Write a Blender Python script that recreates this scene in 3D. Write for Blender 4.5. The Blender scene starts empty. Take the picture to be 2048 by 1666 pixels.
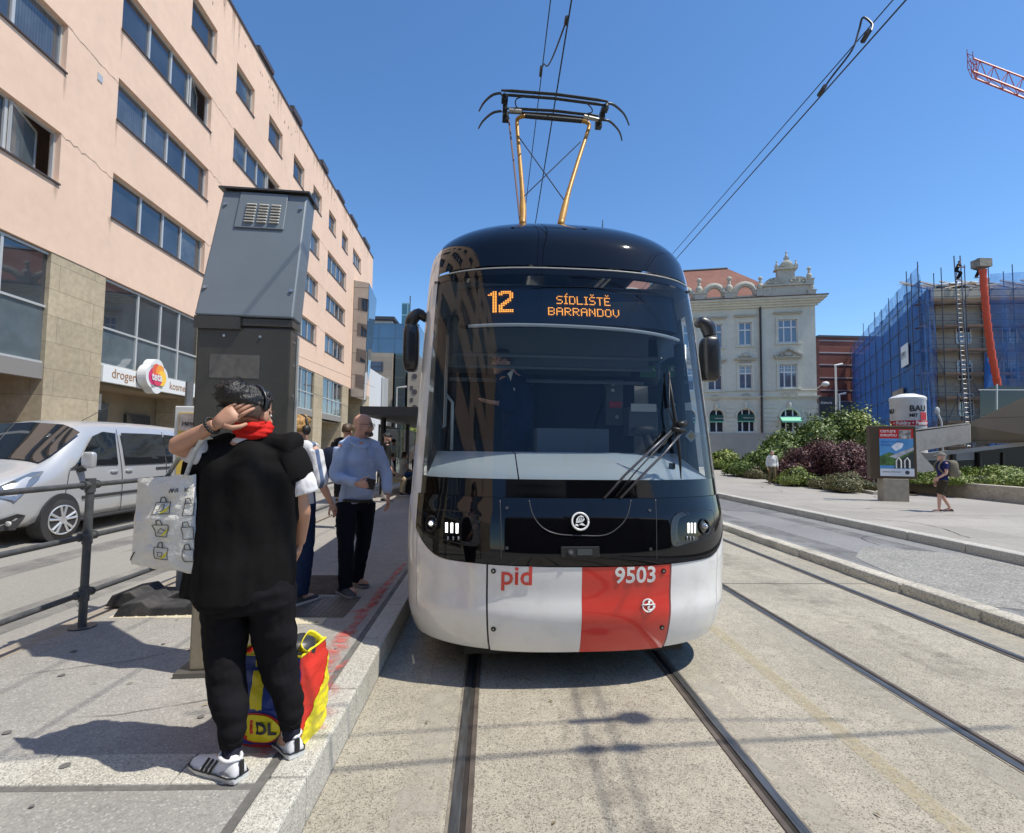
import bpy, bmesh, math, random
from mathutils import Vector, Matrix, noise, Quaternion
random.seed(7)
R = math.radians
SC = bpy.context.scene
COL = SC.collection
# ---------------------------------------------------------------- camera
FPX, EYE = 1050.0, 1.62
cam = bpy.data.cameras.new('camera'); camo = bpy.data.objects.new('camera', cam); COL.objects.link(camo)
cam.sensor_width = 36; cam.lens = 36*FPX/2048; cam.clip_start = .05; cam.clip_end = 2000
YAW, PITCH, ROLL = 0.036351, 0.059419, 0.012
CR = Matrix.Rotation(-YAW, 3, 'Z') @ Matrix.Rotation(math.pi/2+PITCH, 3, 'X') @ Matrix.Rotation(ROLL, 3, 'Z')
camo.matrix_world = Matrix.Translation((0, 0, EYE)) @ CR.to_4x4()
SC.camera = camo
# ---------------------------------------------------------------- light
EL, SAZ = R(61), (0.951, -0.309)
S = Vector((SAZ[0]*math.cos(EL), SAZ[1]*math.cos(EL), math.sin(EL)))
w = bpy.data.worlds.new("World"); SC.world = w; w.use_nodes = True
nt = w.node_tree; nt.nodes.clear()
sky = nt.nodes.new('ShaderNodeTexSky'); sky.sky_type = 'NISHITA'; sky.sun_disc = False
sky.sun_elevation = EL; sky.sun_rotation = math.atan2(SAZ[0], SAZ[1])
sky.altitude = 300; sky.air_density = 1.0; sky.dust_density = .2; sky.ozone_density = 4.5
bg = nt.nodes.new('ShaderNodeBackground'); bg.inputs[1].default_value = .15
wo = nt.nodes.new('ShaderNodeOutputWorld')
hs_ = nt.nodes.new('ShaderNodeHueSaturation'); hs_.inputs['Saturation'].default_value = 1.14; hs_.inputs['Value'].default_value = 1.04
nt.links.new(sky.outputs[0], hs_.inputs['Color']); nt.links.new(hs_.outputs[0], bg.inputs[0]); nt.links.new(bg.outputs[0], wo.inputs[0])
sl = bpy.data.lights.new('sun', 'SUN'); sl.energy = 4.2; sl.angle = R(.5); sl.color = (1, .945, .83)
so = bpy.data.objects.new('sun', sl); COL.objects.link(so); so.rotation_euler = S.to_track_quat('Z', 'Y').to_euler()
so.location = (10, -5, 30)
SC.view_settings.view_transform = 'Standard'; SC.view_settings.look = 'None'
SC.view_settings.exposure = .3; SC.view_settings.gamma = 1
# ---------------------------------------------------------------- surveying: a pixel of the photo meets a real plane
def ray(px, py): return CR @ Vector(((px-1024)/FPX, -(py-833)/FPX, -1))
def at(px, py, X=None, Y=None, z=None):
    d = ray(px, py)
    t = X/d.x if X is not None else Y/d.y if Y is not None else (z-EYE)/d.z
    return Vector((0, 0, EYE))+d*t
# ---------------------------------------------------------------- materials
MATS = {}
def mat(name, col, rough=.6, metal=0, var=None, bump=None, spec=.5, speck=None, coat=0, emit=None, dirt=None, brick=None, stretch=None):
    """var=(scale,amount) colour noise; speck=(scale,colour,threshold,amount); bump=(scale,strength); dirt=(scale,colour,amount)"""
    if name in MATS: return MATS[name]
    m = bpy.data.materials.new(name); m.use_nodes = True; n = m.node_tree; N = n.nodes; L = n.links
    p = N['Principled BSDF']; p.inputs['Base Color'].default_value = (*col, 1)
    p.inputs['Roughness'].default_value = rough; p.inputs['Metallic'].default_value = metal
    p.inputs['Specular IOR Level'].default_value = spec; p.inputs['Coat Weight'].default_value = coat
    p.inputs['Coat Roughness'].default_value = .03
    if emit: p.inputs['Emission Color'].default_value = (*emit[0], 1); p.inputs['Emission Strength'].default_value = emit[1]
    tc = N.new('ShaderNodeTexCoord'); vec = tc.outputs['Object']
    if stretch:
        mp = N.new('ShaderNodeMapping'); mp.inputs['Scale'].default_value = stretch; L.new(vec, mp.inputs[0]); vec = mp.outputs[0]
    cur = None
    def mixin(fac, c, mode='MIX'):
        nonlocal cur
        x = N.new('ShaderNodeMix'); x.data_type = 'RGBA'; x.blend_type = mode
        if isinstance(fac, float): x.inputs[0].default_value = fac
        else: L.new(fac, x.inputs[0])
        if cur is None: x.inputs[6].default_value = (*col, 1)
        else: L.new(cur, x.inputs[6])
        if isinstance(c, tuple): x.inputs[7].default_value = (*c, 1)
        else: L.new(c, x.inputs[7])
        cur = x.outputs[2]
    def nz(scale, detail=4, rough=.55, v=None):
        t = N.new('ShaderNodeTexNoise'); t.inputs['Scale'].default_value = scale; t.inputs['Detail'].default_value = detail
        t.inputs['Roughness'].default_value = rough; L.new(v or vec, t.inputs['Vector']); return t.outputs[0]
    def ramp(v, a, b, ca=0., cb=1.):
        r = N.new('ShaderNodeMapRange'); r.inputs[1].default_value = a; r.inputs[2].default_value = b
        r.inputs[3].default_value = ca; r.inputs[4].default_value = cb; L.new(v, r.inputs[0]); return r.outputs[0]
    if brick:
        bt = N.new('ShaderNodeTexBrick'); bt.inputs['Color1'].default_value = (*col, 1)
        bt.inputs['Color2'].default_value = (*[c*.82 for c in col], 1); bt.inputs['Mortar'].default_value = (*brick[3], 1)
        bt.inputs['Scale'].default_value = 1; bt.inputs['Brick Width'].default_value = brick[0]; bt.inputs['Row Height'].default_value = brick[1]
        bt.inputs['Mortar Size'].default_value = brick[2]; bt.offset = brick[4] if len(brick) > 4 else .5
        sx = N.new('ShaderNodeSeparateXYZ'); L.new(tc.outputs['Object'], sx.inputs[0])
        cb = N.new('ShaderNodeCombineXYZ')
        if len(brick) > 5 and brick[5] == 'xy': L.new(sx.outputs[0], cb.inputs[0]); L.new(sx.outputs[1], cb.inputs[1])
        else:
            ad = N.new('ShaderNodeMath'); L.new(sx.outputs[0], ad.inputs[0]); L.new(sx.outputs[1], ad.inputs[1])
            L.new(ad.outputs[0], cb.inputs[0]); L.new(sx.outputs[2], cb.inputs[1])
        L.new(cb.outputs[0], bt.inputs['Vector']); cur = bt.outputs[0]
    if var:
        for k, (s, a) in enumerate(var if isinstance(var[0], tuple) else (var,)):
            v = ramp(nz(s, 5), .3, .7, 1-a, 1+a)
            cmb = N.new('ShaderNodeCombineXYZ'); [L.new(v, cmb.inputs[i]) for i in range(3)]
            mixin(1., cmb.outputs[0], 'MULTIPLY')
    if dirt:
        mixin(ramp(nz(dirt[0], 6, .65), .5, .72, 0., dirt[2]), dirt[1])
    if speck:
        for sp in (speck if isinstance(speck[0], tuple) else (speck,)):
            t = N.new('ShaderNodeTexVoronoi'); t.inputs['Scale'].default_value = sp[0]; L.new(vec, t.inputs['Vector'])
            wn = N.new('ShaderNodeTexWhiteNoise'); wn.noise_dimensions = '3D'; L.new(t.outputs['Position'], wn.inputs['Vector'])
            mixin(ramp(wn.outputs[0], sp[2], sp[2]+.05, 0., sp[3]), sp[1])
    if cur is not None: L.new(cur, p.inputs['Base Color'])
    if bump:
        b = N.new('ShaderNodeBump'); b.inputs['Strength'].default_value = bump[1]; b.inputs['Distance'].default_value = bump[2] if len(bump) > 2 else .01
        L.new(nz(bump[0], 6, .6), b.inputs['Height']); L.new(b.outputs[0], p.inputs['Normal'])
    MATS[name] = m; return m
def glass_mat(name, tint, refl=1.6, ior=1.5, rough=0.0):
    if name in MATS: return MATS[name]
    m = bpy.data.materials.new(name); m.use_nodes = True; n = m.node_tree; N = n.nodes; L = n.links; N.clear()
    o = N.new('ShaderNodeOutputMaterial'); mx = N.new('ShaderNodeMixShader'); t = N.new('ShaderNodeBsdfTransparent'); g = N.new('ShaderNodeBsdfGlossy')
    t.inputs[0].default_value = (*tint, 1); g.inputs['Roughness'].default_value = rough; g.inputs[0].default_value = (1, 1, 1, 1)
    f = N.new('ShaderNodeFresnel'); f.inputs[0].default_value = ior
    k = N.new('ShaderNodeMath'); k.operation = 'MULTIPLY'; k.inputs[1].default_value = refl; k.use_clamp = True
    L.new(f.outputs[0], k.inputs[0]); L.new(k.outputs[0], mx.inputs[0]); L.new(t.outputs[0], mx.inputs[1]); L.new(g.outputs[0], mx.inputs[2]); L.new(mx.outputs[0], o.inputs[0])
    MATS[name] = m; return m
# ---------------------------------------------------------------- objects
def tag(o, label=None, cat=None, group=None, kind=None):
    if label: o['label'] = label
    if cat: o['category'] = cat
    if group: o['group'] = group
    if kind: o['kind'] = kind
    return o
def thing(name, label, cat, loc=(0, 0, 0), rz=0, group=None, rot=None):
    o = bpy.data.objects.new(name, None); COL.objects.link(o); o.location = loc
    o.rotation_euler = rot or (0, 0, rz); o.empty_display_size = .2
    return tag(o, label, cat, group)
def mobj(name, verts, faces, mats, parent=None, smooth=False, fm=None):
    me = bpy.data.meshes.new(name); me.from_pydata([tuple(v) for v in verts], [], faces)
    for m in (mats if isinstance(mats, (list, tuple)) else [mats]): me.materials.append(m)
    if fm: me.polygons.foreach_set('material_index', fm)
    if smooth: me.polygons.foreach_set('use_smooth', [True]*len(me.polygons))
    me.update(); o = bpy.data.objects.new(name, me); COL.objects.link(o); o.parent = parent; return o
def copy_tree(o, parent=None):
    c = o.copy(); COL.objects.link(c)
    c.parent = parent
    for ch in list(o.children): copy_tree(ch, c)
    return c
class MB:
    """collects faces for one mesh"""
    def __init__(s): s.v = []; s.f = []; s.m = []; s.mi = 0
    def add(s, vs, fs):
        k = len(s.v); s.v += [Vector(v) for v in vs]; s.f += [tuple(i+k for i in f) for f in fs]; s.m += [s.mi]*len(fs); return s
    def box(s, c, d, rz=0, M=None):
        x, y, z = d[0]/2, d[1]/2, d[2]/2
        vs = [Vector(p) for p in ((-x,-y,-z),(x,-y,-z),(x,y,-z),(-x,y,-z),(-x,-y,z),(x,-y,z),(x,y,z),(-x,y,z))]
        if rz: q = Matrix.Rotation(rz, 3, 'Z'); vs = [q @ v for v in vs]
        if M: vs = [M @ v for v in vs]
        c = Vector(c); return s.add([v+c for v in vs], [(0,3,2,1),(4,5,6,7),(0,1,5,4),(1,2,6,5),(2,3,7,6),(3,0,4,7)])
    def bb(s, x0, x1, y0, y1, z0, z1): return s.box(((x0+x1)/2, (y0+y1)/2, (z0+z1)/2), (x1-x0, y1-y0, z1-z0))
    def quad(s, a, b, c, d): return s.add([a, b, c, d], [(0, 1, 2, 3)])
    def loft(s, rings, cap=True, closed=True):
        n = len(rings[0]); k = len(s.v); fs = []
        for i in range(len(rings)-1):
            for j in range(n if closed else n-1):
                a = i*n+j; b = i*n+(j+1) % n; fs.append((a, b, b+n, a+n))
        vs = [p for r in rings for p in r]
        if cap and closed: fs.append(tuple(range(n))[::-1]); fs.append(tuple((len(rings)-1)*n+j for j in range(n)))
        return s.add(vs, fs)
    def tube(s, pts, r, n=8, ry=None, up=None, spline=0, cap=True):
        pts = [Vector(p) for p in pts]
        rs = r if isinstance(r, (list, tuple)) else [r]*len(pts)
        rys = ry if isinstance(ry, (list, tuple)) else ([ry]*len(pts) if ry else rs)
        if spline and len(pts) > 2: pts, rs, rys = cr(pts, rs, rys, spline)
        up = Vector(up) if up else None; rings = []; prev = None
        for i, p in enumerate(pts):
            t = (pts[min(i+1, len(pts)-1)]-pts[max(i-1, 0)])
            t = t.normalized() if t.length > 1e-9 else Vector((0, 0, 1))
            ref = up or prev
            if ref is None or abs(ref.dot(t)) > .97 and not up: ref = Vector((1, 0, 0)) if abs(t.x) < .8 else Vector((0, 1, 0))
            a = ref-t*ref.dot(t); a = a.normalized() if a.length > 1e-6 else Vector((0, 1, 0)); b = t.cross(a); prev = a
            rings.append([p+a*(rs[i]*math.cos(q*2*math.pi/n))+b*(rys[i]*math.sin(q*2*math.pi/n)) for q in range(n)])
        return s.loft(rings, cap)
    def ell(s, c, r, M=None, nu=12, nv=8, pw=1):
        c = Vector(c); rings = []
        f = lambda x: math.copysign(abs(x)**pw, x)
        for i in range(nv+1):
            t = math.pi*(i/nv); t = min(max(t, .02), math.pi-.02); ring = []
            for j in range(nu):
                q = 2*math.pi*j/nu; v = Vector((f(math.sin(t))*f(math.cos(q))*r[0], f(math.sin(t))*f(math.sin(q))*r[1], -f(math.cos(t))*r[2]))
                ring.append(c+(M @ v if M else v))
            rings.append(ring)
        return s.loft(rings)
    def prism(s, poly, vec):
        vec = Vector(vec); a = [Vector(p) for p in poly]; n = len(a)
        return s.add(a+[p+vec for p in a], [tuple(range(n))[::-1], tuple(range(n, 2*n))]+[(i, (i+1) % n, (i+1) % n+n, i+n) for i in range(n)])
    def disc(s, c, ax, r, th=.01, n=16, r2=None):
        c = Vector(c); ax = Vector(ax).normalized(); return s.tube([c, c+ax*th], [r, r2 or r], n)
    def xf(s, M): s.v = [M @ v for v in s.v]; return s
    def build(s, name, mats, parent=None, smooth=False, bevel=0, fix=True):
        o = mobj(name, s.v, s.f, mats, parent, smooth, s.m if max(s.m, default=0) > 0 else None)
        if fix:
            bm = bmesh.new(); bm.from_mesh(o.data); bmesh.ops.recalc_face_normals(bm, faces=bm.faces); bm.to_mesh(o.data); bm.free()
        if bevel: bev(o, bevel)
        return o
def bev(o, wd, seg=2):
    md = o.modifiers.new('bevel', 'BEVEL'); md.width = wd; md.segments = seg; md.limit_method = 'ANGLE'; md.angle_limit = R(35)
def smooth_by_angle(o, a=35):
    o.data.polygons.foreach_set('use_smooth', [True]*len(o.data.polygons))
    try: o.data.set_sharp_from_angle(angle=R(a))
    except Exception: pass
def cr(pts, rs, rys, k):
    P, A, Bq = [], [], []
    n = len(pts)
    for i in range(n-1):
        p0, p1, p2, p3 = pts[max(i-1, 0)], pts[i], pts[i+1], pts[min(i+2, n-1)]
        for j in range(k):
            t = j/k
            P.append(.5*((2*p1)+(p2-p0)*t+(2*p0-5*p1+4*p2-p3)*t*t+(3*p1-p0-3*p2+p3)*t**3))
            e = t*t*(3-2*t); A.append(rs[i]+(rs[i+1]-rs[i])*e); Bq.append(rys[i]+(rys[i+1]-rys[i])*e)
    return P+[pts[-1]], A+[rs[-1]], Bq+[rys[-1]]
TMP = bpy.data.scenes.new('tmp')
def evaluated_copy(o):
    """evaluate o alone in a scratch scene, which stays quick however full the real scene is"""
    par = o.parent; o.parent = None; TMP.collection.objects.link(o); vl = TMP.view_layers[0]; vl.update()
    dg = vl.depsgraph; dg.update(); me = bpy.data.meshes.new_from_object(o.evaluated_get(dg), depsgraph=dg)
    TMP.collection.objects.unlink(o); o.parent = par; return me
def remesh(o, vox, smooth_it=4, fold=None, thin=True):
    """weld the overlapping closed shapes of o into one skin, then smooth it (and fold it, for cloth)"""
    md = o.modifiers.new('r', 'REMESH'); md.mode = 'VOXEL'; md.voxel_size = vox; md.use_smooth_shade = True
    if smooth_it: s = o.modifiers.new('s', 'SMOOTH'); s.factor = .5; s.iterations = smooth_it
    me = evaluated_copy(o)
    o.modifiers.clear(); old = o.data; o.data = me; bpy.data.meshes.remove(old)
    if fold:
        co = [v.co.copy() for v in me.vertices]; nn = [v.normal.copy() for v in me.vertices]; out = []
        for c, n in zip(co, nn):
            d = 0
            for (sc, am, st) in fold: d += am*noise.noise(Vector((c.x*st[0], c.y*st[1], c.z*st[2]))*sc)
            out += list(c+n*d)
        me.vertices.foreach_set('co', out)
    me.polygons.foreach_set('use_smooth', [True]*len(me.polygons)); me.update(); return o
def text_obj(name, s, size, m, parent=None, bold=0, ext=.001, align='LEFT', M=None, shear=0, spacing=1, res=3):
    c = bpy.data.curves.new(name, 'FONT'); c.body = s; c.size = size; c.extrude = ext; c.offset = bold; c.align_x = align; c.shear = shear
    c.space_character = spacing; c.resolution_u = res
    t = bpy.data.objects.new(name, c)
    me = evaluated_copy(t)
    bpy.data.objects.remove(t); bpy.data.curves.remove(c); me.materials.clear(); me.materials.append(m)
    if M: me.transform(M)
    o = bpy.data.objects.new(name, me); COL.objects.link(o); o.parent = parent; return o
def wall_holes(b, u0, u1, z0, z1, holes, dep, y=0):
    """sheet in local xz plane at y, openings with reveals running to y+dep"""
    us = sorted({u0, u1, *[h[0] for h in holes], *[h[1] for h in holes]}); zs = sorted({z0, z1, *[h[2] for h in holes], *[h[3] for h in holes]})
    for i in range(len(us)-1):
        for j in range(len(zs)-1):
            uc, zc = (us[i]+us[i+1])/2, (zs[j]+zs[j+1])/2
            if any(h[0] < uc < h[1] and h[2] < zc < h[3] for h in holes): continue
            b.quad((us[i], y, zs[j]), (us[i+1], y, zs[j]), (us[i+1], y, zs[j+1]), (us[i], y, zs[j+1]))
    for (a, c, d, e) in holes:
        b.quad((a, y, d), (c, y, d), (c, y+dep, d), (a, y+dep, d)); b.quad((a, y, e), (c, y, e), (c, y+dep, e), (a, y+dep, e))
        b.quad((a, y, d), (a, y, e), (a, y+dep, e), (a, y+dep, d)); b.quad((c, y, d), (c, y, e), (c, y+dep, e), (c, y+dep, d))
def smat(name, col, **k): return mat(name, col, **k)
# ================================================================ SETTING: ground
def ground_sheet(name, x0, x1, y0, y1, z, m, thick=0, rz=None):
    b = MB()
    if thick: b.bb(x0, x1, y0, y1, z-thick, z)
    else: b.quad((x0, y0, z), (x1, y0, z), (x1, y1, z), (x0, y1, z))
    return tag(b.build(name, m), kind='structure')
aggr = mat('aggregate concrete', (.345, .312, .245), .85, var=((.9, .18), (9, .14)), speck=((185, (.11, .096, .076), .80, .8), (210, (.54, .49, .40), .84, .6), (90, (.13, .11, .085), .93, .7)), bump=(200, .4, .004), dirt=(.5, (.22, .195, .155), .55))
tarm = mat('grey tarmac', (.215, .215, .21), .88, var=((.5, .12), (20, .12)), speck=((120, (.1, .1, .1), .7, .6), (100, (.4, .39, .37), .85, .5)), bump=(140, .4, .005), dirt=(.35, (.16, .16, .16), .5))
tarm2 = mat('pale tarmac', (.285, .272, .245), .88, var=((.4, .1), (25, .1)), speck=((110, (.2, .19, .17), .7, .5),), bump=(120, .3, .004), dirt=(.6, (.25, .24, .22), .5))
plat = mat('platform asphalt', (.30, .287, .262), .86, var=((.7, .12), (9, .08), (60, .08)), speck=((150, (.17, .16, .15), .74, .55), (28, (.09, .085, .08), .978, .6), (120, (.55, .53, .5), .9, .4)), bump=(130, .35, .004), dirt=(.9, (.24, .23, .215), .55))
pave = mat('pavement slabs', (.36, .335, .295), .85, var=((.5, .1), (12, .09)), brick=(1.9, 1.3, .012, (.23, .21, .185), .5, 'xy'), speck=((60, (.25, .23, .2), .82, .4),), dirt=(.4, (.29, .265, .23), .6), bump=(60, .2, .004))
gran = mat('kerb granite', (.47, .45, .39), .75, var=((1.3, .12), (40, .1)), speck=((210, (.16, .15, .14), .7, .7), (160, (.68, .65, .58), .8, .6)), bump=(90, .5, .004), dirt=(1.6, (.3, .28, .22), .5))
gran_d = mat('kerb concrete', (.50, .46, .38), .85, var=((1.5, .15), (22, .15)), speck=((70, (.2, .18, .15), .8, .6),), bump=(25, .9, .02), dirt=(2.2, (.22, .2, .16), .7))
tar = mat('bitumen joint', (.055, .053, .05), .8, var=(8, .3))
soil = mat('soil', (.10, .075, .05), .95, var=(3, .3), bump=(20, .8))
ground_sheet('ground', -400, 400, -200, 700, -.02, tarm2)
ground_sheet('tram_track_bed', -.775, 4.72, -12, 40, 0, aggr)
ground_sheet('road', 4.96, 7.72, -12, 60, 0, tarm)
ground_sheet('road', -9.6, -3.42, -12, 60, 0, tarm2)
# older tarmac patches on the carriageway
def patch(name, pts, z, m):
    b = MB(); b.add([(x, y, z) for x, y in pts], [tuple(range(len(pts)))]); return tag(b.build(name, m, fix=False), kind='structure')
tp = mat('tarmac patch', (.27, .26, .235), .88, var=(2, .15), speck=((60, (.12, .115, .1), .68, .7), (50, (.45, .43, .38), .82, .6)), bump=(90, .5, .006))
patch('road_patch', [(5.02, 5.6), (7.6, 4.4), (7.6, 8.2), (6.4, 8.9), (5.6, 8.0)], .004, tp)
patch('road_patch', [(6.3, 14.0), (7.6, 13.6), (7.6, 19), (6.6, 20)], .004, mat('tarmac patch dark', (.15, .15, .15), .85, var=(4, .2), bump=(90, .4)))
for yy in (1.2, 6.4, 12.5, 19):
    b = MB(); b.bb(-.775, 4.72, yy, yy+.008, -.01, .003); tag(b.build('joint_line', tar), kind='structure')
# rails
steel = mat('rail steel worn', (.17, .175, .175), .42, 0.8, var=(6, .35), dirt=(9, (.10, .06, .035), .6), stretch=(6, .6, 1))
groove = mat('rail groove', (.025, .02, .016), .9, var=(9, .4))
rustl = mat('rail lip rust', (.13, .105, .085), .6, .4, var=(9, .3)); seal = mat('rail sealant', (.20, .175, .14), .85, var=((3, .3), (20, .3)))
def rail(xin, side):
    # xin = gauge face, side = +1 when the running head lies towards +X
    b = MB(); h = [xin, xin+side*.047]; g = [xin-side*.026, xin]; l = [xin-side*.053, xin-side*.026]; e1 = [xin+side*.047, xin+side*.062]
    b.bb(min(h), max(h), -12, 40, -.01, .008)
    o = tag(b.build('rail', [steel], bevel=.003), kind='structure')
    b = MB(); b.bb(min(l), max(l), -12, 40, -.01, .006); b.build('rail_lip', rustl, o)
    b = MB(); b.bb(min(g), max(g), -12, 40, -.01, .002); b.build('rail_groove', groove, o)
    b = MB(); b.bb(min(e1), max(e1), -12, 40, -.01, .003); b.build('rail_sealant', seal, o)
rail(-.118, -1); rail(1.325, 1); rail(2.77, -1); rail(4.2, 1)
# worn ochre line between the tracks
ln = mat('worn line', (.50, .42, .25), .8)
def worn(m, scale, lo, hi, rough=.7, top_=1.):
    n = m.node_tree; N = n.nodes; L = n.links; p = N['Principled BSDF']; t = N.new('ShaderNodeTexNoise'); t.inputs['Scale'].default_value = scale; t.inputs['Detail'].default_value = 8
    t.inputs['Roughness'].default_value = rough
    tc = N.new('ShaderNodeTexCoord'); L.new(tc.outputs['Object'], t.inputs['Vector']); r = N.new('ShaderNodeMapRange'); r.inputs[1].default_value = lo; r.inputs[2].default_value = hi
    L.new(t.outputs[0], r.inputs[0]); r.inputs[4].default_value = top_; L.new(r.outputs[0], p.inputs['Alpha'])
worn(ln, 26, .30, .72, .7, .6)
ground_sheet('line_marking', 1.98, 2.09, -3, 30, .004, ln)
# kerbs made of stones
def kerb(x0, x1, y0, y1, top, m, L0=1.0, bot=-.1, bw=.012, jit=.0, ph=0, wob=0):
    b = MB(); y = y0+ph; rnd = random.Random(3)
    while y < y1:
        L = L0*(1+rnd.uniform(-jit, jit)); j = rnd.uniform(-wob, wob)
        b.bb(x0+j, x1+j, y+.004, min(y+L, y1)-.004, bot, top+rnd.uniform(-wob, wob)*.4); y += L
    return tag(b.build('kerb', m, bevel=bw), kind='structure')
kerb(-.945, -.78, -12, 42, .19, gran, .82, ph=.9-.42, jit=.02)
kerb(4.72, 4.95, -12, 45, .115, gran_d, 1.0, bw=.03, wob=.012)
kerb(7.72, 7.98, -12, 60, .15, gran, 1.2, bw=.03, wob=.006)
b = MB()
for yy in (-11, 2.3): pass
# left platform
ground_sheet('platform', -3.2, -.985, 2.57, 42, .19, plat, .3)
ground_sheet('platform', -3.2, -.985, -12, 2.31, .188, plat, .3)
tarj = mat('weathered joint', (.13, .125, .115), .85, var=((5, .25), (30, .2)))
ground_sheet('bitumen_joint', -.985, -.945, -12, 42, .186, tarj, .3)
b = MB(); xx = -3.2
while xx < -1.0:
    b.bb(xx+.003, min(xx+.62, -.985)-.003, 2.35, 2.57, 0, .192); xx += .62
tag(b.build('kerb', gran, bevel=.006), kind='structure')
ground_sheet('bitumen_joint', -3.2, -.985, 2.315, 2.35, .186, tarj, .2)
ground_sheet('concrete_edge', -3.42, -3.2, -12, 42, .17, mat('edge concrete', (.30, .26, .21), .9, var=((2, .2), (14, .2)), dirt=(2, (.15, .125, .1), .7), bump=(30, .6)), .3)
kerb(-3.5, -3.42, -12, 42, .10, gran_d, 1.0, bw=.01)
# pale gutter strip and far pavement beyond the street
ground_sheet('gutter_strip', -7.12, -6.8, -12, 50, .006, mat('gutter', (.50, .46, .39), .85, var=(3, .12), bump=(30, .3)))
ground_sheet('pavement', -13.3, -9.6, -12, 60, .13, pave, .2)
kerb(-9.6, -9.4, -12, 60, .13, gran, 1.0)
# tactile slabs
cream = mat('tactile cream slab', (.60, .54, .40), .8, var=((3, .1), (30, .1)), dirt=(4, (.38, .34, .26), .5))
def tactile(name, x0, x1, y0, y1, m, pitch, r, z=.19, plate=None):
    b = MB(); b.bb(x0, x1, y0, y1, z-.05, z+.004)
    x = x0+pitch/2; i = 0
    while x < x1:
        y = y0+pitch/2*(1+i % 2)
        while y < y1-r:
            b.tube([(x, y, z+.002), (x, y, z+.009)], [r, r*.6], 6); y += pitch
        x += pitch*.8; i += 1
    return tag(b.build(name, m, fix=False), kind='structure')
tactile('tactile_paving', -3.12, -2.05, 4.5, 5.08, cream, .055, .015)
tactile('tactile_paving', -2.0, -1.35, 4.35, 4.5, cream, .055, .015)
steelp = mat('dark steel plate', (.13, .125, .115), .55, .4, var=(8, .2))
tactile('steel_plate', -1.98, -1.22, 4.52, 5.12, steelp, .06, .014)
b = MB(); b.bb(-2.1, -1.42, 5.2, 5.95, .15, .193)
for k in range(22):
    b.bb(-2.08, -1.44, 5.22+k*.033, 5.236+k*.033, .19, .199)
tag(b.build('grated_cover', mat('rusty grate', (.12, .09, .07), .7, .3, var=(12, .3))), kind='structure')
# red survey paint on the platform
red = mat('red spray paint', (.62, .12, .10), .8, var=(20, .15)); worn(red, 11, .40, .58, .75)
def smear(pts, wd, seed):
    rnd = random.Random(seed); b = MB(); L = []; Rr = []
    P = [Vector((p[0], p[1], .196)) for p in pts]; q, _, _ = cr(P, [0]*len(P), [0]*len(P), 8)
    for i, p in enumerate(q):
        t = (q[min(i+1, len(q)-1)]-q[max(i-1, 0)]).normalized(); s = Vector((-t.y, t.x, 0)); k = i/(len(q)-1)*(len(wd)-1); k0 = int(k); k1 = min(k0+1, len(wd)-1)
        ww = wd[k0]+(wd[k1]-wd[k0])*(k-k0); L.append(p+s*ww*(1+.25*math.sin(i*.9+seed))); Rr.append(p-s*ww*(1+.25*math.sin(i*1.3+seed)))
    n = len(q); b.v = [v for i in range(n) for v in (L[i], L[i].lerp(q[i], .45), q[i], Rr[i].lerp(q[i], .45), Rr[i])]
    for i in range(n-1): b.f += [(i*5+k, i*5+k+1, i*5+k+6, i*5+k+5) for k in range(4)]
    b.m = [0]*len(b.f); o = tag(b.build('paint_marking', red, fix=False), kind='structure')
    ca = o.data.color_attributes.new('fade', 'FLOAT_COLOR', 'POINT')
    for i in range(n):
        for k, f in enumerate((0, .7, 1, .7, 0)): f *= min(1, i/2, (n-1-i)/2); ca.data[i*5+k].color = (f, f, f, 1)
    return o
_n = red.node_tree; _p = _n.nodes['Principled BSDF']; _l = _p.inputs['Alpha'].links[0].from_socket
_a = _n.nodes.new('ShaderNodeAttribute'); _a.attribute_name = 'fade'; _m = _n.nodes.new('ShaderNodeMath'); _m.operation = 'MULTIPLY'; _m.inputs[1].default_value = 1
_n.links.new(_a.outputs['Fac'], _m.inputs[0]); _n.links.new(_l, _m.inputs[1]); _m2 = _n.nodes.new('ShaderNodeMath'); _m2.operation = 'MULTIPLY'; _m2.inputs[1].default_value = .8
_n.links.new(_m.outputs[0], _m2.inputs[0]); _n.links.new(_m2.outputs[0], _p.inputs['Alpha'])
g = lambda x, y: tuple(at(x, y, z=.19))[:2]
smear([g(545, 1515), g(560, 1470), g(595, 1420), g(640, 1350)], [.06, .2, .19, .12], 1)
smear([g(640, 1350), g(668, 1300), g(705, 1255), g(745, 1205), g(790, 1150), g(812, 1125)], [.05, .10, .05, .06, .05, .02], 2)
smear([g(628, 1300), g(650, 1345), g(700, 1320)], [.02, .045, .015], 5)
smear([g(690, 1225), g(740, 1215), g(775, 1175)], [.015, .03, .02], 7)
# right-hand pavement, wide towards the planters
b = MB(); P = [(7.98, -12), (40, -12), (40, 30), (19.7, 45), (19.7, 60), (7.98, 60)]
b.add([(x, y, .13) for x, y in P], [tuple(range(6))]); tag(b.build('pavement', pave, fix=False), kind='structure')
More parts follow.
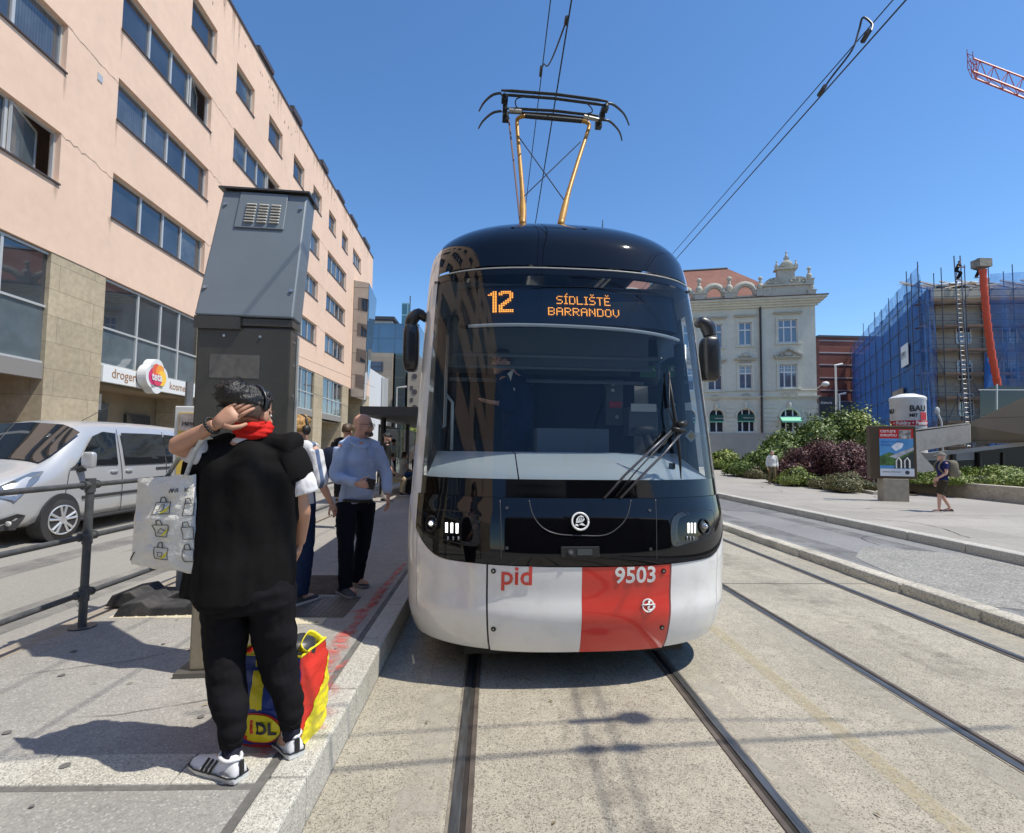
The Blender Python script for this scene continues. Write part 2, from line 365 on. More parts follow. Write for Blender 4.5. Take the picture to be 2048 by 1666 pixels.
# flattened leaves and gum spots on the platform
rnd = random.Random(31); leaf = mat('dry leaf', (.22, .17, .09), .8, var=(20, .3)); gum = mat('gum spot', (.13, .125, .12), .8)
for k in range(26):
    x, y = rnd.uniform(-3.1, -1.05), rnd.uniform(1.6, 4.4); r = rnd.uniform(.008, .022); b = MB(); n = 9
    b.add([(x+r*(1+.3*rnd.random())*math.cos(i*6.283/n), y+r*(1+.3*rnd.random())*math.sin(i*6.283/n), .1955) for i in range(n)], [tuple(range(n))]); tag(b.build('gum_spot', gum, fix=False), kind='structure')
for k in range(14):
    x, y = (rnd.uniform(-3.1, -.9), rnd.uniform(1.6, 4.6)) if k % 2 else (rnd.uniform(-.6, 2.2), rnd.uniform(2.2, 3.9)); z = .197 if k % 2 else .006; a = rnd.random()*6.28; c, s_ = math.cos(a), math.sin(a); L_ = rnd.uniform(.012, .024)
    b = MB(); b.add([(x-L_*c, y-L_*s_, z), (x+L_*.35*s_, y-L_*.35*c, z+.006), (x+L_*c, y+L_*s_, z+.002), (x-L_*.35*s_, y+L_*.35*c, z+.004)], [(0, 1, 2, 3)]); tag(b.build('fallen_leaf', leaf, fix=False), kind='structure')

crk = mat('ground crack', (.08, .07, .06), .9)
def gcrack(x, y, a, L_, z, seed, wd=.006):
    rnd = random.Random(seed); P = [Vector((x, y, z))]; n = int(L_/.12)
    for k in range(n): a += rnd.uniform(-.35, .35); P.append(P[-1]+Vector((math.cos(a), math.sin(a), 0))*.12)
    b = MB(); L1, L2 = [], []
    for i, p in enumerate(P): t = (P[min(i+1, n)]-P[max(i-1, 0)]).normalized(); s_ = Vector((-t.y, t.x, 0))*wd*rnd.uniform(.3, 1)*(0 < i < n); L1.append(p+s_); L2.append(p-s_)
    for i in range(n): b.quad(L1[i], L1[i+1], L2[i+1], L2[i])
    return tag(b.build('crack', crk, fix=False), kind='structure')
for i, (x, y, a, L_, z, wd) in enumerate(((8.4, 9, .9, 5, .136, .014), (9.5, 12, .2, 6, .136, .012), (12, 13.5, 2.6, 4, .136, .014), (11, 9.5, 1.2, 4, .136, .012), (8.2, 16, .7, 6, .136, .016), (10.5, 19, .4, 4, .136, .016), (5.3, 7, 1.4, 4, .005, .008), (6.8, 9, 1.8, 5, .005, .012), (5.8, 14, 1.3, 8, .005, .014), (6.0, 4.2, 1.0, 3, .006, .008),
    (-2.9, 3.4, .4, 1.8, .1945, .004), (-2.2, 2.9, .1, 1.4, .1945, .003), (-2.6, 5.6, 1.2, 2.2, .1945, .005), (-5.5, 8, 1.5, 5, .004, .008))):
    gcrack(x, y, a, L_, z, i, wd)
# dark drip line between the rails and pale worn bands beside them
drip = mat('oil drip stain', (.12, .105, .085), .8); worn(drip, 4, .46, .70, .7, .28)
for (x0, x1) in ((.42, .80), (3.3, 3.7)): ground_sheet('oil_stain', x0, x1, -8, 38, .0028, drip)
palec = mat('pale sealed concrete', (.45, .42, .35), .85, bump=(120, .3, .004)); worn(palec, 7, .40, .62, .7, .6)
for (x0, x1) in ((1.40, 1.62), (-.42, -.20), (4.27, 4.5), (2.5, 2.70)): ground_sheet('worn_band', x0, x1, -8, 38, .0024, palec)
tyre = mat('tyre darkened tarmac', (.15, .15, .148), .85); worn(tyre, 1.6, .36, .66, .6, .55)
for (x0, x1) in ((5.4, 5.9), (6.9, 7.3), (-4.6, -4.1), (-6.3, -5.8)): ground_sheet('wheel_track', x0, x1, -8, 50, .0024, tyre)
# ================================================================ LEFT: plastered office block
plaster = mat('peach plaster', (.75, .53, .395), .85, var=((.35, .05), (3, .04), (40, .05)), dirt=(1.1, (.60, .46, .35), .35), bump=(45, .25, .01))
stone = mat('travertine cladding', (.47, .385, .26), .7, var=((.8, .1), (7, .14)), brick=(2.6, .72, .008, (.22, .18, .12)), dirt=(2.5, (.34, .26, .15), .5))
alu = mat('window aluminium', (.55, .55, .53), .4, .3)
dsill = mat('dark flashing', (.09, .07, .065), .5, .3)
wglass = mat('office glass', (.030, .036, .045), .02, spec=1.6, var=(.8, .5))
wglass2 = mat('office glass film', (.10, .125, .14), .04, spec=1.4, var=(2, .2))
wgl3 = mat('office glass blind', (.085, .10, .115), .06, spec=1.4, var=(1.5, .25), brick=(.09, 9, .012, (.05, .06, .075), 0)); wgl4 = mat('office glass curtain', (.06, .068, .07), .03, spec=1.6, var=((1.2, .6), (5, .3)))
darkin = mat('dark interior', (.03, .028, .025), .8)
white = mat('white sign face', (.72, .72, .70), .5)
AF = math.atan(.026)
fb = thing('office_block', 'long peach plastered office block with rows of ribbon windows above a stone shopfront', 'building', (-12, 16, 0), R(90)+AF)
bays = [.45+7.6*(k-2) for k in range(-2, 7)]; BW = 5.55
rows = ((14.85, 16.35), (11.85, 13.2), (8.68, 10.1))
holes = []; W4 = []
for i, u in enumerate(bays):
    last = i == len(bays)-1
    for r in rows:
        if not last: holes.append((u, u+BW, *r)); W4.append((u, u+BW, *r, 'strip'))
    if last: holes.append((u, u+3.2, 18.1, 19.5)); W4.append((u, u+3.2, 18.1, 19.5, 'strip'))
    else:
        for du in (0, 3.8): holes.append((u+du, u+du+1.95, 18.1, 19.5)); W4.append((u+du, u+du+1.95, 18.1, 19.5, 'single'))
UE = 39.5
b = MB(); wall_holes(b, -36, UE, 6.75, 21.6, holes, .30)
b.bb(-36, UE, 14, 14.1, 6.75, 21.6); b.quad((UE, 0, 3), (UE, 14, 3), (UE, 14, 21.6), (UE, 0, 21.6)); b.quad((-36, 0, 0), (-36, 14, 0), (-36, 14, 21.6), (-36, 0, 21.6))
b.quad((-36, 0, 21.6), (UE, 0, 21.6), (UE, 14, 21.6), (-36, 14, 21.6)); b.quad((-36, 0, 6.75), (UE, 0, 6.75), (UE, .32, 6.75), (-36, .32, 6.75))
wall = b.build('wall', plaster, fb, fix=False)
b = MB(); b.bb(-36, UE+.05, -.06, .3, 21.6, 21.72); b.build('roof_edge', dsill, fb)
rnd = random.Random(5)
u = -20
while u < UE-3:
    b = MB(); L = rnd.uniform(1.2, 2.4); b.bb(u, u+L, -.14, .12, 21.72, 21.95+rnd.random()*.15); b.build('snow_guard', dsill, fb); u += L+rnd.uniform(2.5, 5)
# stone piers and back wall of the arcade
prev = -36
for i, u in enumerate(bays+[99]):
    a = prev; c = u-.02
    if u == 99: c = UE
    if c > a: b = MB(); b.bb(a, c, .02, 1.6, 0, 6.75); b.build('stone_pier', stone, fb)
    prev = u+BW-.05 if u != 99 else 0
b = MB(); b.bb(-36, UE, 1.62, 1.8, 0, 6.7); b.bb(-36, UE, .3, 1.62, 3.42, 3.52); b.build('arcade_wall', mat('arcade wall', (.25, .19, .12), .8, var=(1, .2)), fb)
for u in bays[:-1]:
    b = MB(); b.bb(u+.3, u+2.6, 1.5, 1.61, 0.4, 3.0); b.build('shop_window', wglass, fb)
    b = MB(); b.bb(u+3.6, u+5.0, 1.5, 1.61, 0.15, 2.7); b.build('shop_door', wglass, fb)
# crack lines that run from window corner to window corner
crack = mat('plaster crack', (.30, .21, .16), .9)
def crackline(p, q, seed):
    rnd = random.Random(seed); b = MB(); n = 14; pts = []
    for i in range(n+1):
        t = i/n; off = math.sin(t*math.pi*1.0)*.0+rnd.uniform(-.05, .05)*(0 < i < n)
        pts.append((p[0]+(q[0]-p[0])*t, p[1]+(q[1]-p[1])*(t**.8)+off))
    for i in range(n):
        wd = .012*(.5+rnd.random())
        b.quad((pts[i][0], -.004, pts[i][1]-wd), (pts[i+1][0], -.004, pts[i+1][1]-wd), (pts[i+1][0], -.004, pts[i+1][1]+wd), (pts[i][0], -.004, pts[i][1]+wd))
    b.build('crack', crack, fb, fix=False)
for k, u in enumerate(bays[2:7]):
    for (lo, hi) in rows: crackline((u+BW, hi-.02), (u+7.6, hi-.12-.1*(k % 2)), k*7+int(lo))
    crackline((u+BW, 19.3), (u+7.55, 16.4), k+99) if k % 2 else None
for k in range(40):
    uu = rnd.uniform(-1, 36); b = MB(); b.box((uu, -.004, rnd.choice((20.4, 20.9, 21.1))+rnd.uniform(-.1, .1)), (.08, .006, .12)); b.build('vent_hole', mat('vent hole', (.33, .24, .18), .9), fb)
# grime streaks under the roof edge and the sills
strk = mat('grime streak', (.40, .31, .23), .9); _N = strk.node_tree
def streak(u, z, w_, h):
    b = MB(); n = 5; b.v = []
    for j in range(n+1):
        t = j/n; ww = w_*(1-.6*t)*(1+.3*math.sin(7*t+u)); b.v += [Vector((u-ww, -.0035, z-h*t)), Vector((u, -.0035, z-h*t)), Vector((u+ww, -.0035, z-h*t))]
    for j in range(n): b.f += [(j*3, j*3+1, j*3+4, j*3+3), (j*3+1, j*3+2, j*3+5, j*3+4)]
    b.m = [0]*len(b.f); o = b.build('grime_streak', strk, fb, fix=False); ca = o.data.color_attributes.new('fade', 'FLOAT_COLOR', 'POINT')
    for j in range(n+1):
        for k, f in enumerate((0, 1, 0)): f *= (1-j/n); ca.data[j*3+k].color = (f, f, f, 1)
_a = _N.nodes.new('ShaderNodeAttribute'); _a.attribute_name = 'fade'; _m = _N.nodes.new('ShaderNodeMath'); _m.operation = 'MULTIPLY'; _m.inputs[1].default_value = .55; _N.links.new(_a.outputs['Fac'], _m.inputs[0]); _N.links.new(_m.outputs[0], _N.nodes['Principled BSDF'].inputs['Alpha'])
for k in range(55): streak(rnd.uniform(-8, 38), 21.55, rnd.uniform(.05, .22), rnd.uniform(.5, 1.9))
for u in bays:
    for r in rows:
        for e_ in (0, BW): streak(u+e_+rnd.uniform(-.1, .1), r[0]-.05, rnd.uniform(.05, .14), rnd.uniform(.4, 1.1))
b = MB(); b.box((-.35, -.012, 12.6), (.2, .02, .22)); b.build('cover_plate', alu, fb)
# windows
def window(u0, u1, z0, z1, kind, opened=None, dep=.2, gm=None, far=False):
    b = MB(); t = .055; y0, y1 = dep-.05, dep+.03
    b.bb(u0, u1, y0, y1, z0, z0+t); b.bb(u0, u1, y0, y1, z1-t, z1); b.bb(u0, u0+t, y0, y1, z0+t, z1-t); b.bb(u1-t, u1, y0, y1, z0+t, z1-t)
    fr = [0, .29, .52, .73, 1] if kind == 'strip' else [0, 1]
    us = [u0+(u1-u0)*f for f in fr]
    for x in us[1:-1]: b.bb(x-.045, x+.045, y0-.005, y1, z0+t, z1-t)
    f = b.build('window', alu, fb)
    op = opened or []
    for i in range(len(us)-1):
        a, c = us[i]+.045, us[i+1]-.045
        g = MB()
        if i in op:
            ang = R(13+6*(i % 2)); Wd = c-a; hx = a; sg = 1
            M = Matrix.Rotation(ang*sg, 3, 'Z')
            q = MB(); q.box((sg*Wd/2, 0, (z0+z1)/2), (Wd-.08, .015, z1-z0-.2)); 
            for (cx, sx, cz, sz) in ((0, Wd, z0+.08, .06), (0, Wd, z1-.08, .06)): q.mi = 1; q.box((sg*Wd/2, 0, cz), (Wd, .05, .06))
            q.box((sg*.03, 0, (z0+z1)/2), (.06, .05, z1-z0-.2)); q.box((sg*(Wd-.03), 0, (z0+z1)/2), (.06, .05, z1-z0-.2))
            q.v = [M @ v+Vector((hx, y0-.05, 0)) for v in q.v]; q.build('open_sash', [wglass2, alu], f)
            g.bb(a, c, dep+.75, dep+.77, z0, z1); g.build('dark_room', darkin, f)
        else:
            g.quad((a, dep, z0+t), (c, dep, z0+t), (c, dep, z1-t), (a, dep, z1-t)); g.build('pane', gm or rnd.choice((wglass, wglass, wglass, wgl3, wgl4)), f)
    s = MB(); s.bb(u0-.02, u1+.02, -.05, dep, z0-.05, z0-.003); s.build('sill', dsill, f)
    return f
opn = {(1, 1): [2, 3], (2, 2): [], (3, 2): [3], (4, 0): [3], (3, 0): [3], (5, 1): [0], (6, 0): []}
for (u0, u1, z0, z1, kind) in W4:
    k = min(range(len(bays)), key=lambda i: abs(bays[i]-u0)); r = {14.85: 0, 11.85: 1, 8.68: 2, 18.1: 3}[z0]
    o = None
    if kind == 'strip' and u0 > -16:
        o = {(2, 1): [2], (3, 2): [3], (4, 0): [3], (5, 0): [3], (6, 1): [0], (6, 2): [0]}.get((k, r))
    window(u0, u1, z0, z1, kind, o)
# mezzanine glazing and fascias
for i, u in enumerate(bays[:-1]):
    b = MB(); y0, y1 = .08, .16; z0, zt, z1 = (4.03, 5.2, 6.72) if i != 3 else (3.72, 5.25, 6.72)
    fr = [0, .30, .53, .74, 1]; us = [u+BW*f for f in fr]; t = .06
    for z in (z0, zt-.03, z1-t): b.bb(u, u+BW, y0, y1, z, z+t)
    for j, x in enumerate(us): b.bb(max(u, x-.04), min(u+BW, x+.04), y0-.004, y1-.004, z0+t, z1-t)
    f = b.build('shop_glazing', alu, fb)
    for j in range(4):
        for (a, c) in ((z0+t, zt-.03), (zt+.03, z1-t)):
            g = MB(); g.quad((us[j]+.04, .13, a), (us[j+1]-.04, .13, a), (us[j+1]-.04, .13, c), (us[j]+.04, .13, c)); g.build('pane', wglass2 if a < 5 else wglass, f)
    b = MB(); b.bb(u, u+BW, .3, 1.6, 6.3, 6.7); b.build('ceiling_void', darkin, f)
    if i != 4:
        b = MB(); b.bb(u, u+BW, .05, .25, z0-.42, z0-.01); b.build('fascia', mat('grey fascia', (.24, .22, .2), .6), fb)
# shop sign on the second visible bay (lettering)
u = bays[4]
sg = thing('shop_sign', 'long white shop fascia reading drogerie and kosmetika with a bulging teta logo', 'sign', (0, 0, 0))
sg.parent = None
Mfb = Matrix.Translation((-12, 16, 0)) @ Matrix.Rotation(R(90)+AF, 4, 'Z')
sg.location = Mfb @ Vector((u, -.05, 3.5)); sg.rotation_euler = (0, 0, R(90)+AF)
b = MB(); b.bb(0, BW, 0, .14, 0, .52); b.build('fascia_box', white, sg, bevel=.01)
TX = lambda x, y, z: Matrix.Translation((x, y, z)) @ Matrix.Rotation(R(90), 4, 'X')
brown = mat('brown lettering', (.32, .17, .08), .6)
text_obj('lettering', 'drogerie', .42, brown, sg, M=TX(.36, -.004, .17), bold=.004)
text_obj('lettering', 'kosmetika', .40, brown, sg, M=TX(3.45, -.004, .15), bold=.004)
def blob(cx, cz, r, y, n=28, rz=1): return [(cx+r*math.cos(2*math.pi*k/n), y, cz+r*rz*math.sin(2*math.pi*k/n)) for k in range(n)]
lg = MB()
for (cx, cz, r) in ((2.3, .42, .50), (2.62, .70, .50), (2.95, .42, .50), (2.62, .16, .46)): lg.prism(blob(cx, cz, r, -.34), (0, .30, 0))
lgo = lg.build('logo_box', white, sg)
LS = lambda o: [setattr(v, 'co', Vector((2.12+(v.co.x-2.62)*.76, v.co.y, .42+(v.co.z-.42)*.8))) for v in o.data.vertices]
LS(lgo)
for k, (cx, cz, r, rz_, c, yy) in enumerate(((2.34, .42, .36, 1, (.62, .04, .16), -.345), (2.52, .66, .30, 1.1, (.75, .12, .06), -.349), (2.80, .62, .32, 1.1, (.88, .33, .05), -.353), (2.94, .40, .34, 1, (.93, .55, .06), -.357), (2.62, .30, .33, .8, (.66, .06, .12), -.361))):
    lg = MB(); lg.add(blob(cx, cz, r, yy, rz=rz_), [tuple(range(28))]); lg.build('petal', mat('petal %d' % k, c, .45), lgo, fix=False); LS(lgo.children[-1])
LS(text_obj('lettering', 'teta', .48, white, lgo, M=TX(2.18, -.37, .27), bold=.014))
# hidden second sign under the arcade
b = MB(); b.bb(u+.9, u+2.1, 1.40, 1.48, 2.75, 3.3); q = b.build('inner_sign', white, fb); text_obj('lettering', 'kosmetika', .24, brown, q, M=TX(u+1.0, 1.39, 2.95))
# shop poster at the first pier
ps = thing('poster', 'dark red poster with a crowd of figures beside the first stone pier', 'poster', Mfb @ Vector((bays[3]+3.5, 1.35, 1.6)), R(90)+AF)
b = MB(); b.bb(0, 2.1, 0, .05, 0, 1.9); b.build('board', mat('poster red', (.30, .02, .02), .4, var=(3, .3)), ps)
b = MB(); rnd = random.Random(2)
for k in range(9): b.ell((.25+k*.2, -.01, .9+rnd.uniform(-.3, .5)), (.09, .012, .14), nu=8, nv=6); b.ell((.25+k*.2, -.008, .55+rnd.uniform(-.2, .4)), (.1, .01, .3), nu=8, nv=6)
b.build('figures', mat('poster skin', (.45, .25, .17), .5, var=(6, .5)), ps)
# blue shop sign under the far arcade
b = MB(); bs = thing('shop_sign', 'small blue lit shop sign on dark board above the far arcade', 'sign', Mfb @ Vector((bays[5]+5.6, -.15, 3.35)), R(90)+AF)
b.bb(0, 3.2, 0, .12, 0, .9); b.build('board', mat('sign black', (.02, .02, .025), .4), bs)
text_obj('lettering', 'true', 1.0, mat('sign blue', (.03, .25, .75), .4, emit=((.05, .35, 1), .8)), bs, M=TX(.5, -.01, .15), bold=.01)
# security box
# ---------------------------------------------------------------- glazed oriel at the far end
def facept(px, py, Y): return at(px, py, Y=Y)
orl = thing('glass_oriel', 'tapering glass and stone oriel hung on the far corner of the peach block', 'bay window', (-12.8, 47.5, 0), 0)
oc = Vector((-12.8, 47.5, 0))
A, B_, C_, D_ = (facept(p[0], p[1], 47.5)-oc for p in ((706, 560), (738, 566), (727, 800), (702, 792)))
A.x = -.05; D_.x = -.05
E_, F_ = facept(753, 600, 55.5)-oc, facept(734, 798, 55.5)-oc
panelm = mat('oriel panel', (.42, .36, .30), .6, brick=(3, 2.0, .03, (.12, .1, .09), 0), var=(1, .1))
b = MB(); b.quad(A, B_, C_, D_); b.quad(A, B_, E_, Vector((-.4, 8, E_.z))); b.quad(D_, C_, F_, Vector((-.4, 8, F_.z))); b.quad(Vector((-.4, 8, E_.z)), E_, F_, Vector((-.4, 8, F_.z))); b.build('stone_front', panelm, orl)
gl = mat('oriel glass', (.05, .075, .09), .03, spec=1.5, brick=(1.9, 2.05, .05, (.10, .11, .11), 0), var=(.9, .3))
b = MB(); off = Vector((.03, 0, 0)); b.quad(B_+off, E_+off, F_+off, C_+off); b.build('glass_side', gl, orl, fix=False)
for k in range(4):
    t0, t1 = .14+k*.22, .14+k*.22+.11
    L0 = A.lerp(D_, t0); R0 = B_.lerp(C_, t0); L1 = A.lerp(D_, t1); R1 = B_.lerp(C_, t1); o = Vector((0, -.02, 0))
    b = MB(); b.quad(L0.lerp(R0, .35)+o, L0.lerp(R0, .99)+o, L1.lerp(R1, .99)+o, L1.lerp(R1, .35)+o); b.build('window', wglass, orl, fix=False)
# ---------------------------------------------------------------- distant glass and stone offices
def bld(name, label, Y, rz=0): return thing(name, label, 'building', (0, Y, 0), rz)
tb = bld('office_tower', 'distant stone and blue glass office building with a slim lattice mast', 85)
pz = lambda px, py, Y=85: at(px, py, Y=Y)
farst = mat('far stone cladding', (.42, .34, .25), .8, var=(.3, .08), brick=(3, 1, .03, (.3, .24, .18)))
blueg = mat('blue curtain glass', (.05, .11, .19), .05, spec=1.6, brick=(2.6, 2.4, .09, (.03, .05, .08), 0), var=(.15, .35))
def slab(name, x0, x1, y0, y1, m, par, Y=85, dep=12, dy=0):
    a, c = pz(x0, y1, Y+dy), pz(x1, y0, Y+dy); b = MB(); b.bb(a.x, c.x, dy, dy+dep, max(a.z, -.1), c.z); return b.build(name, m, par)
slab('stone_wall', 735, 786, 706, 905, farst, tb)
slab('glass_upper', 738, 838, 648, 706, blueg, tb, dy=.6)
slab('glass_strip', 786, 812, 706, 905, mat('dark green glass', (.03, .07, .075), .05, spec=1.5, brick=(2, 3.2, .08, (.08, .1, .1), 0)), tb, dy=.3)
slab('side_block', 812, 860, 730, 905, farst, tb, dy=-2)
slab('roof_cabin', 738, 785, 637, 650, mat('pale render', (.6, .6, .6), .7), tb, dy=3)
slab('roof_slab', 734, 789, 633, 638, mat('dark roof', (.05, .05, .055), .6), tb, dy=2)
slab('lattice_tower', 803, 819, 606, 650, mat('tower lattice', (.05, .16, .2), .2, spec=1, brick=(1.2, 2.0, .12, (.2, .35, .4), 0)), tb, dy=4, dep=1.2)
a = pz(811, 606); b = MB(); b.tube([(a.x, 4.6, a.z-.5), (a.x, 4.6, a.z+2.5)], .09, 6); b.build('mast', dsill, tb)
for (x0, x1, y0, y1) in ((742, 766, 724, 742), (742, 766, 760, 778), (742, 766, 796, 812)):
    f = slab('window', x0-.6, x1+.6, y0-.6, y1+.6, dsill, tb, dep=.1, dy=-.06); slab('pane', x0, x1, y0, y1, blueg, f, dep=.1, dy=-.1)
for yy in (753, 784, 815):
    a = pz(838, yy, 83); b = MB(); b.disc((a.x-.7, -2.0, a.z), (0, -1, 0), .42, .06, 14); b.build('round_window', dsill, tb)
for yy in (772, 796): slab('window', 820, 826, yy, yy+8, dsill, tb, dep=.1, dy=-2.05)
b = MB(); a, c = pz(765, 755, 60), pz(770, 905, 60)
bn = thing('banner_mast', 'white vertical banner mast standing before the distant stone building', 'mast', (a.x, 60, 0)); b.tube([(0, 0, 0), (0, 0, a.z)], .12, 8); b.build('pole', alu, bn)
b = MB(); b.bb(.1, .65, -.03, .03, 3.5, a.z-.1); b.build('banner', white, bn)
a = pz(745, 600, 62); b = MB(); pale = bld('pale_block', 'narrow pale slab of building between the glass oriel and the stone office', 62)
b.bb(a.x-2.4, a.x-.2, 0, 10, 0, pz(745, 735, 62).z); b.build('wall', mat('pale render', (.6, .6, .6), .7), pale)
a = at(794, 775, Y=50); lp = thing('street_lamp', 'thin grey street lamp before the distant dark glass strip', 'lamp', (a.x, 50, 0))
b = MB(); b.tube([(0, 0, 0), (0, 0, a.z)], .06, 8); b.build('pole', alu, lp); b = MB(); b.tube([(0, 0, a.z), (.9, 0, a.z+.1)], [.05, .09], 8); b.build('lamp_head', alu, lp)
# ================================================================ RIGHT: historic house
def frame_hit(px, py, P0, ang):
    """pixel meets the vertical plane through P0 whose local x axis points along ang -> (u, z)"""
    ux = Vector((math.cos(ang), math.sin(ang), 0)); n = Vector((-math.sin(ang), math.cos(ang), 0)); d = ray(px, py); o = Vector((0, 0, EYE))
    t = (P0-o).dot(n)/d.dot(n); p = o+d*t; return (p-P0).dot(ux), p.z
cream_r = mat('pale lime render', (.66, .64, .53), .85, var=((.3, .06), (3, .05)), bump=(30, .15), dirt=(.8, (.42, .41, .34), .35))
cream_d = mat('stucco ornament', (.52, .49, .40), .85, var=(3, .1), dirt=(3, (.28, .25, .2), .7), bump=(12, .8, .03))
rooft = mat('red roof tiles', (.23, .095, .065), .8, var=((.6, .15), (8, .15)), brick=(.35, .25, .02, (.22, .08, .05)))
pwhite = mat('painted window white', (.75, .75, .73), .5)
skyg = mat('house window glass', (.08, .11, .17), .03, spec=1.7, var=(.5, .4))
C0 = at(1632, 700, Y=44); C0.z = 0; HA = R(-15)
hh = thing('historic_house', 'pale cream historic corner house with stucco gable and red tiled roof', 'building', C0, HA)
hp = lambda x, y: frame_hit(x, y, C0, HA)
ztop = hp(1600, 600)[1]; zc1 = hp(1560, 796)[1]; zpl = hp(1560, 866)[1]
W_ = -30
wins = []   # (u0,u1,z0,z1,type)
def rect(x0, x1, y0, y1): a = hp(x0, y1); c = hp(x1, y0); return (a[0], c[0], a[1], c[1])
up = [(1557, 1594, 638, 685), (1478, 1503, 644, 690), (1422, 1444, 648, 694)]
mid = [(1559, 1594, 728, 775), (1479, 1504, 731, 777), (1416, 1444, 734, 780)]
arc = [(1562, 1597, 818, 864), (1475, 1509, 818, 864), (1419, 1447, 819, 865)]
allr = [(rect(*r), 'u') for r in up]+[(rect(*r), 'm') for r in mid]+[(rect(*r), 'a') for r in arc]
# the same rhythm goes on behind the tram
dx = allr[1][0][0]-allr[2][0][0]
for k in range(1, 6):
    for i in (2, 5, 8):
        r = allr[i][0]; allr.append(((r[0]-dx*k, r[1]-dx*k, r[2], r[3]), allr[i][1]))
b = MB(); wall_holes(b, W_, 0, 0, ztop, [r for r, _ in allr], .22)
b.bb(W_, 0, 11.9, 12, 0, ztop); b.quad((0, 0, 0), (0, 12, 0), (0, 12, ztop), (0, 0, ztop)); b.quad((W_, 0, 0), (W_, 12, 0), (W_, 12, ztop), (W_, 0, ztop))
b.build('wall', cream_r, hh, fix=False)
b = MB(); b.bb(W_, .05, -.12, .0, 0, zpl-.02); b.build('plinth', mat('house plinth', (.40, .38, .33), .85, var=(.5, .1)), hh)
def cornice(z, h, out, m=cream_r, x1=.0):
    b = MB(); n = 4
    for k in range(n): b.bb(W_, x1+out*(k+1)/n, -out*(k+1)/n, .0-.001*k, z+h*k/n, z+h*(k+1)/n-.004)
    return b.build('cornice', m, hh)
cornice(ztop-.55, .75, .75); cornice(zc1-.1, .28, .22); cornice(hp(1560, 782)[1]-.05, .1, .09)
b = MB(); b.bb(W_, .85, -.85, .0, ztop+.2, ztop+.26); b.build('gutter', mat('rusty gutter', (.12, .08, .06), .7), hh)
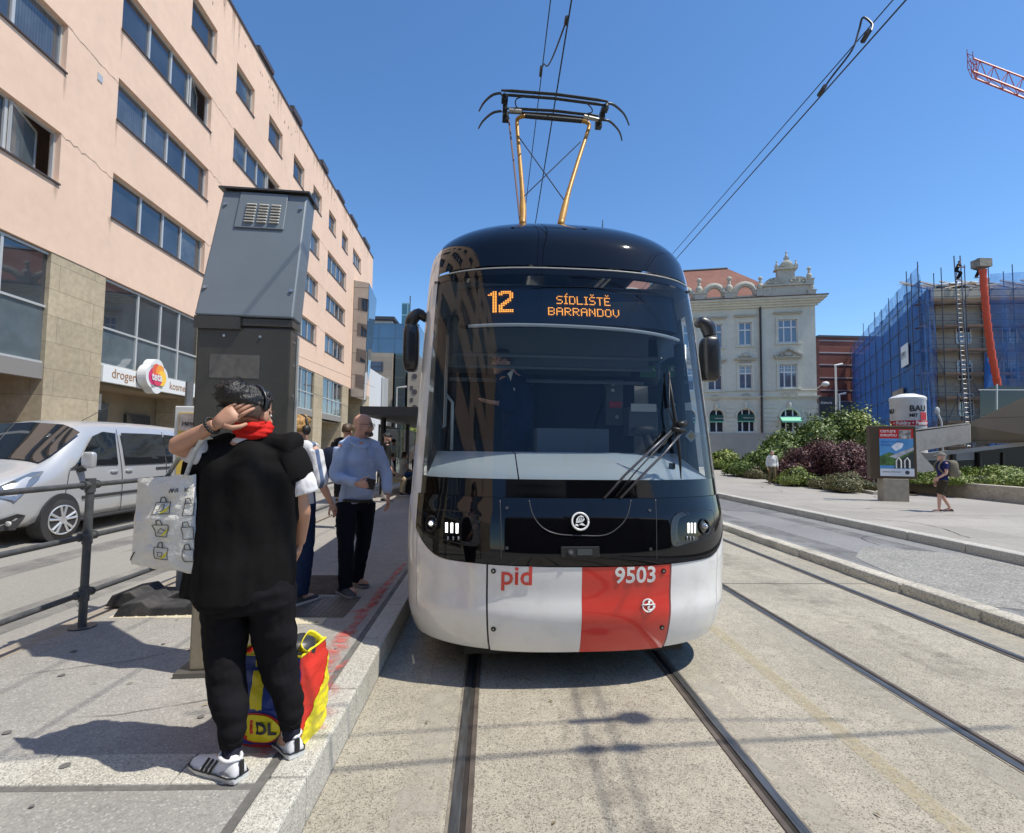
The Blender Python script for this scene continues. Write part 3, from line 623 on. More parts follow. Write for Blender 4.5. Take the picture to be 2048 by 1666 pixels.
# rusticated ground floor bands
for k in range(9):
    z = zpl+.25+k*.38
    if z > zc1-.6: break
    xs = sorted([r for r, t in allr if t == 'a']); a = W_
    for r in xs+[(.27, 0)]: b = MB(); b.bb(a, r[0]-.22, -.05, .0, z, z+.29); b.build('rustication', cream_r, hh); a = r[1]+.22
green = mat('dark green awning', (.01, .08, .055), .6); lgreen = mat('light green awning', (.25, .62, .42), .6)
for i, (r, t) in enumerate(allr):
    u0, u1, z0, z1 = r; wd = u1-u0; h = z1-z0
    b = MB(); tt = .07; y = .12
    b.bb(u0, u1, y, y+.08, z0, z0+tt); b.bb(u0, u1, y, y+.08, z1-tt, z1); b.bb(u0, u0+tt, y, y+.08, z0, z1); b.bb(u1-tt, u1, y, y+.08, z0, z1)
    zm = z0+h*.66; wide = wd > 1.25; xs = [u0+wd*.3, u0+wd*.7] if wide else [u0+wd*.5]
    b.bb(u0+tt, u1-tt, y-.02, y+.08, zm-.06, zm+.06)
    for x in xs: b.bb(x-.05, x+.05, y-.01, y+.07, z0+tt, z1-tt)
    if t == 'm':
        for x in [u0+wd*q for q in (.15, .5, .85)]: b.bb(x-.02, x+.02, y, y+.06, zm, z1-tt)
        b.bb(u0+tt, u1-tt, y, y+.06, zm+h*.16, zm+h*.18)
    f = b.build('window', pwhite, hh); g = MB(); g.quad((u0, y+.05, z0), (u1, y+.05, z0), (u1, y+.05, z1), (u0, y+.05, z1)); g.build('pane', skyg if t != 'a' else wglass, f)
    if t != 'a':
        b = MB(); F = .2
        for (a, c, d, e) in ((u0-F, u0, z0-.1, z1+F), (u1, u1+F, z0-.1, z1+F), (u0, u1, z1, z1+F)): b.bb(a, c, -.07, 0, d, e)
        b.bb(u0-F-.08, u1+F+.08, -.14, 0, z0-.2, z0-.1)
        b.build('window_surround', cream_r, hh)
        b = MB(); zt = z1+.45
        b.bb(u0-.4, u1+.4, -.28, 0, zt+.12, zt+.22); b.bb(u0-.32, u1+.32, -.2, 0, zt, zt+.11)
        if t == 'm' and wide:
            c = (u0+u1)/2
            b.prism([(u0-.35, -.26, zt+.23), (c, -.26, zt+.85), (c, -.26, zt+1.02), (u0-.45, -.26, zt+.36)], (0, .24, 0)); b.prism([(u1+.35, -.26, zt+.23), (u1+.45, -.26, zt+.36), (c, -.26, zt+1.02), (c, -.26, zt+.85)], (0, .24, 0))
            b.ell((c, -.1, zt+.45), (.35, .12, .2)); b.ell((c-.5, -.08, zt+.33), (.2, .1, .1)); b.ell((c+.5, -.08, zt+.33), (.2, .1, .1))
        elif t == 'm':
            c = (u0+u1)/2; b.ell((c, -.1, zt+.5), (.3, .1, .22)); b.ell((c-.4, -.08, zt+.4), (.15, .1, .12)); b.ell((c+.4, -.08, zt+.4), (.15, .1, .12))
            for q in range(6): b.ell((u0+wd*(q+.5)/6, -.1, zt-.12), (.09, .06, .08), nu=8, nv=6)
        b.build('hood_mould', cream_d, hh)
        if t == 'm':
            for q in ((.28, .72) if wide else (.5,)):
                b = MB(); c = u0+wd*q
                b.tube([(c+.38*math.cos(s_), -.04, z0-.72+.24*math.sin(s_)) for s_ in [k*math.pi/8 for k in range(17)]], .05, 6); b.ell((c, -.03, z0-.72), (.16, .06, .12), nu=8, nv=6)
                b.build('stucco_panel', cream_d, hh)
    else:
        # arched head: fill the corners above the arch
        b = MB(); c = (u0+u1)/2; rr = wd/2; n = 10
        for sg_ in (-1, 1):
            pts = [(c+sg_*rr*math.cos(k*math.pi/2/n), -.012, z1-rr+rr*math.sin(k*math.pi/2/n)) for k in range(n+1)]
            b.prism([(c+sg_*rr, -.012, z1+.02), *pts[::-1]] if sg_ > 0 else [(c+sg_*rr, -.012, z1+.02), *pts[::-1]], (0, .15, 0))
        b.build('arch_spandrel', cream_r, hh)
        b = MB(); b.tube([(c+(rr+.1)*math.cos(k*math.pi/14), -.05, z1-rr+(rr+.1)*math.sin(k*math.pi/14)) for k in range(15)], .09, 6); b.ell((c, -.12, z1+.35), (.16, .12, .32)); b.build('arch_moulding', cream_r, hh)
        b = MB(); zz = z0+h*.52
        if i == 6: b.prism([(u0-.1, -.05, zz+.3), (u0-.1, -.9, zz-.1), (u0-.1, -.9, zz-.25), (u0-.1, -.05, zz)], (wd+.2, 0, 0)); b.build('awning', lgreen, hh)
        else:
            b.bb(u0+.05, u1-.05, -.03, .05, zz-.1, zz+.5); a_ = b.build('awning', green, hh); text_obj('lettering', 'restaurace', .2, pwhite, a_, M=Matrix.Translation((u0+.45, -.04, zz+.15)) @ Matrix.Rotation(R(90), 4, 'X'))
            b = MB(); b.bb(u0, u1, -.04, .05, zz-.16, zz-.08); b.build('awning_rail', lgreen, a_)
dp = hp(1521, 700)[0]; b = MB(); b.tube([(dp, -.15, zpl), (dp, -.15, ztop-.5)], .09, 8); b.build('downpipe', mat('dark pipe', (.03, .025, .025), .5), hh)
# parapet: arches with urns, gable at the corner, roof behind
def urn(b, u, z, s):
    b.box((u, -.1, z+.25*s), (.7*s, .5*s, .5*s)); b.box((u, -.1, z+.56*s), (.85*s, .6*s, .1*s)); b.ell((u, -.1, z+.9*s), (.26*s, .26*s, .3*s)); b.ell((u, -.1, z+1.3*s), (.13*s, .13*s, .22*s)); b.ell((u, -.1, z+1.62*s), (.19*s, .19*s, .17*s))
zp = ztop+.26
b = MB(); gx0, gx1 = hp(1526, 560)[0], -.35
b.bb(gx0, gx1, -.2, .4, zp, zp+1.25); b.bb(gx0-.1, gx1+.1, -.35, .45, zp+1.25, zp+1.42)
gc = (gx0+gx1)/2; gw = (gx1-gx0)/2
for c in (gc-gw*.48, gc+gw*.48):
    pts = [(c+gw*.5*math.cos(k*math.pi/14), -.18, zp+1.42+gw*.42*math.sin(k*math.pi/14)) for k in range(15)]; b.prism(pts, (0, .5, 0))
    for k in range(5): b.tube([(c, -.2, zp+1.5), (c+gw*.42*math.cos(R(30+k*30)), -.22, zp+1.42+gw*.36*math.sin(R(30+k*30)))], [.05, .14], 6)
b.bb(gc-gw*.40, gc+gw*.34, -.2, .4, zp+1.42, zp+3.0); b.bb(gc-gw*.5, gc+gw*.45, -.4, .5, zp+3.0, zp+3.18)
pts = [(gc+gw*.31*math.cos(k*math.pi/14), -.2, zp+3.18+gw*.42*math.sin(k*math.pi/14)) for k in range(15)]; b.prism(pts, (0, .5, 0)); b.ell((gc, -.25, zp+3.6), (.45, .12, .4))
b.v = [Vector((v.x, v.y, zp+(v.z-zp)*.82)) for v in b.v]; b.build('gable', cream_d, hh)
b = MB(); urn(b, gc, zp+(3.18+gw*.40)*.82, .5); b.build('finial', cream_d, hh)
for (x, y_, s_) in ((gc-gw*.42, zp+2.6, .4), (gc+gw*.4, zp+2.6, .42), (gx1+.05, zp+.0, .9), (gx1-.1, zp+1.0, .9), (gx0-.25, zp+.2, 1.0), (hp(1458, 580)[0], zp, 1.2), (hp(1398, 590)[0], zp, 1.2), (hp(1398, 590)[0]-4.2, zp, 1.2), (hp(1398, 590)[0]-8.4, zp, 1.2)):
    b = MB(); urn(b, x, y_, s_); b.build('urn', cream_d, hh)
xs = [gx0-.2, hp(1458, 580)[0], hp(1398, 590)[0], hp(1398, 590)[0]-4.2, hp(1398, 590)[0]-8.4]
for k in range(4):
    a, c = xs[k+1]+.4, xs[k]-.4; b = MB(); m_ = (a+c)/2; r_ = (c-a)/2
    b.tube([(m_+r_*math.cos(q*math.pi/16), 0, zp+.35+1.05*math.sin(q*math.pi/16)) for q in range(17)], .28, 8); b.bb(a-.1, c+.1, -.1, .2, zp, zp+.35)
    b.build('parapet_arch', cream_d, hh)
rz_ = hp(1450, 548)[1]+1.6
b = MB(); x1 = hp(1540, 560)[0]
b.add([(W_, .6, zp), (x1+2.5, .6, zp), (x1-2.5, 6, zp+4.9), (W_, 6, zp+4.9), (x1+2.5, 11.5, zp), (W_, 11.5, zp)], [(0, 1, 2, 3), (1, 4, 2), (3, 2, 4, 5)]); b.build('roof', rooft, hh)
b = MB(); b.tube([(W_, 6, zp+4.92), (x1-2.5, 6, zp+4.92)], .12, 6); b.build('roof_ridge', mat('dark roof', (.05, .05, .055), .6), hh)
b = MB(); a = hp(1640, 770); b.tube([(0.0, -.1, a[1]-.3), (.3, -.5, a[1])], .04, 6); b.ell((.45, -.7, a[1]), (.3, .3, .22)); b.build('wall_lamp', pwhite, hh)
a = hp(1638, 822); b = MB(); b.bb(.1, 1.3, -.2, -.1, a[1]-.5, a[1]+1.2); q = b.build('hanging_sign', mat('sign black', (.02, .02, .025), .4), hh)
text_obj('lettering', 'Galerie', .3, pwhite, q, M=Matrix.Translation((.2, -.21, a[1]+.6)) @ Matrix.Rotation(R(90), 4, 'X'))
# ================================================================ brick office behind
brickr = mat('dark red brick', (.25, .075, .05), .8, var=((.5, .1), (6, .1)), brick=(.6, .25, .02, (.16, .06, .045)))
P1 = at(1632, 760, Y=74); P1.z = 0
bo = thing('brick_building', 'plain dark red brick building with pale string lines behind the cream house', 'building', P1, 0)
q = lambda x, y: (at(x, y, Y=74)-P1)
b = MB(); b.bb(.6, q(1760, 760).x, 0, 14, q(1690, 803).z, q(1690, 676).z); b.build('wall', brickr, bo)
b = MB(); b.bb(.9, q(1760, 760).x, .2, 14, 0, q(1690, 804).z); b.build('ground_floor', mat('grey blue base', (.16, .19, .24), .7), bo)
b = MB(); b.bb(.4, q(1765, 760).x, -.2, 14.2, q(1690, 676).z, q(1690, 673).z+.1); b.build('roof_edge', mat('dark roof', (.05, .05, .055), .6), bo)
for yy in (682, 706, 730, 756, 781, 803): b = MB(); z = q(1690, yy).z; b.bb(.55, q(1760, 760).x, -.06, 0, z-.08, z+.08); b.build('string_course', mat('pale band', (.45, .38, .36), .8), bo)
for (xx, yt, Yd, lab, hd) in ((1671, 731, 50, 'tall pale street light pole standing in front of the red brick building', 1), (1679, 789, 56, 'shorter pale light pole right of the tall one before the brick building', 1)):
    a = at(xx, yt, Y=Yd); l_ = thing('street_lamp', lab, 'lamp', (a.x, Yd, 0)); b = MB(); b.tube([(0, 0, 0), (0, 0, a.z)], [.13, .08], 8); b.build('pole', pwhite, l_)
    b = MB(); b.tube([(-.1, 0, a.z), (.7 if hd else .3, 0, a.z+.15)], [.08, .12], 8); b.build('lamp_head', pwhite, l_)
# ================================================================ house under renovation with scaffold
def interp(P, Q, t): return P+(Q-P)*t
SCp = at(1841, 700, Y=41); SCp.z = 0                      # corner
SL = at(1701, 700, Y=74); SL.z = 0                        # far end of the netted side
SRA = R(-9); SR = SCp+Vector((math.cos(SRA), math.sin(SRA), 0))*16
zt_c = at(1841, 562, Y=41).z
hs = thing('renovated_house', 'tall pale house being renovated behind scaffolding with its roof timbers open', 'building', SCp, 0)
old = mat('old house render', (.42, .38, .31), .85, var=((.3, .12), (3, .1)), dirt=(.7, (.30, .27, .22), .5))
def local(P): return P-SCp
_dl = local(SL).normalized(); _nl = Vector((_dl.y, -_dl.x, 0)); _dr = local(SR).normalized(); _nr = Vector((-_dr.y, _dr.x, 0))
c0 = _nl*1.3+_nr*1.3; c1 = local(SL)+_nl*1.3; c2 = local(SR)+_nr*1.3
b = MB(); zt = zt_c-.4
b.quad(c0, c1, c1+Vector((0, 0, zt)), c0+Vector((0, 0, zt))); b.quad(c0, c2, c2+Vector((0, 0, zt)), c0+Vector((0, 0, zt)))
b.quad(c1, c1+Vector((14, -4, 0)), c1+Vector((14, -4, zt)), c1+Vector((0, 0, zt)))
b.build('wall', old, hs, fix=False)
d2 = (c2-c0).normalized(); n2 = Vector((d2.y, -d2.x, 0))
b = MB(); b.add([c0+n2*.35+Vector((0, 0, zt-.9)), c2+n2*.35+Vector((0, 0, zt-.9)), c2+n2*.35+Vector((0, 0, zt-.1)), c0+n2*.35+Vector((0, 0, zt-.1)), c0+Vector((0, 0, zt-1.3)), c2+Vector((0, 0, zt-1.3)), c0+Vector((0, 0, zt)), c2+Vector((0, 0, zt))], [(0, 1, 2, 3), (4, 5, 1, 0), (3, 2, 7, 6)]); b.build('cornice', cream_d, hs, fix=False)
def on2(s, z, o=.0): return c0+d2*s+n2*o+Vector((0, 0, z))
for r_, (zb, zh) in enumerate(((1.6, 1.8), (4.6, 1.9), (7.6, 1.6), (10.6, 1.4))):
    for k in range(4):
        s0 = 2.0+k*3.5; b = MB(); b.quad(on2(s0, zb, .04), on2(s0+1.2, zb, .04), on2(s0+1.2, zb+zh, .04), on2(s0, zb+zh, .04)); f = b.build('window', skyg, hs, fix=False)
        b = MB()
        for (a_, c_, d_, e_) in ((0, 1.2, 0, .1), (0, 1.2, zh-.1, zh), (0, .1, 0, zh), (1.1, 1.2, 0, zh), (.55, .65, 0, zh), (0, 1.2, zh*.6, zh*.6+.08)): b.quad(on2(s0+a_, zb+d_, .07), on2(s0+c_, zb+d_, .07), on2(s0+c_, zb+e_, .07), on2(s0+a_, zb+e_, .07))
        b.build('window_frame', pwhite, f, fix=False)
# open rafters
wood = mat('scaffold boards', (.22, .13, .07), .85, var=((2, .3), (15, .15)))
palew = mat('pale roof timber', (.55, .50, .42), .8, var=(4, .15))
for k in range(10):
    p0 = on2(-.2+k*1.65, zt-.2, .5); b = MB(); b.tube([p0, p0+Vector((.3, 3.4, 1.7))], .09, 4); b.build('rafter', palew, hs)
b = MB(); b.quad(on2(0, zt, 0), on2(16, zt, 0), on2(16, zt+1.6, -4), on2(0, zt+1.6, -4)); b.build('roof_deck', mat('roof felt', (.10, .10, .11), .8), hs, fix=False)
b = MB(); b.quad(on2(.6, zt+.3, .3), on2(4.4, zt+.35, .3), on2(4.4, zt+1.2, -2), on2(2.2, zt+1.0, -2)); b.build('roof_sheet', mat('bright foil', (.8, .8, .8), .3, .3), hs, fix=False)
for k in range(12):
    a_ = on2(.2+rnd.random()*4, zt+rnd.uniform(-.1, .5), .3); b = MB(); b.tube([a_, a_+Vector((rnd.uniform(.6, 1.6), rnd.uniform(-.5, .5), rnd.uniform(-.2, .5)))], .06, 4); b.build('loose_timber', wood if k % 2 else palew, hs)
# --- scaffold
gal = mat('scaffold steel', (.10, .11, .13), .5, .5)
sc_ = thing('scaffold', 'tall steel scaffold with brown boards and blue netting around the renovated house', 'scaffold', SCp, 0)
dR = (local(SR)).normalized(); nR = Vector((dR.y, -dR.x, 0)); dL = (local(SL)).normalized(); LL = local(SL).length
lv = [k*1.95+.15 for k in range(8)]
topz = zt_c+.9
for k in range(10):
    for o in (0, .9):
        s = k*1.75; p = dR*s-nR*o; b = MB(); h = topz+rnd.uniform(-.4, .5)*(o == 0); b.tube([p, p+Vector((0, 0, h))], .035, 5); b.build('standard', gal, sc_)
for k in range(11):
    p = dL*(LL*k/10); b = MB(); h = topz+rnd.uniform(.2, 1.4); b.tube([p, p+Vector((0, 0, h))], .04, 5); b.build('standard', gal, sc_)
for z in lv:
    for dz in (0, .5, 1.0):
        b = MB(); b.tube([Vector((0, 0, z+dz)), dR*16+Vector((0, 0, z+dz))], .03, 5); b.build('ledger', gal, sc_)
    b = MB(); b.tube([Vector((0, 0, z+1)), dL*LL+Vector((0, 0, z+1))], .035, 5); b.build('ledger', gal, sc_)
    b = MB(); p0, p1 = Vector((0, 0, z)), dR*16+Vector((0, 0, z)); b.quad(p0, p1, p1-nR*.9, p0-nR*.9); b.quad(p0+Vector((0, 0, -.12)), p1+Vector((0, 0, -.12)), p1, p0); b.quad(p0+Vector((0, 0, .15)), p1+Vector((0, 0, .15)), p1, p0)
    b.build('board_deck', wood, sc_, fix=False)
for k in range(5):
    for j in range(3):
        b = MB(); s0 = 1.75*(1+k*2); z0 = lv[j*2]; a_ = dR*s0+nR*.04+Vector((0, 0, z0)); c_ = dR*(s0+1.75*(1 if (k+j) % 2 else -1))+nR*.04+Vector((0, 0, z0+3.9)); b.tube([a_, c_], .03, 5); b.build('brace', gal, sc_)
def netmat(name, col, a):
    m = bpy.data.materials.new(name); m.use_nodes = True; N = m.node_tree.nodes; L = m.node_tree.links; p = N['Principled BSDF']; p.inputs['Base Color'].default_value = (*col, 1); p.inputs['Roughness'].default_value = .8
    t = N.new('ShaderNodeTexNoise'); tc = N.new('ShaderNodeTexCoord'); L.new(tc.outputs['Object'], t.inputs[0]); t.inputs['Scale'].default_value = 1.1; t.inputs['Detail'].default_value = 6
    r = N.new('ShaderNodeMapRange'); r.inputs[1].default_value = .3; r.inputs[2].default_value = .7; r.inputs[3].default_value = a[0]; r.inputs[4].default_value = a[1]; L.new(t.outputs[0], r.inputs[0]); L.new(r.outputs[0], p.inputs['Alpha'])
    tr = p.inputs.get('Transmission Weight'); return m
netb = netmat('blue netting', (.02, .12, .38), (.72, .97)); netl = netmat('blue netting thin', (.03, .14, .40), (.25, .6))
def sheet(P, Q, z0, z1, zz0, zz1, m, n=24, amp=.15, name='netting'):
    b = MB(); rows_ = 8
    for i in range(n+1):
        t = i/n; p = interp(P, Q, t)
        for j in range(rows_+1):
            s = j/rows_; z = (z0+(zz0-z0)*t)*(1-s)+(z1+(zz1-z1)*t)*s
            b.v.append(p+Vector((math.sin(i*1.7+j)*amp*.5, -amp-amp*math.sin(i*2.1+j*.8), z)))
    for i in range(n):
        for j in range(rows_): a_ = i*(rows_+1)+j; b.f.append((a_, a_+1, a_+rows_+2, a_+rows_+1)); b.m.append(0)
    return b.build(name, m, sc_, smooth=True, fix=False)
sheet(Vector((0, 0, 0)), dL*LL, 0, zt_c+.1, 0, zt_c, netb, 40)
sheet(Vector((0, 0, 0)), dL*LL, zt_c-.1, topz+.4, zt_c-.2, topz+.2, netl, 40, .1)
sheet(Vector((-.3, -.3, 0)), dR*1.0, .1, zt_c-.6, .1, zt_c-.6, netl, 8)
sheet(dR*4.6, dR*5.2, .1, 9.8, .1, 8.6, netb, 5, .1); sheet(dR*5.2, dR*16, 2.0, zt_c+.4, 2.0, zt_c+.8, netl, 20, .1)
b = MB()
for k in (0, .45): b.tube([dR*3.0+nR*.3+dR*k, dR*2.55+nR*.3+dR*k+Vector((0, 0, zt_c+1.9))], .05, 5)
for k in range(42): z = .3+k*.38; s = 3.0-.45*z/(zt_c+2.6); b.tube([dR*s+nR*.3+Vector((0, 0, z)), dR*(s+.45)+nR*.3+Vector((0, 0, z))], .022, 4)
b.build('hoist_ladder', mat('galvanised', (.26, .26, .27), .45, .6), sc_)
for (px, py, w_, h_, Yf) in ((1802, 662, 1.5, 1.9, 0), (2003, 738, 3.0, 1.1, 1)):
    pass
# banners
bm_ = mat('site banner', (.70, .72, .75), .6)
bn = thing('site_banner', 'white lettered site banner tied to the right part of the scaffold', 'banner', SCp+dR*8.1+nR*.35, SRA)
zz = at(2003, 738, Y=39).z; b = MB(); b.bb(0, 2.35, -.02, .02, zz-.65, zz+.55); b.build('sheet', bm_, bn)
text_obj('lettering', 'REKONSTRUKCE', .2, mat('banner ink', (.12, .14, .2), .6), bn, M=Matrix.Translation((.25, -.03, zz+.05)) @ Matrix.Rotation(R(90), 4, 'X')); text_obj('lettering', 'OBJEKTU', .16, MATS['banner ink'], bn, M=Matrix.Translation((.6, -.03, zz-.3)) @ Matrix.Rotation(R(90), 4, 'X'))
angL = math.atan2(dL.y, dL.x)
for (t_, z_, w_, h_, nm, lab, m_) in ((.10, 9.3, 2.0, 1.9, 'site_banner', 'small white square site sign high on the blue netting', bm_), (.16, 4.3, 3.4, 3.2, 'site_banner', 'faded brown square panel low on the blue netting', mat('faded brown', (.28, .22, .18), .8, var=(1, .3)))):
    o_ = thing(nm, lab, 'banner', SCp+dL*(LL*t_)+Vector((-.35, -.35, 0)), angL); b = MB(); b.bb(0, w_*1.3, -.02, .02, z_, z_+h_); b.build('sheet', m_, o_)
    if m_ is bm_: text_obj('lettering', 'IPPU', .9, MATS['banner ink'], o_, M=Matrix.Translation((2.4, .04, z_+.7)) @ Matrix.Rotation(R(180), 4, 'Z') @ Matrix.Rotation(R(90), 4, 'X'))
# orange debris chute
orange = mat('orange chute plastic', (.68, .085, .03), .55, var=(2, .12))
ch = thing('debris_chute', 'long orange debris chute hanging down the scaffold front', 'chute', SCp, 0)
top = at(1951, 545, Y=38)-SCp; bot = at(1989, 812, Y=38)-SCp; n = 15
for k in range(n):
    t0, t1 = k/n, (k+1)/n; bend = lambda t: Vector((.25*math.sin(t*3.1)*-1, -.6, 0)); p0 = interp(top, bot, t0)+bend(t0); p1 = interp(top, bot, t1)+bend(t1)
    b = MB(); b.tube([p0, p1+(p1-p0)*.12], [.26, .19], 12); b.build('chute_segment', orange, ch)
b = MB(); b.box(top+Vector((0, -.5, .5)), (.95, .8, .6)); b.build('hopper', mat('hopper canvas', (.28, .25, .2), .8, var=(3, .3)), ch)
# tower crane
redc = mat('crane red', (.42, .05, .035), .5, var=(.3, .15))
cr_ = thing('tower_crane', 'red lattice crane jib reaching in from the right edge of the sky', 'crane', (0, 0, 0))
tip = at(1948, 150, Y=62); en = at(2048, 190, Y=58.5); dj = (en-tip).normalized(); dj2 = Vector((dj.x, dj.y, 0)).normalized(); sd = Vector((-dj2.y, dj2.x, 0))
cr_.location = (tip.x+45, tip.y-12, 0)
T = lambda s, o, z: tip+dj*s+sd*o+Vector((0, 0, z))-cr_.location
b = MB(); J = 46; st = 1.9
b.tube([T(0, -1, 0), T(J, -1, 0)], .13, 5); b.tube([T(0, 1, 0), T(J, 1, 0)], .13, 5); b.tube([T(0, 0, 2.2), T(J, 0, 2.2)], .11, 5)
for k in range(int(J/st)):
    s = k*st
    for o in (-1, 1): b.tube([T(s, o, 0), T(s+st/2, 0, 2.2)], .05, 4); b.tube([T(s+st/2, 0, 2.2), T(s+st, o, 0)], .05, 4)
    b.tube([T(s, -1, 0), T(s, 1, 0)], .05, 4); b.tube([T(s, -1, 0), T(s+st, 1, 0)], .04, 4)
b.build('jib', redc, cr_)
b = MB()
for z in (0, 1.1, 2.0): b.tube([T(-.6, -1.2, z), T(.2, -1.2, z), T(.2, 1.2, z), T(-.6, 1.2, z), T(-.6, -1.2, z)], .045, 4)
for (s, o) in ((-.6, -1.2), (-.6, 1.2), (.2, -1.2), (.2, 1.2)): b.tube([T(s, o, 0), T(s, o, 2.6)], .05, 4)
b.build('end_cage', redc, cr_)
b = MB(); c_ = T(J, 0, 0); gz = c_.z
for (x, y) in ((-1, -1), (1, -1), (1, 1), (-1, 1)): b.tube([(c_.x+x, c_.y+y, 0), (c_.x+x, c_.y+y, gz+4)], .12, 4)
for k in range(int(gz/2)): b.tube([(c_.x-1, c_.y-1, k*2), (c_.x+1, c_.y-1, k*2+2)], .06, 4); b.tube([(c_.x+1, c_.y+1, k*2), (c_.x-1, c_.y+1, k*2+2)], .06, 4)
b.build('mast', redc, cr_)
# ================================================================ low modern structure and silo on the right
conc = mat('ramp concrete', (.40, .38, .34), .85, var=((.8, .1), (8, .1)), dirt=(1.2, (.25, .24, .22), .6), bump=(20, .4))
pan = mat('bronze wall panels', (.30, .255, .18), .45, .15, brick=(3.1, 1.15, .015, (.12, .1, .08), 0), var=(.7, .06))
Yk = 27
ub = thing('underpass_building', 'low bronze panelled building with a glazed strip at the right edge', 'building', (at(1940, 900, Y=Yk).x, Yk, 0), 0)
U = lambda px, py, Y=Yk: at(px, py, Y=Y)-Vector(ub.location)
b = MB(); A_, B2, C2, D2 = U(1928, 850), U(2048, 795, 25), U(2048, 882, 25), U(1940, 884)
ex = (B2-A_)*1.6; ex2 = (C2-D2)*1.6
b.prism([D2, D2+ex2, A_+ex, A_], (4.5, 4, 0)); b.build('panel_wall', pan, ub)
b = MB(); XT = lambda p, q, t=1.8: p+(q-p)*t
b.prism([U(1846, 907), XT(U(1846, 907), U(2048, 884, 25.5)), XT(U(1846, 915), U(2048, 892, 25.5)), U(1846, 915)], (.5, .5, 0)); b.build('handrail_beam', mat('bright steel', (.6, .6, .58), .3, .7), ub)
b = MB(); b.prism([U(1850, 915, 27.4), XT(U(1850, 915, 27.4), U(2048, 893, 27)), XT(U(1850, 962, 27.4), U(2048, 962, 27)), U(1850, 962, 27.4)], (0, .3, 0)); b.build('glazing', mat('dark shop glass', (.018, .020, .022), .25, spec=.3), ub)
for xx in (1906, 1960, 2006):
    b = MB(); b.prism([U(xx, 905), U(xx+5, 905), U(xx+5, 960), U(xx, 960)], (0, .25, 0)); b.build('mullion', mat('dark bronze', (.06, .05, .04), .5), ub)
for (x0, x1) in ((1850, 1905), (1913, 1958), (1967, 2005), (2012, 2048)):
    b = MB(); b.prism([U(x0, 906, 27.2), U(x1, 900, 27.2), U(x1, 919, 27.2), U(x0, 921, 27.2)], (0, .05, 0)); b.build('white_blind', mat('blind white', (.55, .57, .6), .7), ub)
rw = thing('ramp_wall', 'grey concrete ramp parapet between the billboard and bronze panels', 'wall', Vector((at(1830, 900, Y=26).x, 26, 0)), 0)
U2 = lambda px, py, Y=26: at(px, py, Y=Y)-Vector(rw.location)
b = MB(); b.prism([U2(1815, 863), U2(1940, 848), U2(1941, 885), U2(1822, 905)], (.5, .5, 0)); b.build('parapet', conc, rw)
b = MB(); b.prism([U2(1805, 862), U2(1937, 845), U2(1938, 849), U2(1806, 867)], (.6, .6, 0)); b.build('coping', gran_d, rw)
b = MB(); b.prism([U2(1818, 880, 23), U2(1840, 905, 23), U2(1868, 935, 23), U2(1868, 962, 23), U2(1850, 962, 23), U2(1818, 925, 23)], (0, .4, 0)); b.build('stair_wall', conc, rw)
_q = at(1838, 962, Y=22.3); stp = thing('stairs', 'short flight of dark stone steps going up behind the billboard', 'stairs', (_q.x, 22.3, .13))
for k in range(8):
    b = MB(); b.bb(-.75, .75, k*.32, k*.32+.34, -.0, .12+k*.13); b.build('step', mat('step stone', (.2, .18, .16), .8, var=(3, .2)), stp)
# glass balustrade above
gb = thing('glass_balustrade', 'greenish glass balustrade with thin rails above the bronze panels', 'balustrade', (at(1960, 830, Y=32).x, 32, 0))
G = lambda x, y: at(x, y, Y=32)-Vector(gb.location)
b = MB(); b.prism([G(1960, 858), G(2100, 835), G(2100, 778), G(1992, 770), G(1960, 780)], (0, .02, 0)); b.build('glass', glass_mat('balustrade glass', (.55, .68, .62), 1.2), gb)
b = MB(); b.tube([G(1957, 780), G(2100, 780)], .03, 6); b.tube([G(1994, 768), G(1994, 850)], .04, 6); b.build('rail', MATS['bright steel'], gb)
# silo
a = at(1817, 860, Y=33); si = thing('silo', 'white cylindrical mortar silo with red and black lettering behind the billboard', 'silo', (a.x, 33, 0))
sr = (at(1846, 830, Y=33).x-at(1788, 830, Y=33).x)/2; z1 = at(1817, 795, Y=33).z; z0 = at(1817, 905, Y=33).z
sw = mat('silo white', (.78, .77, .74), .45, var=(1.5, .06), dirt=(2.5, (.55, .5, .42), .4))
b = MB(); n = 40; prof = [(z0-.6, .5), (z0, .98), (z1-.25, 1), (z1-.2, 1.03), (z1-.05, 1.03), (z1+.05, .9), (z1+.22, .4)]
b.loft([[Vector((sr*k*math.cos(2*math.pi*i/n), sr*k*math.sin(2*math.pi*i/n), z)) for i in range(n)] for z, k in prof]); o_ = b.build('tank', sw, si); smooth_by_angle(o_)
for (x, y) in ((-.7, -.7), (.7, -.7), (.7, .7), (-.7, .7)): b = MB(); b.tube([(x*sr, y*sr, 0), (x*sr, y*sr, z0)], .06, 6); b.build('leg', gal, si)
sred = mat('silo red', (.55, .02, .03), .5); sblk = mat('ink black', (.012, .012, .012), .5)
def wrap(o, r, cx=0):
    for v in o.data.vertices:
        th = (v.co.x+cx)/r; d = -v.co.y; v.co = Vector(((r+d)*math.sin(th), -(r+d)*math.cos(th), v.co.z))
    o.data.update()
TXs = lambda x, z: Matrix.Translation((x, -.012, z)) @ Matrix.Rotation(R(90), 4, 'X')
ph = z1-z0; zb = at(1817, 852, Y=33).z
b = MB(); m_ = 24
b.loft([[Vector((sr*1.012*math.cos(2*math.pi*i/40), sr*1.012*math.sin(2*math.pi*i/40), z)) for i in range(40)] for z in (zb-.0, zb+.32)], cap=False); b.build('red_band', sred, si, fix=False)
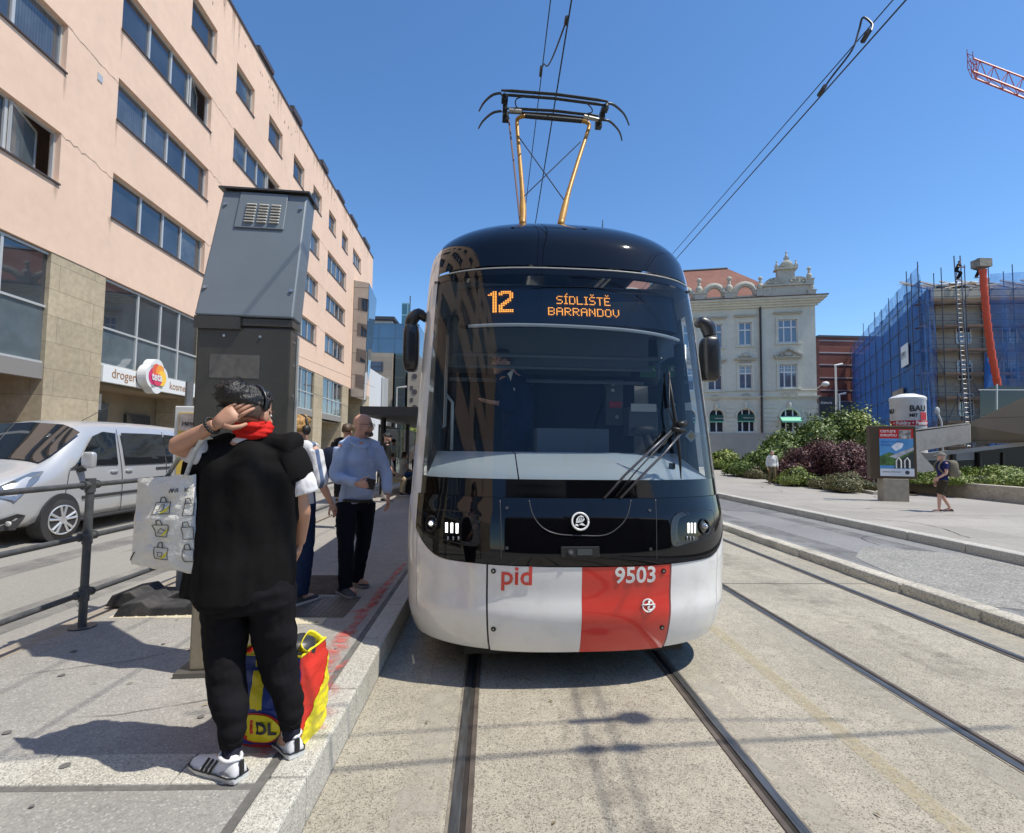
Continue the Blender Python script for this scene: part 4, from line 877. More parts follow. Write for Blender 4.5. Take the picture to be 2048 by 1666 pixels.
for s, sz, x, z, m in (('BAU', .52, -.12, z1-.95, sblk), ('MIT', .27, -.12, z1-1.3, sblk), ('BAU', .4, -1.75, z1-1.05, sblk), ('nit', .4, -1.5, z1-2.0, sblk), ('• Poldry • Fasády •', .3, -1.05, zb+.06, sw), ('baumit.cz', .34, -.5, zb-.42, sblk)):
    o_ = text_obj('lettering', s, sz, m, si, M=TXs(x, z), bold=.012, ext=.004); wrap(o_, sr*1.01, .12-.62*sr)
b = MB(); b.bb(.50, .95, -.02, 0, z1-1.5, z1-1.02); bm2 = b.build('red_mark', sred, si); wrap(bm2, sr*1.01, .12-.62*sr)
a = at(1880, 850, Y=31); ws = thing('lamp_post', 'short pale spoon shaped lamp on a stalk above the ramp wall', 'lamp', (a.x, 31, 0)); b = MB(); b.tube([(.15, 0, 0), (.1, 0, a.z+.2), (-.1, 0, a.z+.7)], .05, 8); b.build('pole', pwhite, ws)
b = MB(); b.ell((-.14, 0, a.z+.85), (.16, .08, .26)); b.build('lamp_head', mat('lamp grey', (.5, .5, .48), .5), ws)
# ================================================================ billboard
a, c = at(1785, 1002, z=.13), None
Yb = a.y; bb_ = thing('billboard', 'brown framed advertising panel with red and blue travel poster on a concrete foot', 'billboard', (a.x, Yb, .13), R(-14))
K = lambda px, py: (at(px, py, Y=Yb)-Vector((a.x, Yb, .13)))
x0, x1 = K(1743, 900).x, K(1821, 900).x; zt_, zb_ = K(1780, 852).z, K(1780, 957).z; x0 *= 1.02; x1 *= 1.02
brn = mat('brown enamel frame', (.085, .06, .035), .4, .3)
b = MB(); b.bb(x0, x1, -.14, .14, zb_, zt_); b.build('case', brn, bb_, bevel=.02)
b = MB(); b.bb(K(1764, 990).x, K(1808, 990).x, -.2, .2, -.02, zb_); b.build('foot', mat('foot concrete', (.30, .27, .21), .8, var=(6, .15)), bb_, bevel=.01)
W2, H2 = x1-x0, zt_-zb_; fx = lambda t: x0+W2*t; fz = lambda t: zb_+H2*t; y = -.145
def fl(name, pts, m, dy=0, par=None): b = MB(); b.add([(fx(p), y-dy, fz(q_)) for p, q_ in pts], [tuple(range(len(pts)))]); return b.build(name, m, par or bb_, fix=False)
po = fl('poster', [(.2, .05), (.93, .05), (.93, .94), (.2, .94)], mat('poster sky', (.10, .32, .62), .4, var=(2.5, .2)))
fl('red_header', [(.2, .76), (.93, .76), (.93, .94), (.2, .94)], mat('poster red header', (.50, .015, .02), .4), .004, po)
fl('photo', [(.62, .75), (.88, .75), (.88, .92), (.62, .92)], mat('poster photo', (.30, .28, .26), .5, var=((5, .8), (14, .5))), .008, po)
fl('cloud', [(.45, .6), (.6, .7), (.72, .66), (.68, .58), (.55, .52)], mat('poster cloud', (.75, .8, .85), .5, var=(6, .2)), .004, po)
fl('hill', [(.2, .25), (.93, .25), (.93, .62), (.8, .52), (.6, .45), (.4, .5), (.2, .42)], mat('poster hill', (.06, .13, .03), .5, var=((4, .6), (12, .4))), .005, po)
fl('bridge_deck', [(.4, .42), (.93, .60), (.93, .54), (.55, .38)], mat('poster bridge', (.45, .46, .48), .5, var=(5, .3)), .008, po)
fl('bridge_gap', [(.5, .2), (.93, .2), (.93, .5), (.75, .42), (.58, .33)], mat('poster dark', (.03, .04, .04), .5), .007, po)
for q_ in (.6, .78): b = MB(); b.tube([(fx(q_-.05), y-.014, fz(.2)), (fx(q_-.05), y-.014, fz(.34)), (fx(q_), y-.014, fz(.40)), (fx(q_+.05), y-.014, fz(.34)), (fx(q_+.05), y-.014, fz(.2))], .02, 6); b.build('arch', pwhite, po)
fl('white_footer', [(.2, .05), (.93, .05), (.93, .19), (.2, .19)], mat('poster white', (.65, .68, .72), .5), .01, po)
TB = lambda u_, v_, d=.016: Matrix.Translation((fx(u_), y-d, fz(v_))) @ Matrix.Rotation(R(90), 4, 'X')
text_obj('lettering', 'CESTUJTE', .098, white, po, M=TB(.22, .875), bold=.002); text_obj('lettering', 'EVROPOU', .098, white, po, M=TB(.22, .80), bold=.002)
text_obj('lettering', 'vlakem po celé', .09, mat('poster blue ink', (.03, .12, .4), .5), po, M=TB(.23, .68)); text_obj('lettering', 'Evropě', .09, MATS['poster blue ink'], po, M=TB(.23, .62))
b = MB(); b.disc((fx(.78), y-.012, fz(.12)), (0, -1, 0), .06, .006, 14); b.build('round_mark', mat('poster mark', (.04, .06, .08), .5), po)
text_obj('lettering', 'jízdenky a informace', .06, MATS['poster mark'], po, M=TB(.25, .12))
# ================================================================ planting on the right
def leafmat(name, c1, c2, c3):
    if name in MATS: return MATS[name]
    m = bpy.data.materials.new(name); m.use_nodes = True; N = m.node_tree.nodes; L = m.node_tree.links; p = N['Principled BSDF']; p.inputs['Roughness'].default_value = .55
    g = N.new('ShaderNodeNewGeometry'); r = N.new('ShaderNodeValToRGB'); r.color_ramp.elements[0].color = (*c1, 1); r.color_ramp.elements[1].color = (*c3, 1); e = r.color_ramp.elements.new(.5); e.color = (*c2, 1)
    L.new(g.outputs['Random Per Island'], r.inputs[0]); L.new(r.outputs[0], p.inputs['Base Color']); p.inputs['Subsurface Weight'].default_value = 0
    MATS[name] = m; return m
lf_g = leafmat('leaf green', (.05, .09, .015), (.11, .17, .03), (.20, .26, .05)); lf_y = leafmat('leaf yellow green', (.09, .14, .02), (.18, .24, .04), (.30, .33, .07))
lf_r = leafmat('leaf purple', (.035, .010, .012), (.085, .025, .025), (.17, .06, .05)); lf_m = leafmat('leaf mixed', (.05, .07, .02), (.13, .13, .04), (.22, .17, .08))
twig = mat('twig', (.06, .045, .03), .9)
def bush(name, label, cat, px0, px1, ytop, Y, depth, lm, n, ls, group=None, seed=1, bed=.15, lumps=7, prof=None):
    a, c, t = at(px0, 950, Y=Y), at(px1, 950, Y=Y), at((px0+px1)/2, ytop, Y=Y); wd = (c.x-a.x)/2; hgt = t.z-bed
    o = thing(name, label, cat, ((a.x+c.x)/2, Y, bed), 0, group); rnd = random.Random(seed); L = []
    for k in range(lumps):
        u = -1+2*(k+.5)/lumps; hh_ = hgt*(prof[k]*rnd.uniform(.92, 1.05) if prof else rnd.uniform(.62, 1.0) if 0 < k < lumps-1 else .55)
        L.append((Vector((u*wd*.85, rnd.uniform(-.5, .5)*depth*.6, hh_*.45)), Vector((wd*1.5/lumps+.15, depth*.5, hh_*.56))))
    b = MB(); vs, fs = [], []
    for i in range(n):
        c_, r_ = rnd.choice(L); th, ph = rnd.uniform(0, 2*math.pi), math.acos(rnd.uniform(-.5, 1)); k = rnd.uniform(.72, 1.08) if rnd.random() > .07 else rnd.uniform(1.05, 1.32)
        d = Vector((math.sin(ph)*math.cos(th), math.sin(ph)*math.sin(th), math.cos(ph))); p = c_+Vector((d.x*r_.x, d.y*r_.y, d.z*r_.z))*k
        nz_ = noise.noise(p*1.8); p += d*nz_*.28*min(1, hgt)
        if p.z < .01: continue
        t1 = (d+Vector((rnd.gauss(0, .6), rnd.gauss(0, .6), rnd.gauss(0, .6)))).normalized(); u_ = t1.orthogonal().normalized(); u_ = Quaternion(t1, rnd.uniform(0, 6.28)) @ u_; v_ = t1.cross(u_); s = ls*rnd.uniform(.6, 1.3)
        q = len(vs); vs += [p-u_*s, p+v_*s*.45, p+u_*s*1.1, p-v_*s*.45]; fs.append((q, q+1, q+2, q+3))
    mobj('leaves', vs, fs, lm, o)
    b = MB()
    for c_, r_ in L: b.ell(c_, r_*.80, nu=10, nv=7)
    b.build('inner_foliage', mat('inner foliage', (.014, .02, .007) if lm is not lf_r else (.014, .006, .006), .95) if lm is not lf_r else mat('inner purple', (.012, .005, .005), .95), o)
    return o
b = MB(); P = [(20.0, 46), (13.75, 18.15), (14.6, 17.6), (16.0, 19.6), (15.75, 12), (40, 12), (40, 46)]
bed = b.prism([(x, y, -.1) for x, y in P], (0, 0, .26)).build('soil_bed', soil); tag(bed, kind='structure')
def wallseg(p, q, h, th, m): 
    p, q = Vector((*p, 0)), Vector((*q, 0)); d = (q-p).normalized(); n = Vector((d.y, -d.x, 0)); b = MB(); b.prism([p, q, q-n*th, p-n*th], (0, 0, h)); return b
for (p, q, h, th) in (((13.55, 18.0), (19.8, 46), .24, .2), ((13.55, 18.0), (16.3, 20.6), .24, .2)):
    tag(wallseg(p, q, h, th, 0).build('kerb', gran_d, bevel=.02), kind='structure')
lw = wallseg((15.9, 20.4), (15.55, 8), .62, .35, 0).build('low_wall', mat('stained wall', (.42, .37, .29), .85, var=((1, .15), (9, .15)), dirt=(1.3, (.12, .09, .06), .75), bump=(14, .6)), bevel=.03); tag(lw, 'low weathered stone wall in front of the bright green ground cover', 'wall')
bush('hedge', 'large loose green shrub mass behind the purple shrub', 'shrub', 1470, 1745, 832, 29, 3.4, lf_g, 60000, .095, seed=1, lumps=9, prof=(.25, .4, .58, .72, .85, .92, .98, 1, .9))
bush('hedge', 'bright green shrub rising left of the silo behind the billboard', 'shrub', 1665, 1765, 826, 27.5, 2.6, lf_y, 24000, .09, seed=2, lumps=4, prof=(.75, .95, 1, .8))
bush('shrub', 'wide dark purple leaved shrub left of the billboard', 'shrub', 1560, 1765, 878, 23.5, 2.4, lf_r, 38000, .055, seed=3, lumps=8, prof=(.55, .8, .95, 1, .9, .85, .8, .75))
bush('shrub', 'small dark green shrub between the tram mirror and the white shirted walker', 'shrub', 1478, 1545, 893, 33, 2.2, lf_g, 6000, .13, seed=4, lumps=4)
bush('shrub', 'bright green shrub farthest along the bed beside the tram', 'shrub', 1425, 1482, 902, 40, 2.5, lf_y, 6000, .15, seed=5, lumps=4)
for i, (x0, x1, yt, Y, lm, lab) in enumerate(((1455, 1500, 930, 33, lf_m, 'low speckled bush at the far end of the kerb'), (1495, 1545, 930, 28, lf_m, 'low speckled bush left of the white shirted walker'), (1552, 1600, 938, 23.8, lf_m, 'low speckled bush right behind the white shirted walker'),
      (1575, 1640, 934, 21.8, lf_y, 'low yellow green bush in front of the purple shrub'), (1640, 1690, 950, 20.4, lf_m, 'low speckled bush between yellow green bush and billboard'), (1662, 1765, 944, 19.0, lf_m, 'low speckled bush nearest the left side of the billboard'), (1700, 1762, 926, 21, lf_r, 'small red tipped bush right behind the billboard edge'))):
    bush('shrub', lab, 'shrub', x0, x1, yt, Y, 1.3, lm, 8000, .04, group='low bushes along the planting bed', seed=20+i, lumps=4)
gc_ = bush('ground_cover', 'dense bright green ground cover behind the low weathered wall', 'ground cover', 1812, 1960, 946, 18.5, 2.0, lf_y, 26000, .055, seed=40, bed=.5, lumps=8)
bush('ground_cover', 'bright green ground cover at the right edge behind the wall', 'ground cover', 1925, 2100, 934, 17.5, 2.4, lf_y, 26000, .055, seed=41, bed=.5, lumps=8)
bush('small_tree', 'distant sunlit green tree seen under the tram stop roof', 'tree', 795, 850, 830, 60, 4, lf_y, 5000, .3, seed=50, bed=0)
# ================================================================ overhead wires
wirem = mat('wire black', (.02, .02, .022), .5)
def line(b, P, r=.008, n=5): b.tube(P, r, n)
def ext(p, q, y): t = (y-p.y)/(q.y-p.y); return p+(q-p)*t
zc, zm = 5.56, 6.5
c1, c2 = at(1143, 0, z=zc), at(1070, 451, z=zc); m1, m2 = at(1101, 0, z=zm), at(1050, 421, z=zm)
o = thing('overhead_wire', 'taut pair of black overhead wires running above the tram pantograph', 'wire', (c1.x, 0, zc))
def wires(o, c1, c2, m1, m2):
    L = Vector(o.location)
    for nm, p, q, r in (('contact_wire', c1, c2, .008), ('messenger_wire', m1, m2, .007)):
        b = MB(); line(b, [ext(p, q, y)-L for y in (-25, 0, 8, 20, 60)], r); b.build(nm, wirem, o)
wires(o, c1, c2, m1, m2); L0 = Vector(o.location)
b = MB(); J = [at(1134, 38, z=zc), at(1108, 108, z=5.8), at(1095, 132, z=6.1), at(1088, 128, z=6.35), at(1083, 140, z=zm)]; b.tube([p-L0 for p in J], .009, 6, spline=4)
b.tube([at(1134, 34, z=zc)-L0, at(1132, 48, z=zc)-L0], .02, 6); b.tube([at(1083, 133, z=zm)-L0, at(1081, 152, z=zm)-L0], .02, 6); b.build('jumper', wirem, o)
c1, c2 = at(1812, 0, z=zc), at(1368, 500, z=zc); m1, m2 = at(1786, 0, z=6.35), at(1352, 500, z=6.35)
o = thing('overhead_wire', 'pair of black overhead wires crossing the sky above the right hand track', 'wire', (c1.x, 0, zc)); wires(o, c1, c2, m1, m2); L0 = Vector(o.location)
b = MB(); J = [at(1742, 62, z=6.0), at(1744, 48, z=6.15), at(1726, 35, z=6.3), at(1718, 60, z=6.2), at(1704, 100, z=5.95), at(1665, 152, z=5.7), at(1645, 180, z=zc)]; b.tube([p-L0 for p in J], .011, 6, spline=5)
b.tube([at(1738, 62, z=6.0)-L0, at(1726, 82, z=6.0)-L0], .03, 6); b.tube([at(1650, 172, z=zc)-L0, at(1638, 190, z=zc)-L0], .025, 6); b.build('jumper', wirem, o)
# span wires from the houses (anchored behind the camera and down the street)
for (p, q, lab) in ((Vector((-11.8, 31.5, 6.9)), Vector((-11.9, 52, 7.4)), 'thin span wire strung along the peach facade'),):
    o = thing('span_wire', lab, 'wire', p); b = MB(); line(b, [Vector((.2, 0, 0)), (q-p)+Vector((.2, 0, 0))], .012); b.build('strand', wirem, o)
# ================================================================ fence along the platform
fen = mat('fence grey paint', (.075, .08, .085), .45, .2, var=(12, .2), bump=(60, .15), dirt=(14, (.2, .19, .17), .4))
fc = thing('railing', 'dark grey tubular railing along the platform edge', 'railing', (-3.16, 4.28, .19))
for i, y in enumerate((-1.4, .5, 2.38, 4.28, 6.6, 8.9, 11.2)):
    y -= 4.28; b = MB(); b.tube([(0, y, -.05), (0, y, 1.10)], .029, 14); p = b.build('post', fen, fc); smooth_by_angle(p)
    for z in (.26, .70, 1.10):
        b = MB(); b.tube([(0, y-.075, z), (0, y+.075, z)], .028, 12); b.tube([(0, y, z-.06), (0, y, z+.05)], .036, 12); b.tube([(.0, y-.08, z), (0, y-.065, z)], .033, 12); b.tube([(.0, y+.065, z), (0, y+.08, z)], .033, 12)
        c = b.build('clamp', fen, p); smooth_by_angle(c)
    b = MB(); b.disc((0, y, -.002), (0, 0, 1), .09, .012, 16); b.build('foot_plate', fen, p)
for z in (.26, .70, 1.10): b = MB(); b.tube([(0, -6, z), (0, 7, z)], .021, 12); c = b.build('rail', fen, fc); smooth_by_angle(c)
# ================================================================ stop post with timetable
sp = thing('stop_post', 'grey stop post carrying a white framed timetable case on black rubber feet', 'sign post', (-2.9, 5.1, .19))
postm = mat('galvanised post', (.22, .23, .24), .5, .5, var=(20, .15))
b = MB(); b.tube([(0, 0, .0), (0, 0, 2.02)], .035, 8); b.build('post', postm, sp)
b = MB(); b.bb(-.05, .42, -.13, -.05, .55, 1.78); c = b.build('timetable_case', mat('case white', (.66, .66, .64), .4), sp, bevel=.01)
b = MB(); b.bb(-.01, .38, -.136, -.131, .62, 1.72); b.build('paper', mat('yellow notice', (.70, .50, .10), .5), c)
b = MB(); b.bb(.0, .37, -.142, -.137, 1.55, 1.71); b.build('header', mat('notice header', (.35, .30, .28), .5, var=(9, .5)), c)
b = MB(); b.bb(.0, .37, -.142, -.137, .9, 1.15); b.build('header', MATS['notice header'], c)
text_obj('lettering', 'MIMOŘÁDNÝ', .05, sblk, c, M=Matrix.Translation((.03, -.145, 1.60)) @ Matrix.Rotation(R(90), 4, 'X')); text_obj('lettering', 'VÝLUKA', .09, sblk, c, M=Matrix.Translation((.02, -.14, 1.36)) @ Matrix.Rotation(R(90), 4, 'X'), bold=.002)
rub = mat('black rubber foot', (.03, .03, .032), .8, var=(8, .4), dirt=(6, (.12, .11, .1), .5))
for (dx, dy, rz_) in ((0, -.1, 0), (.25, -.35, .1)):
    b = MB(); P = [(-.42, 0, 0), (-.36, 0, .10), (-.2, 0, .13), (-.14, 0, .075), (.14, 0, .075), (.2, 0, .13), (.36, 0, .10), (.42, 0, 0)]
    b.prism([(x, -.2, z) for x, _, z in P], (0, .4, 0)); b.xf(Matrix.Translation((dx-.05, dy, 0)) @ Matrix.Rotation(rz_, 4, 'Z')); b.build('rubber_foot', rub, sp, bevel=.012)
# ================================================================ ticket kiosk
KA = R(4.5)
kk = thing('ticket_kiosk', 'tall dark grey metal kiosk with a vented leaning upper box on the platform', 'kiosk', (-1.612, 3.58, .19), KA)
kd = mat('kiosk brown steel', (.085, .078, .068), .32, .55, var=((1.2, .1), (40, .05)), bump=(200, .05), dirt=(2, (.14, .13, .11), .3))
kg = mat('kiosk blue grey paint', (.16, .19, .215), .45, .2, var=(3, .06), bump=(150, .06))
kb = mat('kiosk beige steel', (.27, .235, .17), .4, .4, var=((2, .12), (30, .06)), stretch=(8, 1, 1), dirt=(5, (.15, .12, .08), .5))
bolt = mat('bolt steel', (.5, .5, .5), .3, .9)
b = MB(); b.bb(-.33, .32, -.20, .06, -.01, .03); b.build('base_plate', mat('base plate', (.14, .13, .115), .5, .5), kk)
b = MB(); b.bb(-.26, .27, -.16, .0, .03, .92); c = b.build('base_cabinet', kb, kk, bevel=.012)
b = MB(); b.disc((-.17, -.162, .4), (0, -1, 0), .012, .008, 10); b.build('bolt', bolt, c)
b = MB(); b.bb(-.285, .285, -.20, -.03, .9, 2.18); c = b.build('middle_box', kd, kk, bevel=.01)
b = MB(); b.bb(-.295, .295, -.205, -.025, 2.19, 2.235); b.bb(-.295, -.02, -.225, -.2, 2.16, 2.24); b.build('hood_strip', kd, kk)
for (x, z) in ((-.12, 2.12), (.10, 2.12)): b = MB(); b.disc((x, -.202, z), (0, -1, 0), .009, .006, 8); b.build('bolt', bolt, c)
for z in (2.1, 1.95, 1.75, 1.5): b = MB(); b.disc((.286, -.12, z), (1, 0, 0), .009, .006, 8); b.build('bolt', bolt, c)
# leaning upper box: real shear away from the street
def lean(v): k = (v[2]-2.34)/1.02; return Vector((v[0]*(1-.07*k)+.015*k, v[1]+.26*k, v[2]-.1-.06*k))
b = MB(); b.bb(-.30, .30, -.22, -.02, 2.345, 3.34); b.v = [lean(v) for v in b.v]; c = b.build('upper_box', kg, kk, bevel=.012)
b = MB(); b.bb(-.325, .32, -.25, .02, 3.345, 3.36); b.v = [lean(v) for v in b.v]; b.build('roof_plate', kd, kk)
b = MB(); b.bb(-.17, .165, -.232, -.218, 3.03, 3.33); b.v = [lean(v) for v in b.v]; vp = b.build('vent_plate', kg, kk, bevel=.004)
lou = mat('louvre bright', (.62, .60, .55), .4)
for i in range(3):
    for j in range(7):
        b = MB(); x = -.075+i*.085; z = 3.075+j*.024; b.add([(x-.033, -.2335, z), (x+.033, -.2335, z), (x+.033, -.2335, z+.014), (x-.033, -.2335, z+.014), (x-.03, -.249, z+.002), (x+.03, -.249, z+.002)], [(0, 1, 5, 4), (4, 5, 2, 3), (0, 4, 3), (1, 2, 5)]); b.v = [lean(v) for v in b.v]; b.build('louvre', lou, vp)
for (x, z) in ((-.26, 3.22), (.265, 3.22), (-.27, 2.55), (.27, 2.55)): b = MB(); b.disc((x, -.221, z), (0, -1, 0), .012, .012, 10); b.v = [lean(v) for v in b.v]; b.build('bolt', bolt, c)
for x in (-.12, .26): b = MB(); b.tube([(x, -.09, 3.36), (x, -.09, 3.42)], .055, 16); b.v = [lean(v) for v in b.v]; b.build('vent_cap', kd, kk)
b = MB(); b.bb(-.2, .1, -.203, -.2, 1.85, 2.0); b.build('faded_sticker', mat('old sticker', (.115, .11, .10), .6, var=(20, .25)), kk)
b = MB(); b.bb(.288, .300, -.07, -.05, 1.0, 2.15); b.v = [v for v in b.v]; b.build('edge_strip', mat('edge strip', (.55, .55, .52), .4, .3), kk)
# ================================================================ tram stop roof
sh = thing('stop_shelter', 'dark flat tram stop roof over the seated passengers', 'shelter', (-2.9, 15, .19))
b = MB(); b.bb(-.75, 1.25, -.5, 11.5, 2.28, 2.52); b.build('roof', mat('shelter black', (.018, .018, .02), .6), sh)
for y in (1, 5.5, 10): b = MB(); b.tube([(-.4, y, 0), (-.4, y, 2.4)], .08, 10); b.build('post', MATS['shelter black'], sh)
for y0 in (1.2, 5.6): b = MB(); b.bb(-.6, -.56, y0, y0+4, .3, 2.1); b.build('glass_wall', glass_mat('shelter glass', (.75, .8, .8), 1), sh)
be = thing('bench', 'dark slatted bench under the stop roof', 'bench', (-2.62, 15.8, .19))
for k in range(4): b = MB(); b.bb(-.05+k*.11, .04+k*.11, -.2, 2.6, .42, .45); b.build('slat', MATS['shelter black'], be)
for y in (.1, 2.3): b = MB(); b.bb(0, .35, y, y+.06, 0, .42); b.build('leg', MATS['shelter black'], be)
# parked cars glimpsed beyond the stop

def shadow_src(px, py, z): g_ = at(px, py, z=0); return g_+S*(z/S.z)
zz = 5.9
p, q, r_ = shadow_src(815, 1528, zz), shadow_src(1120, 1503, zz), shadow_src(1285, 1494, zz)
o = thing('overhead_span', 'cross span cable with insulators hung over the tracks just above the camera', 'cable', p)
b = MB(); b.tube([(p-q)*3, p-p, q-p, r_-p, (r_-p)+(r_-q)*5], .013, 6); b.build('cable', wirem, o)
for (x, y_) in ((1180, 1499), (1255, 1496)): c = shadow_src(x, y_, zz)-p; d = (r_-q).normalized(); b = MB(); b.tube([c-d*.09, c-d*.05, c+d*.05, c+d*.09], [.02, .045, .045, .02], 10); b.build('insulator', MATS['silo white'], o)
p = shadow_src(1195, 1440, zz-.2); q = shadow_src(1290, 1434, zz-.2); t = shadow_src(1700, 1440, zz-.2)
o = thing('overhead_span', 'second cross span cable with one fat insulator over the tracks above the camera', 'cable', p)
b = MB(); b.tube([(p-q)*8, p-p, t-p], .008, 6); b.build('cable', wirem, o); d = (q-p).normalized(); c = shadow_src(1268, 1436, zz-.2)-p; b = MB(); b.tube([c-d*.10, c-d*.05, c+d*.05, c+d*.10], [.02, .075, .075, .02], 10); b.build('insulator', MATS['silo white'], o); b = MB(); b.tube([c-d*.4, c-d*.1], .03, 8); b.build('clamp', wirem, o)
# ================================================================ the street behind the photographer (seen only in reflections)
db = mat('dark facade for reflections', (.055, .048, .042), .9, var=((.3, .2), (2, .15)))  # unseen houses added and coloured plain dark so the tram nose reflects black
for (x0, x1, y, h, lab) in ((-10, 9, -32, 15, 'brown street house behind the photographer'), (9.1, 25, -32, 16, 'wide brown street house behind the photographer to the right'), (25.1, 44, -30, 15, 'low brown street house on the photographer\'s right')):
    o = thing('street_house', lab, 'building', (x0, y, 0)); b = MB(); b.bb(0, x1-x0, -10, 0, 0, h); b.build('wall', db, o)
    b = MB(); b.prism([(-.3, .3, h), (-.3, -5, h+3.5), (-.3, -10.3, h)], (x1-x0+.6, 0, 0)); b.build('roof', MATS['dark roof'], o)
# ================================================================ TRAM
TY = .045; TL0 = Vector((.60, 4.3, 0))
tram = thing('tram', 'modern white, red and black tram facing the camera with route 12 lit in orange', 'tram', TL0, TY)
Mt = Matrix.Translation(TL0) @ Matrix.Rotation(TY, 4, 'Z'); Mti = Mt.inverted()
W2T = lambda p: Mti @ Vector(p)
PR = [  # z, y centre, half width, bulge
 (.24, -.66, 1.20, .76), (.32, -.70, 1.225, .76), (.50, -.745, 1.248, .75), (.62, -.735, 1.252, .75), (.84, -.75, 1.255, .74), (1.10, -.72, 1.252, .72), (1.28, -.67, 1.245, .72),
 (1.6, -.60, 1.23, .70), (2.2, -.47, 1.205, .67), (2.7, -.35, 1.185, .64), (3.0, -.26, 1.17, .62), (3.06, -.24, 1.166, .615)]
def prof(z):
    z = min(max(z, PR[0][0]), PR[-1][0])
    for i in range(len(PR)-1):
        if z <= PR[i+1][0]:
            a, c = PR[i], PR[i+1]; a0, c1 = PR[max(i-1, 0)], PR[min(i+2, len(PR)-1)]; t = (z-a[0])/(c[0]-a[0]); o = []
            for k in (1, 2, 3):
                m0 = (c[k]-a0[k])/(c[0]-a0[0])*(c[0]-a[0]); m1 = (c1[k]-a[k])/(c1[0]-a[0])*(c[0]-a[0])
                o.append((2*t**3-3*t*t+1)*a[k]+(t**3-2*t*t+t)*m0+(-2*t**3+3*t*t)*c[k]+(t**3-t*t)*m1)
            return o
NS = 2.7
def S0(phi, z):
    yc, w, B = prof(z); return Vector((w*math.copysign(abs(math.sin(phi))**(2/NS), phi), yc+B*(1-math.cos(phi)), z))
def s2p(s): return math.copysign(math.asin(min(1, abs(s)**(NS/2))), s)
def ysurf(x, z): yc, w, B = prof(z); s = min(abs(x)/w, .999); return yc+B*(1-math.sqrt(1-s**NS))
def Sn(phi, z, off):
    p = S0(phi, z)
    if off == 0: return p
    e = 1e-3; a = S0(min(phi+e, math.pi/2), z)-S0(phi-e, z); c = S0(phi, min(z+e, 3.06))-S0(phi, z-e); n = a.cross(c)
    n = n.normalized() if n.length > 1e-12 else Vector((math.copysign(1, phi), 0, 0))
    if abs(phi) > 1.565: n = Vector((math.copysign(1, phi), 0, 0))
    return p+n*off
def patch_(name, s0, s1, zl, zh, m, off=0, nu=24, nv=8, skirt=.02, parent=None):
    zl = zl if callable(zl) else (lambda s, v=zl: v); zh = zh if callable(zh) else (lambda s, v=zh: v)
    p0, p1 = s2p(s0), s2p(s1); b = MB(); G = []
    for i in range(nu+1):
        ph = p0+(p1-p0)*i/nu; s = math.copysign(abs(math.sin(ph))**(2/NS), ph); a, c = zl(s), zh(s)
        G.append([(ph, a+(c-a)*j/nv) for j in range(nv+1)])
    for r in G: b.v += [Sn(ph, z, off) for ph, z in r]
    f = lambda i, j: i*(nv+1)+j
    b.f += [(f(i, j), f(i+1, j), f(i+1, j+1), f(i, j+1)) for i in range(nu) for j in range(nv)]
    if skirt:
        ring = [(i, 0) for i in range(nu+1)]+[(nu, j) for j in range(1, nv+1)]+[(i, nv) for i in range(nu-1, -1, -1)]+[(0, j) for j in range(nv-1, 0, -1)]
        k = len(b.v); b.v += [Sn(*G[i][j], off-skirt) for i, j in ring]; n = len(ring)
        b.f += [(f(*ring[q]), k+q, k+(q+1) % n, f(*ring[(q+1) % n])) for q in range(n)]
    b.m = [0]*len(b.f); o = b.build(name, m, parent or tram, fix=False)
    bm = bmesh.new(); bm.from_mesh(o.data); bmesh.ops.recalc_face_normals(bm, faces=bm.faces); bm.to_mesh(o.data); bm.free()
    smooth_by_angle(o, 50); return o
def ray_t(px, py):
    o = W2T((0, 0, EYE)); d = Mti.to_3x3() @ ray(px, py); return o, d
def hit(px, py, off=0):
    o, d = ray_t(px, py); y = -.4
    for _ in range(30):
        t = (y-o.y)/d.y; p = o+d*t; y = .5*y+.5*(ysurf(p.x, p.z)-off)
    return o+d*((y-o.y)/d.y)
def TLp(px, py, yl): o, d = ray_t(px, py); return o+d*((yl-o.y)/d.y)
twhite = mat('tram white lacquer', (.80, .80, .78), .25, coat=1, spec=.5, var=(1.5, .02), dirt=(4, (.52, .50, .44), .35))
tred = mat('tram red lacquer', (.66, .025, .015), .3, coat=1)
tblack = mat('tram black gloss', (.003, .003, .004), .04, coat=.45, spec=.25)
tdark = mat('tram black matt', (.012, .012, .013), .6)
tglass = glass_mat('windscreen glass', (.86, .93, .96), .72)
SE = .918
# glass, frits and nose
zn_t = 1.275
def zn_b(s):
    a = abs(s); base = .835+.03*a*a
    return base+(.30*((a-.70)/.275)**3 if a > .70 else 0)
patch_('windscreen', -SE, SE, 1.405, 2.975, tglass, 0, 64, 20, skirt=0)
patch_('windscreen_border', -SE, SE, zn_t+.004, 1.403, tblack, 0, 64, 3)
patch_('windscreen_border', -SE, SE, 2.977, 3.03, tblack, 0, 64, 2)
nose = patch_('nose_panel', -SE-.008, SE+.008, zn_b, zn_t, tblack, .012, 96, 18, skirt=.05)
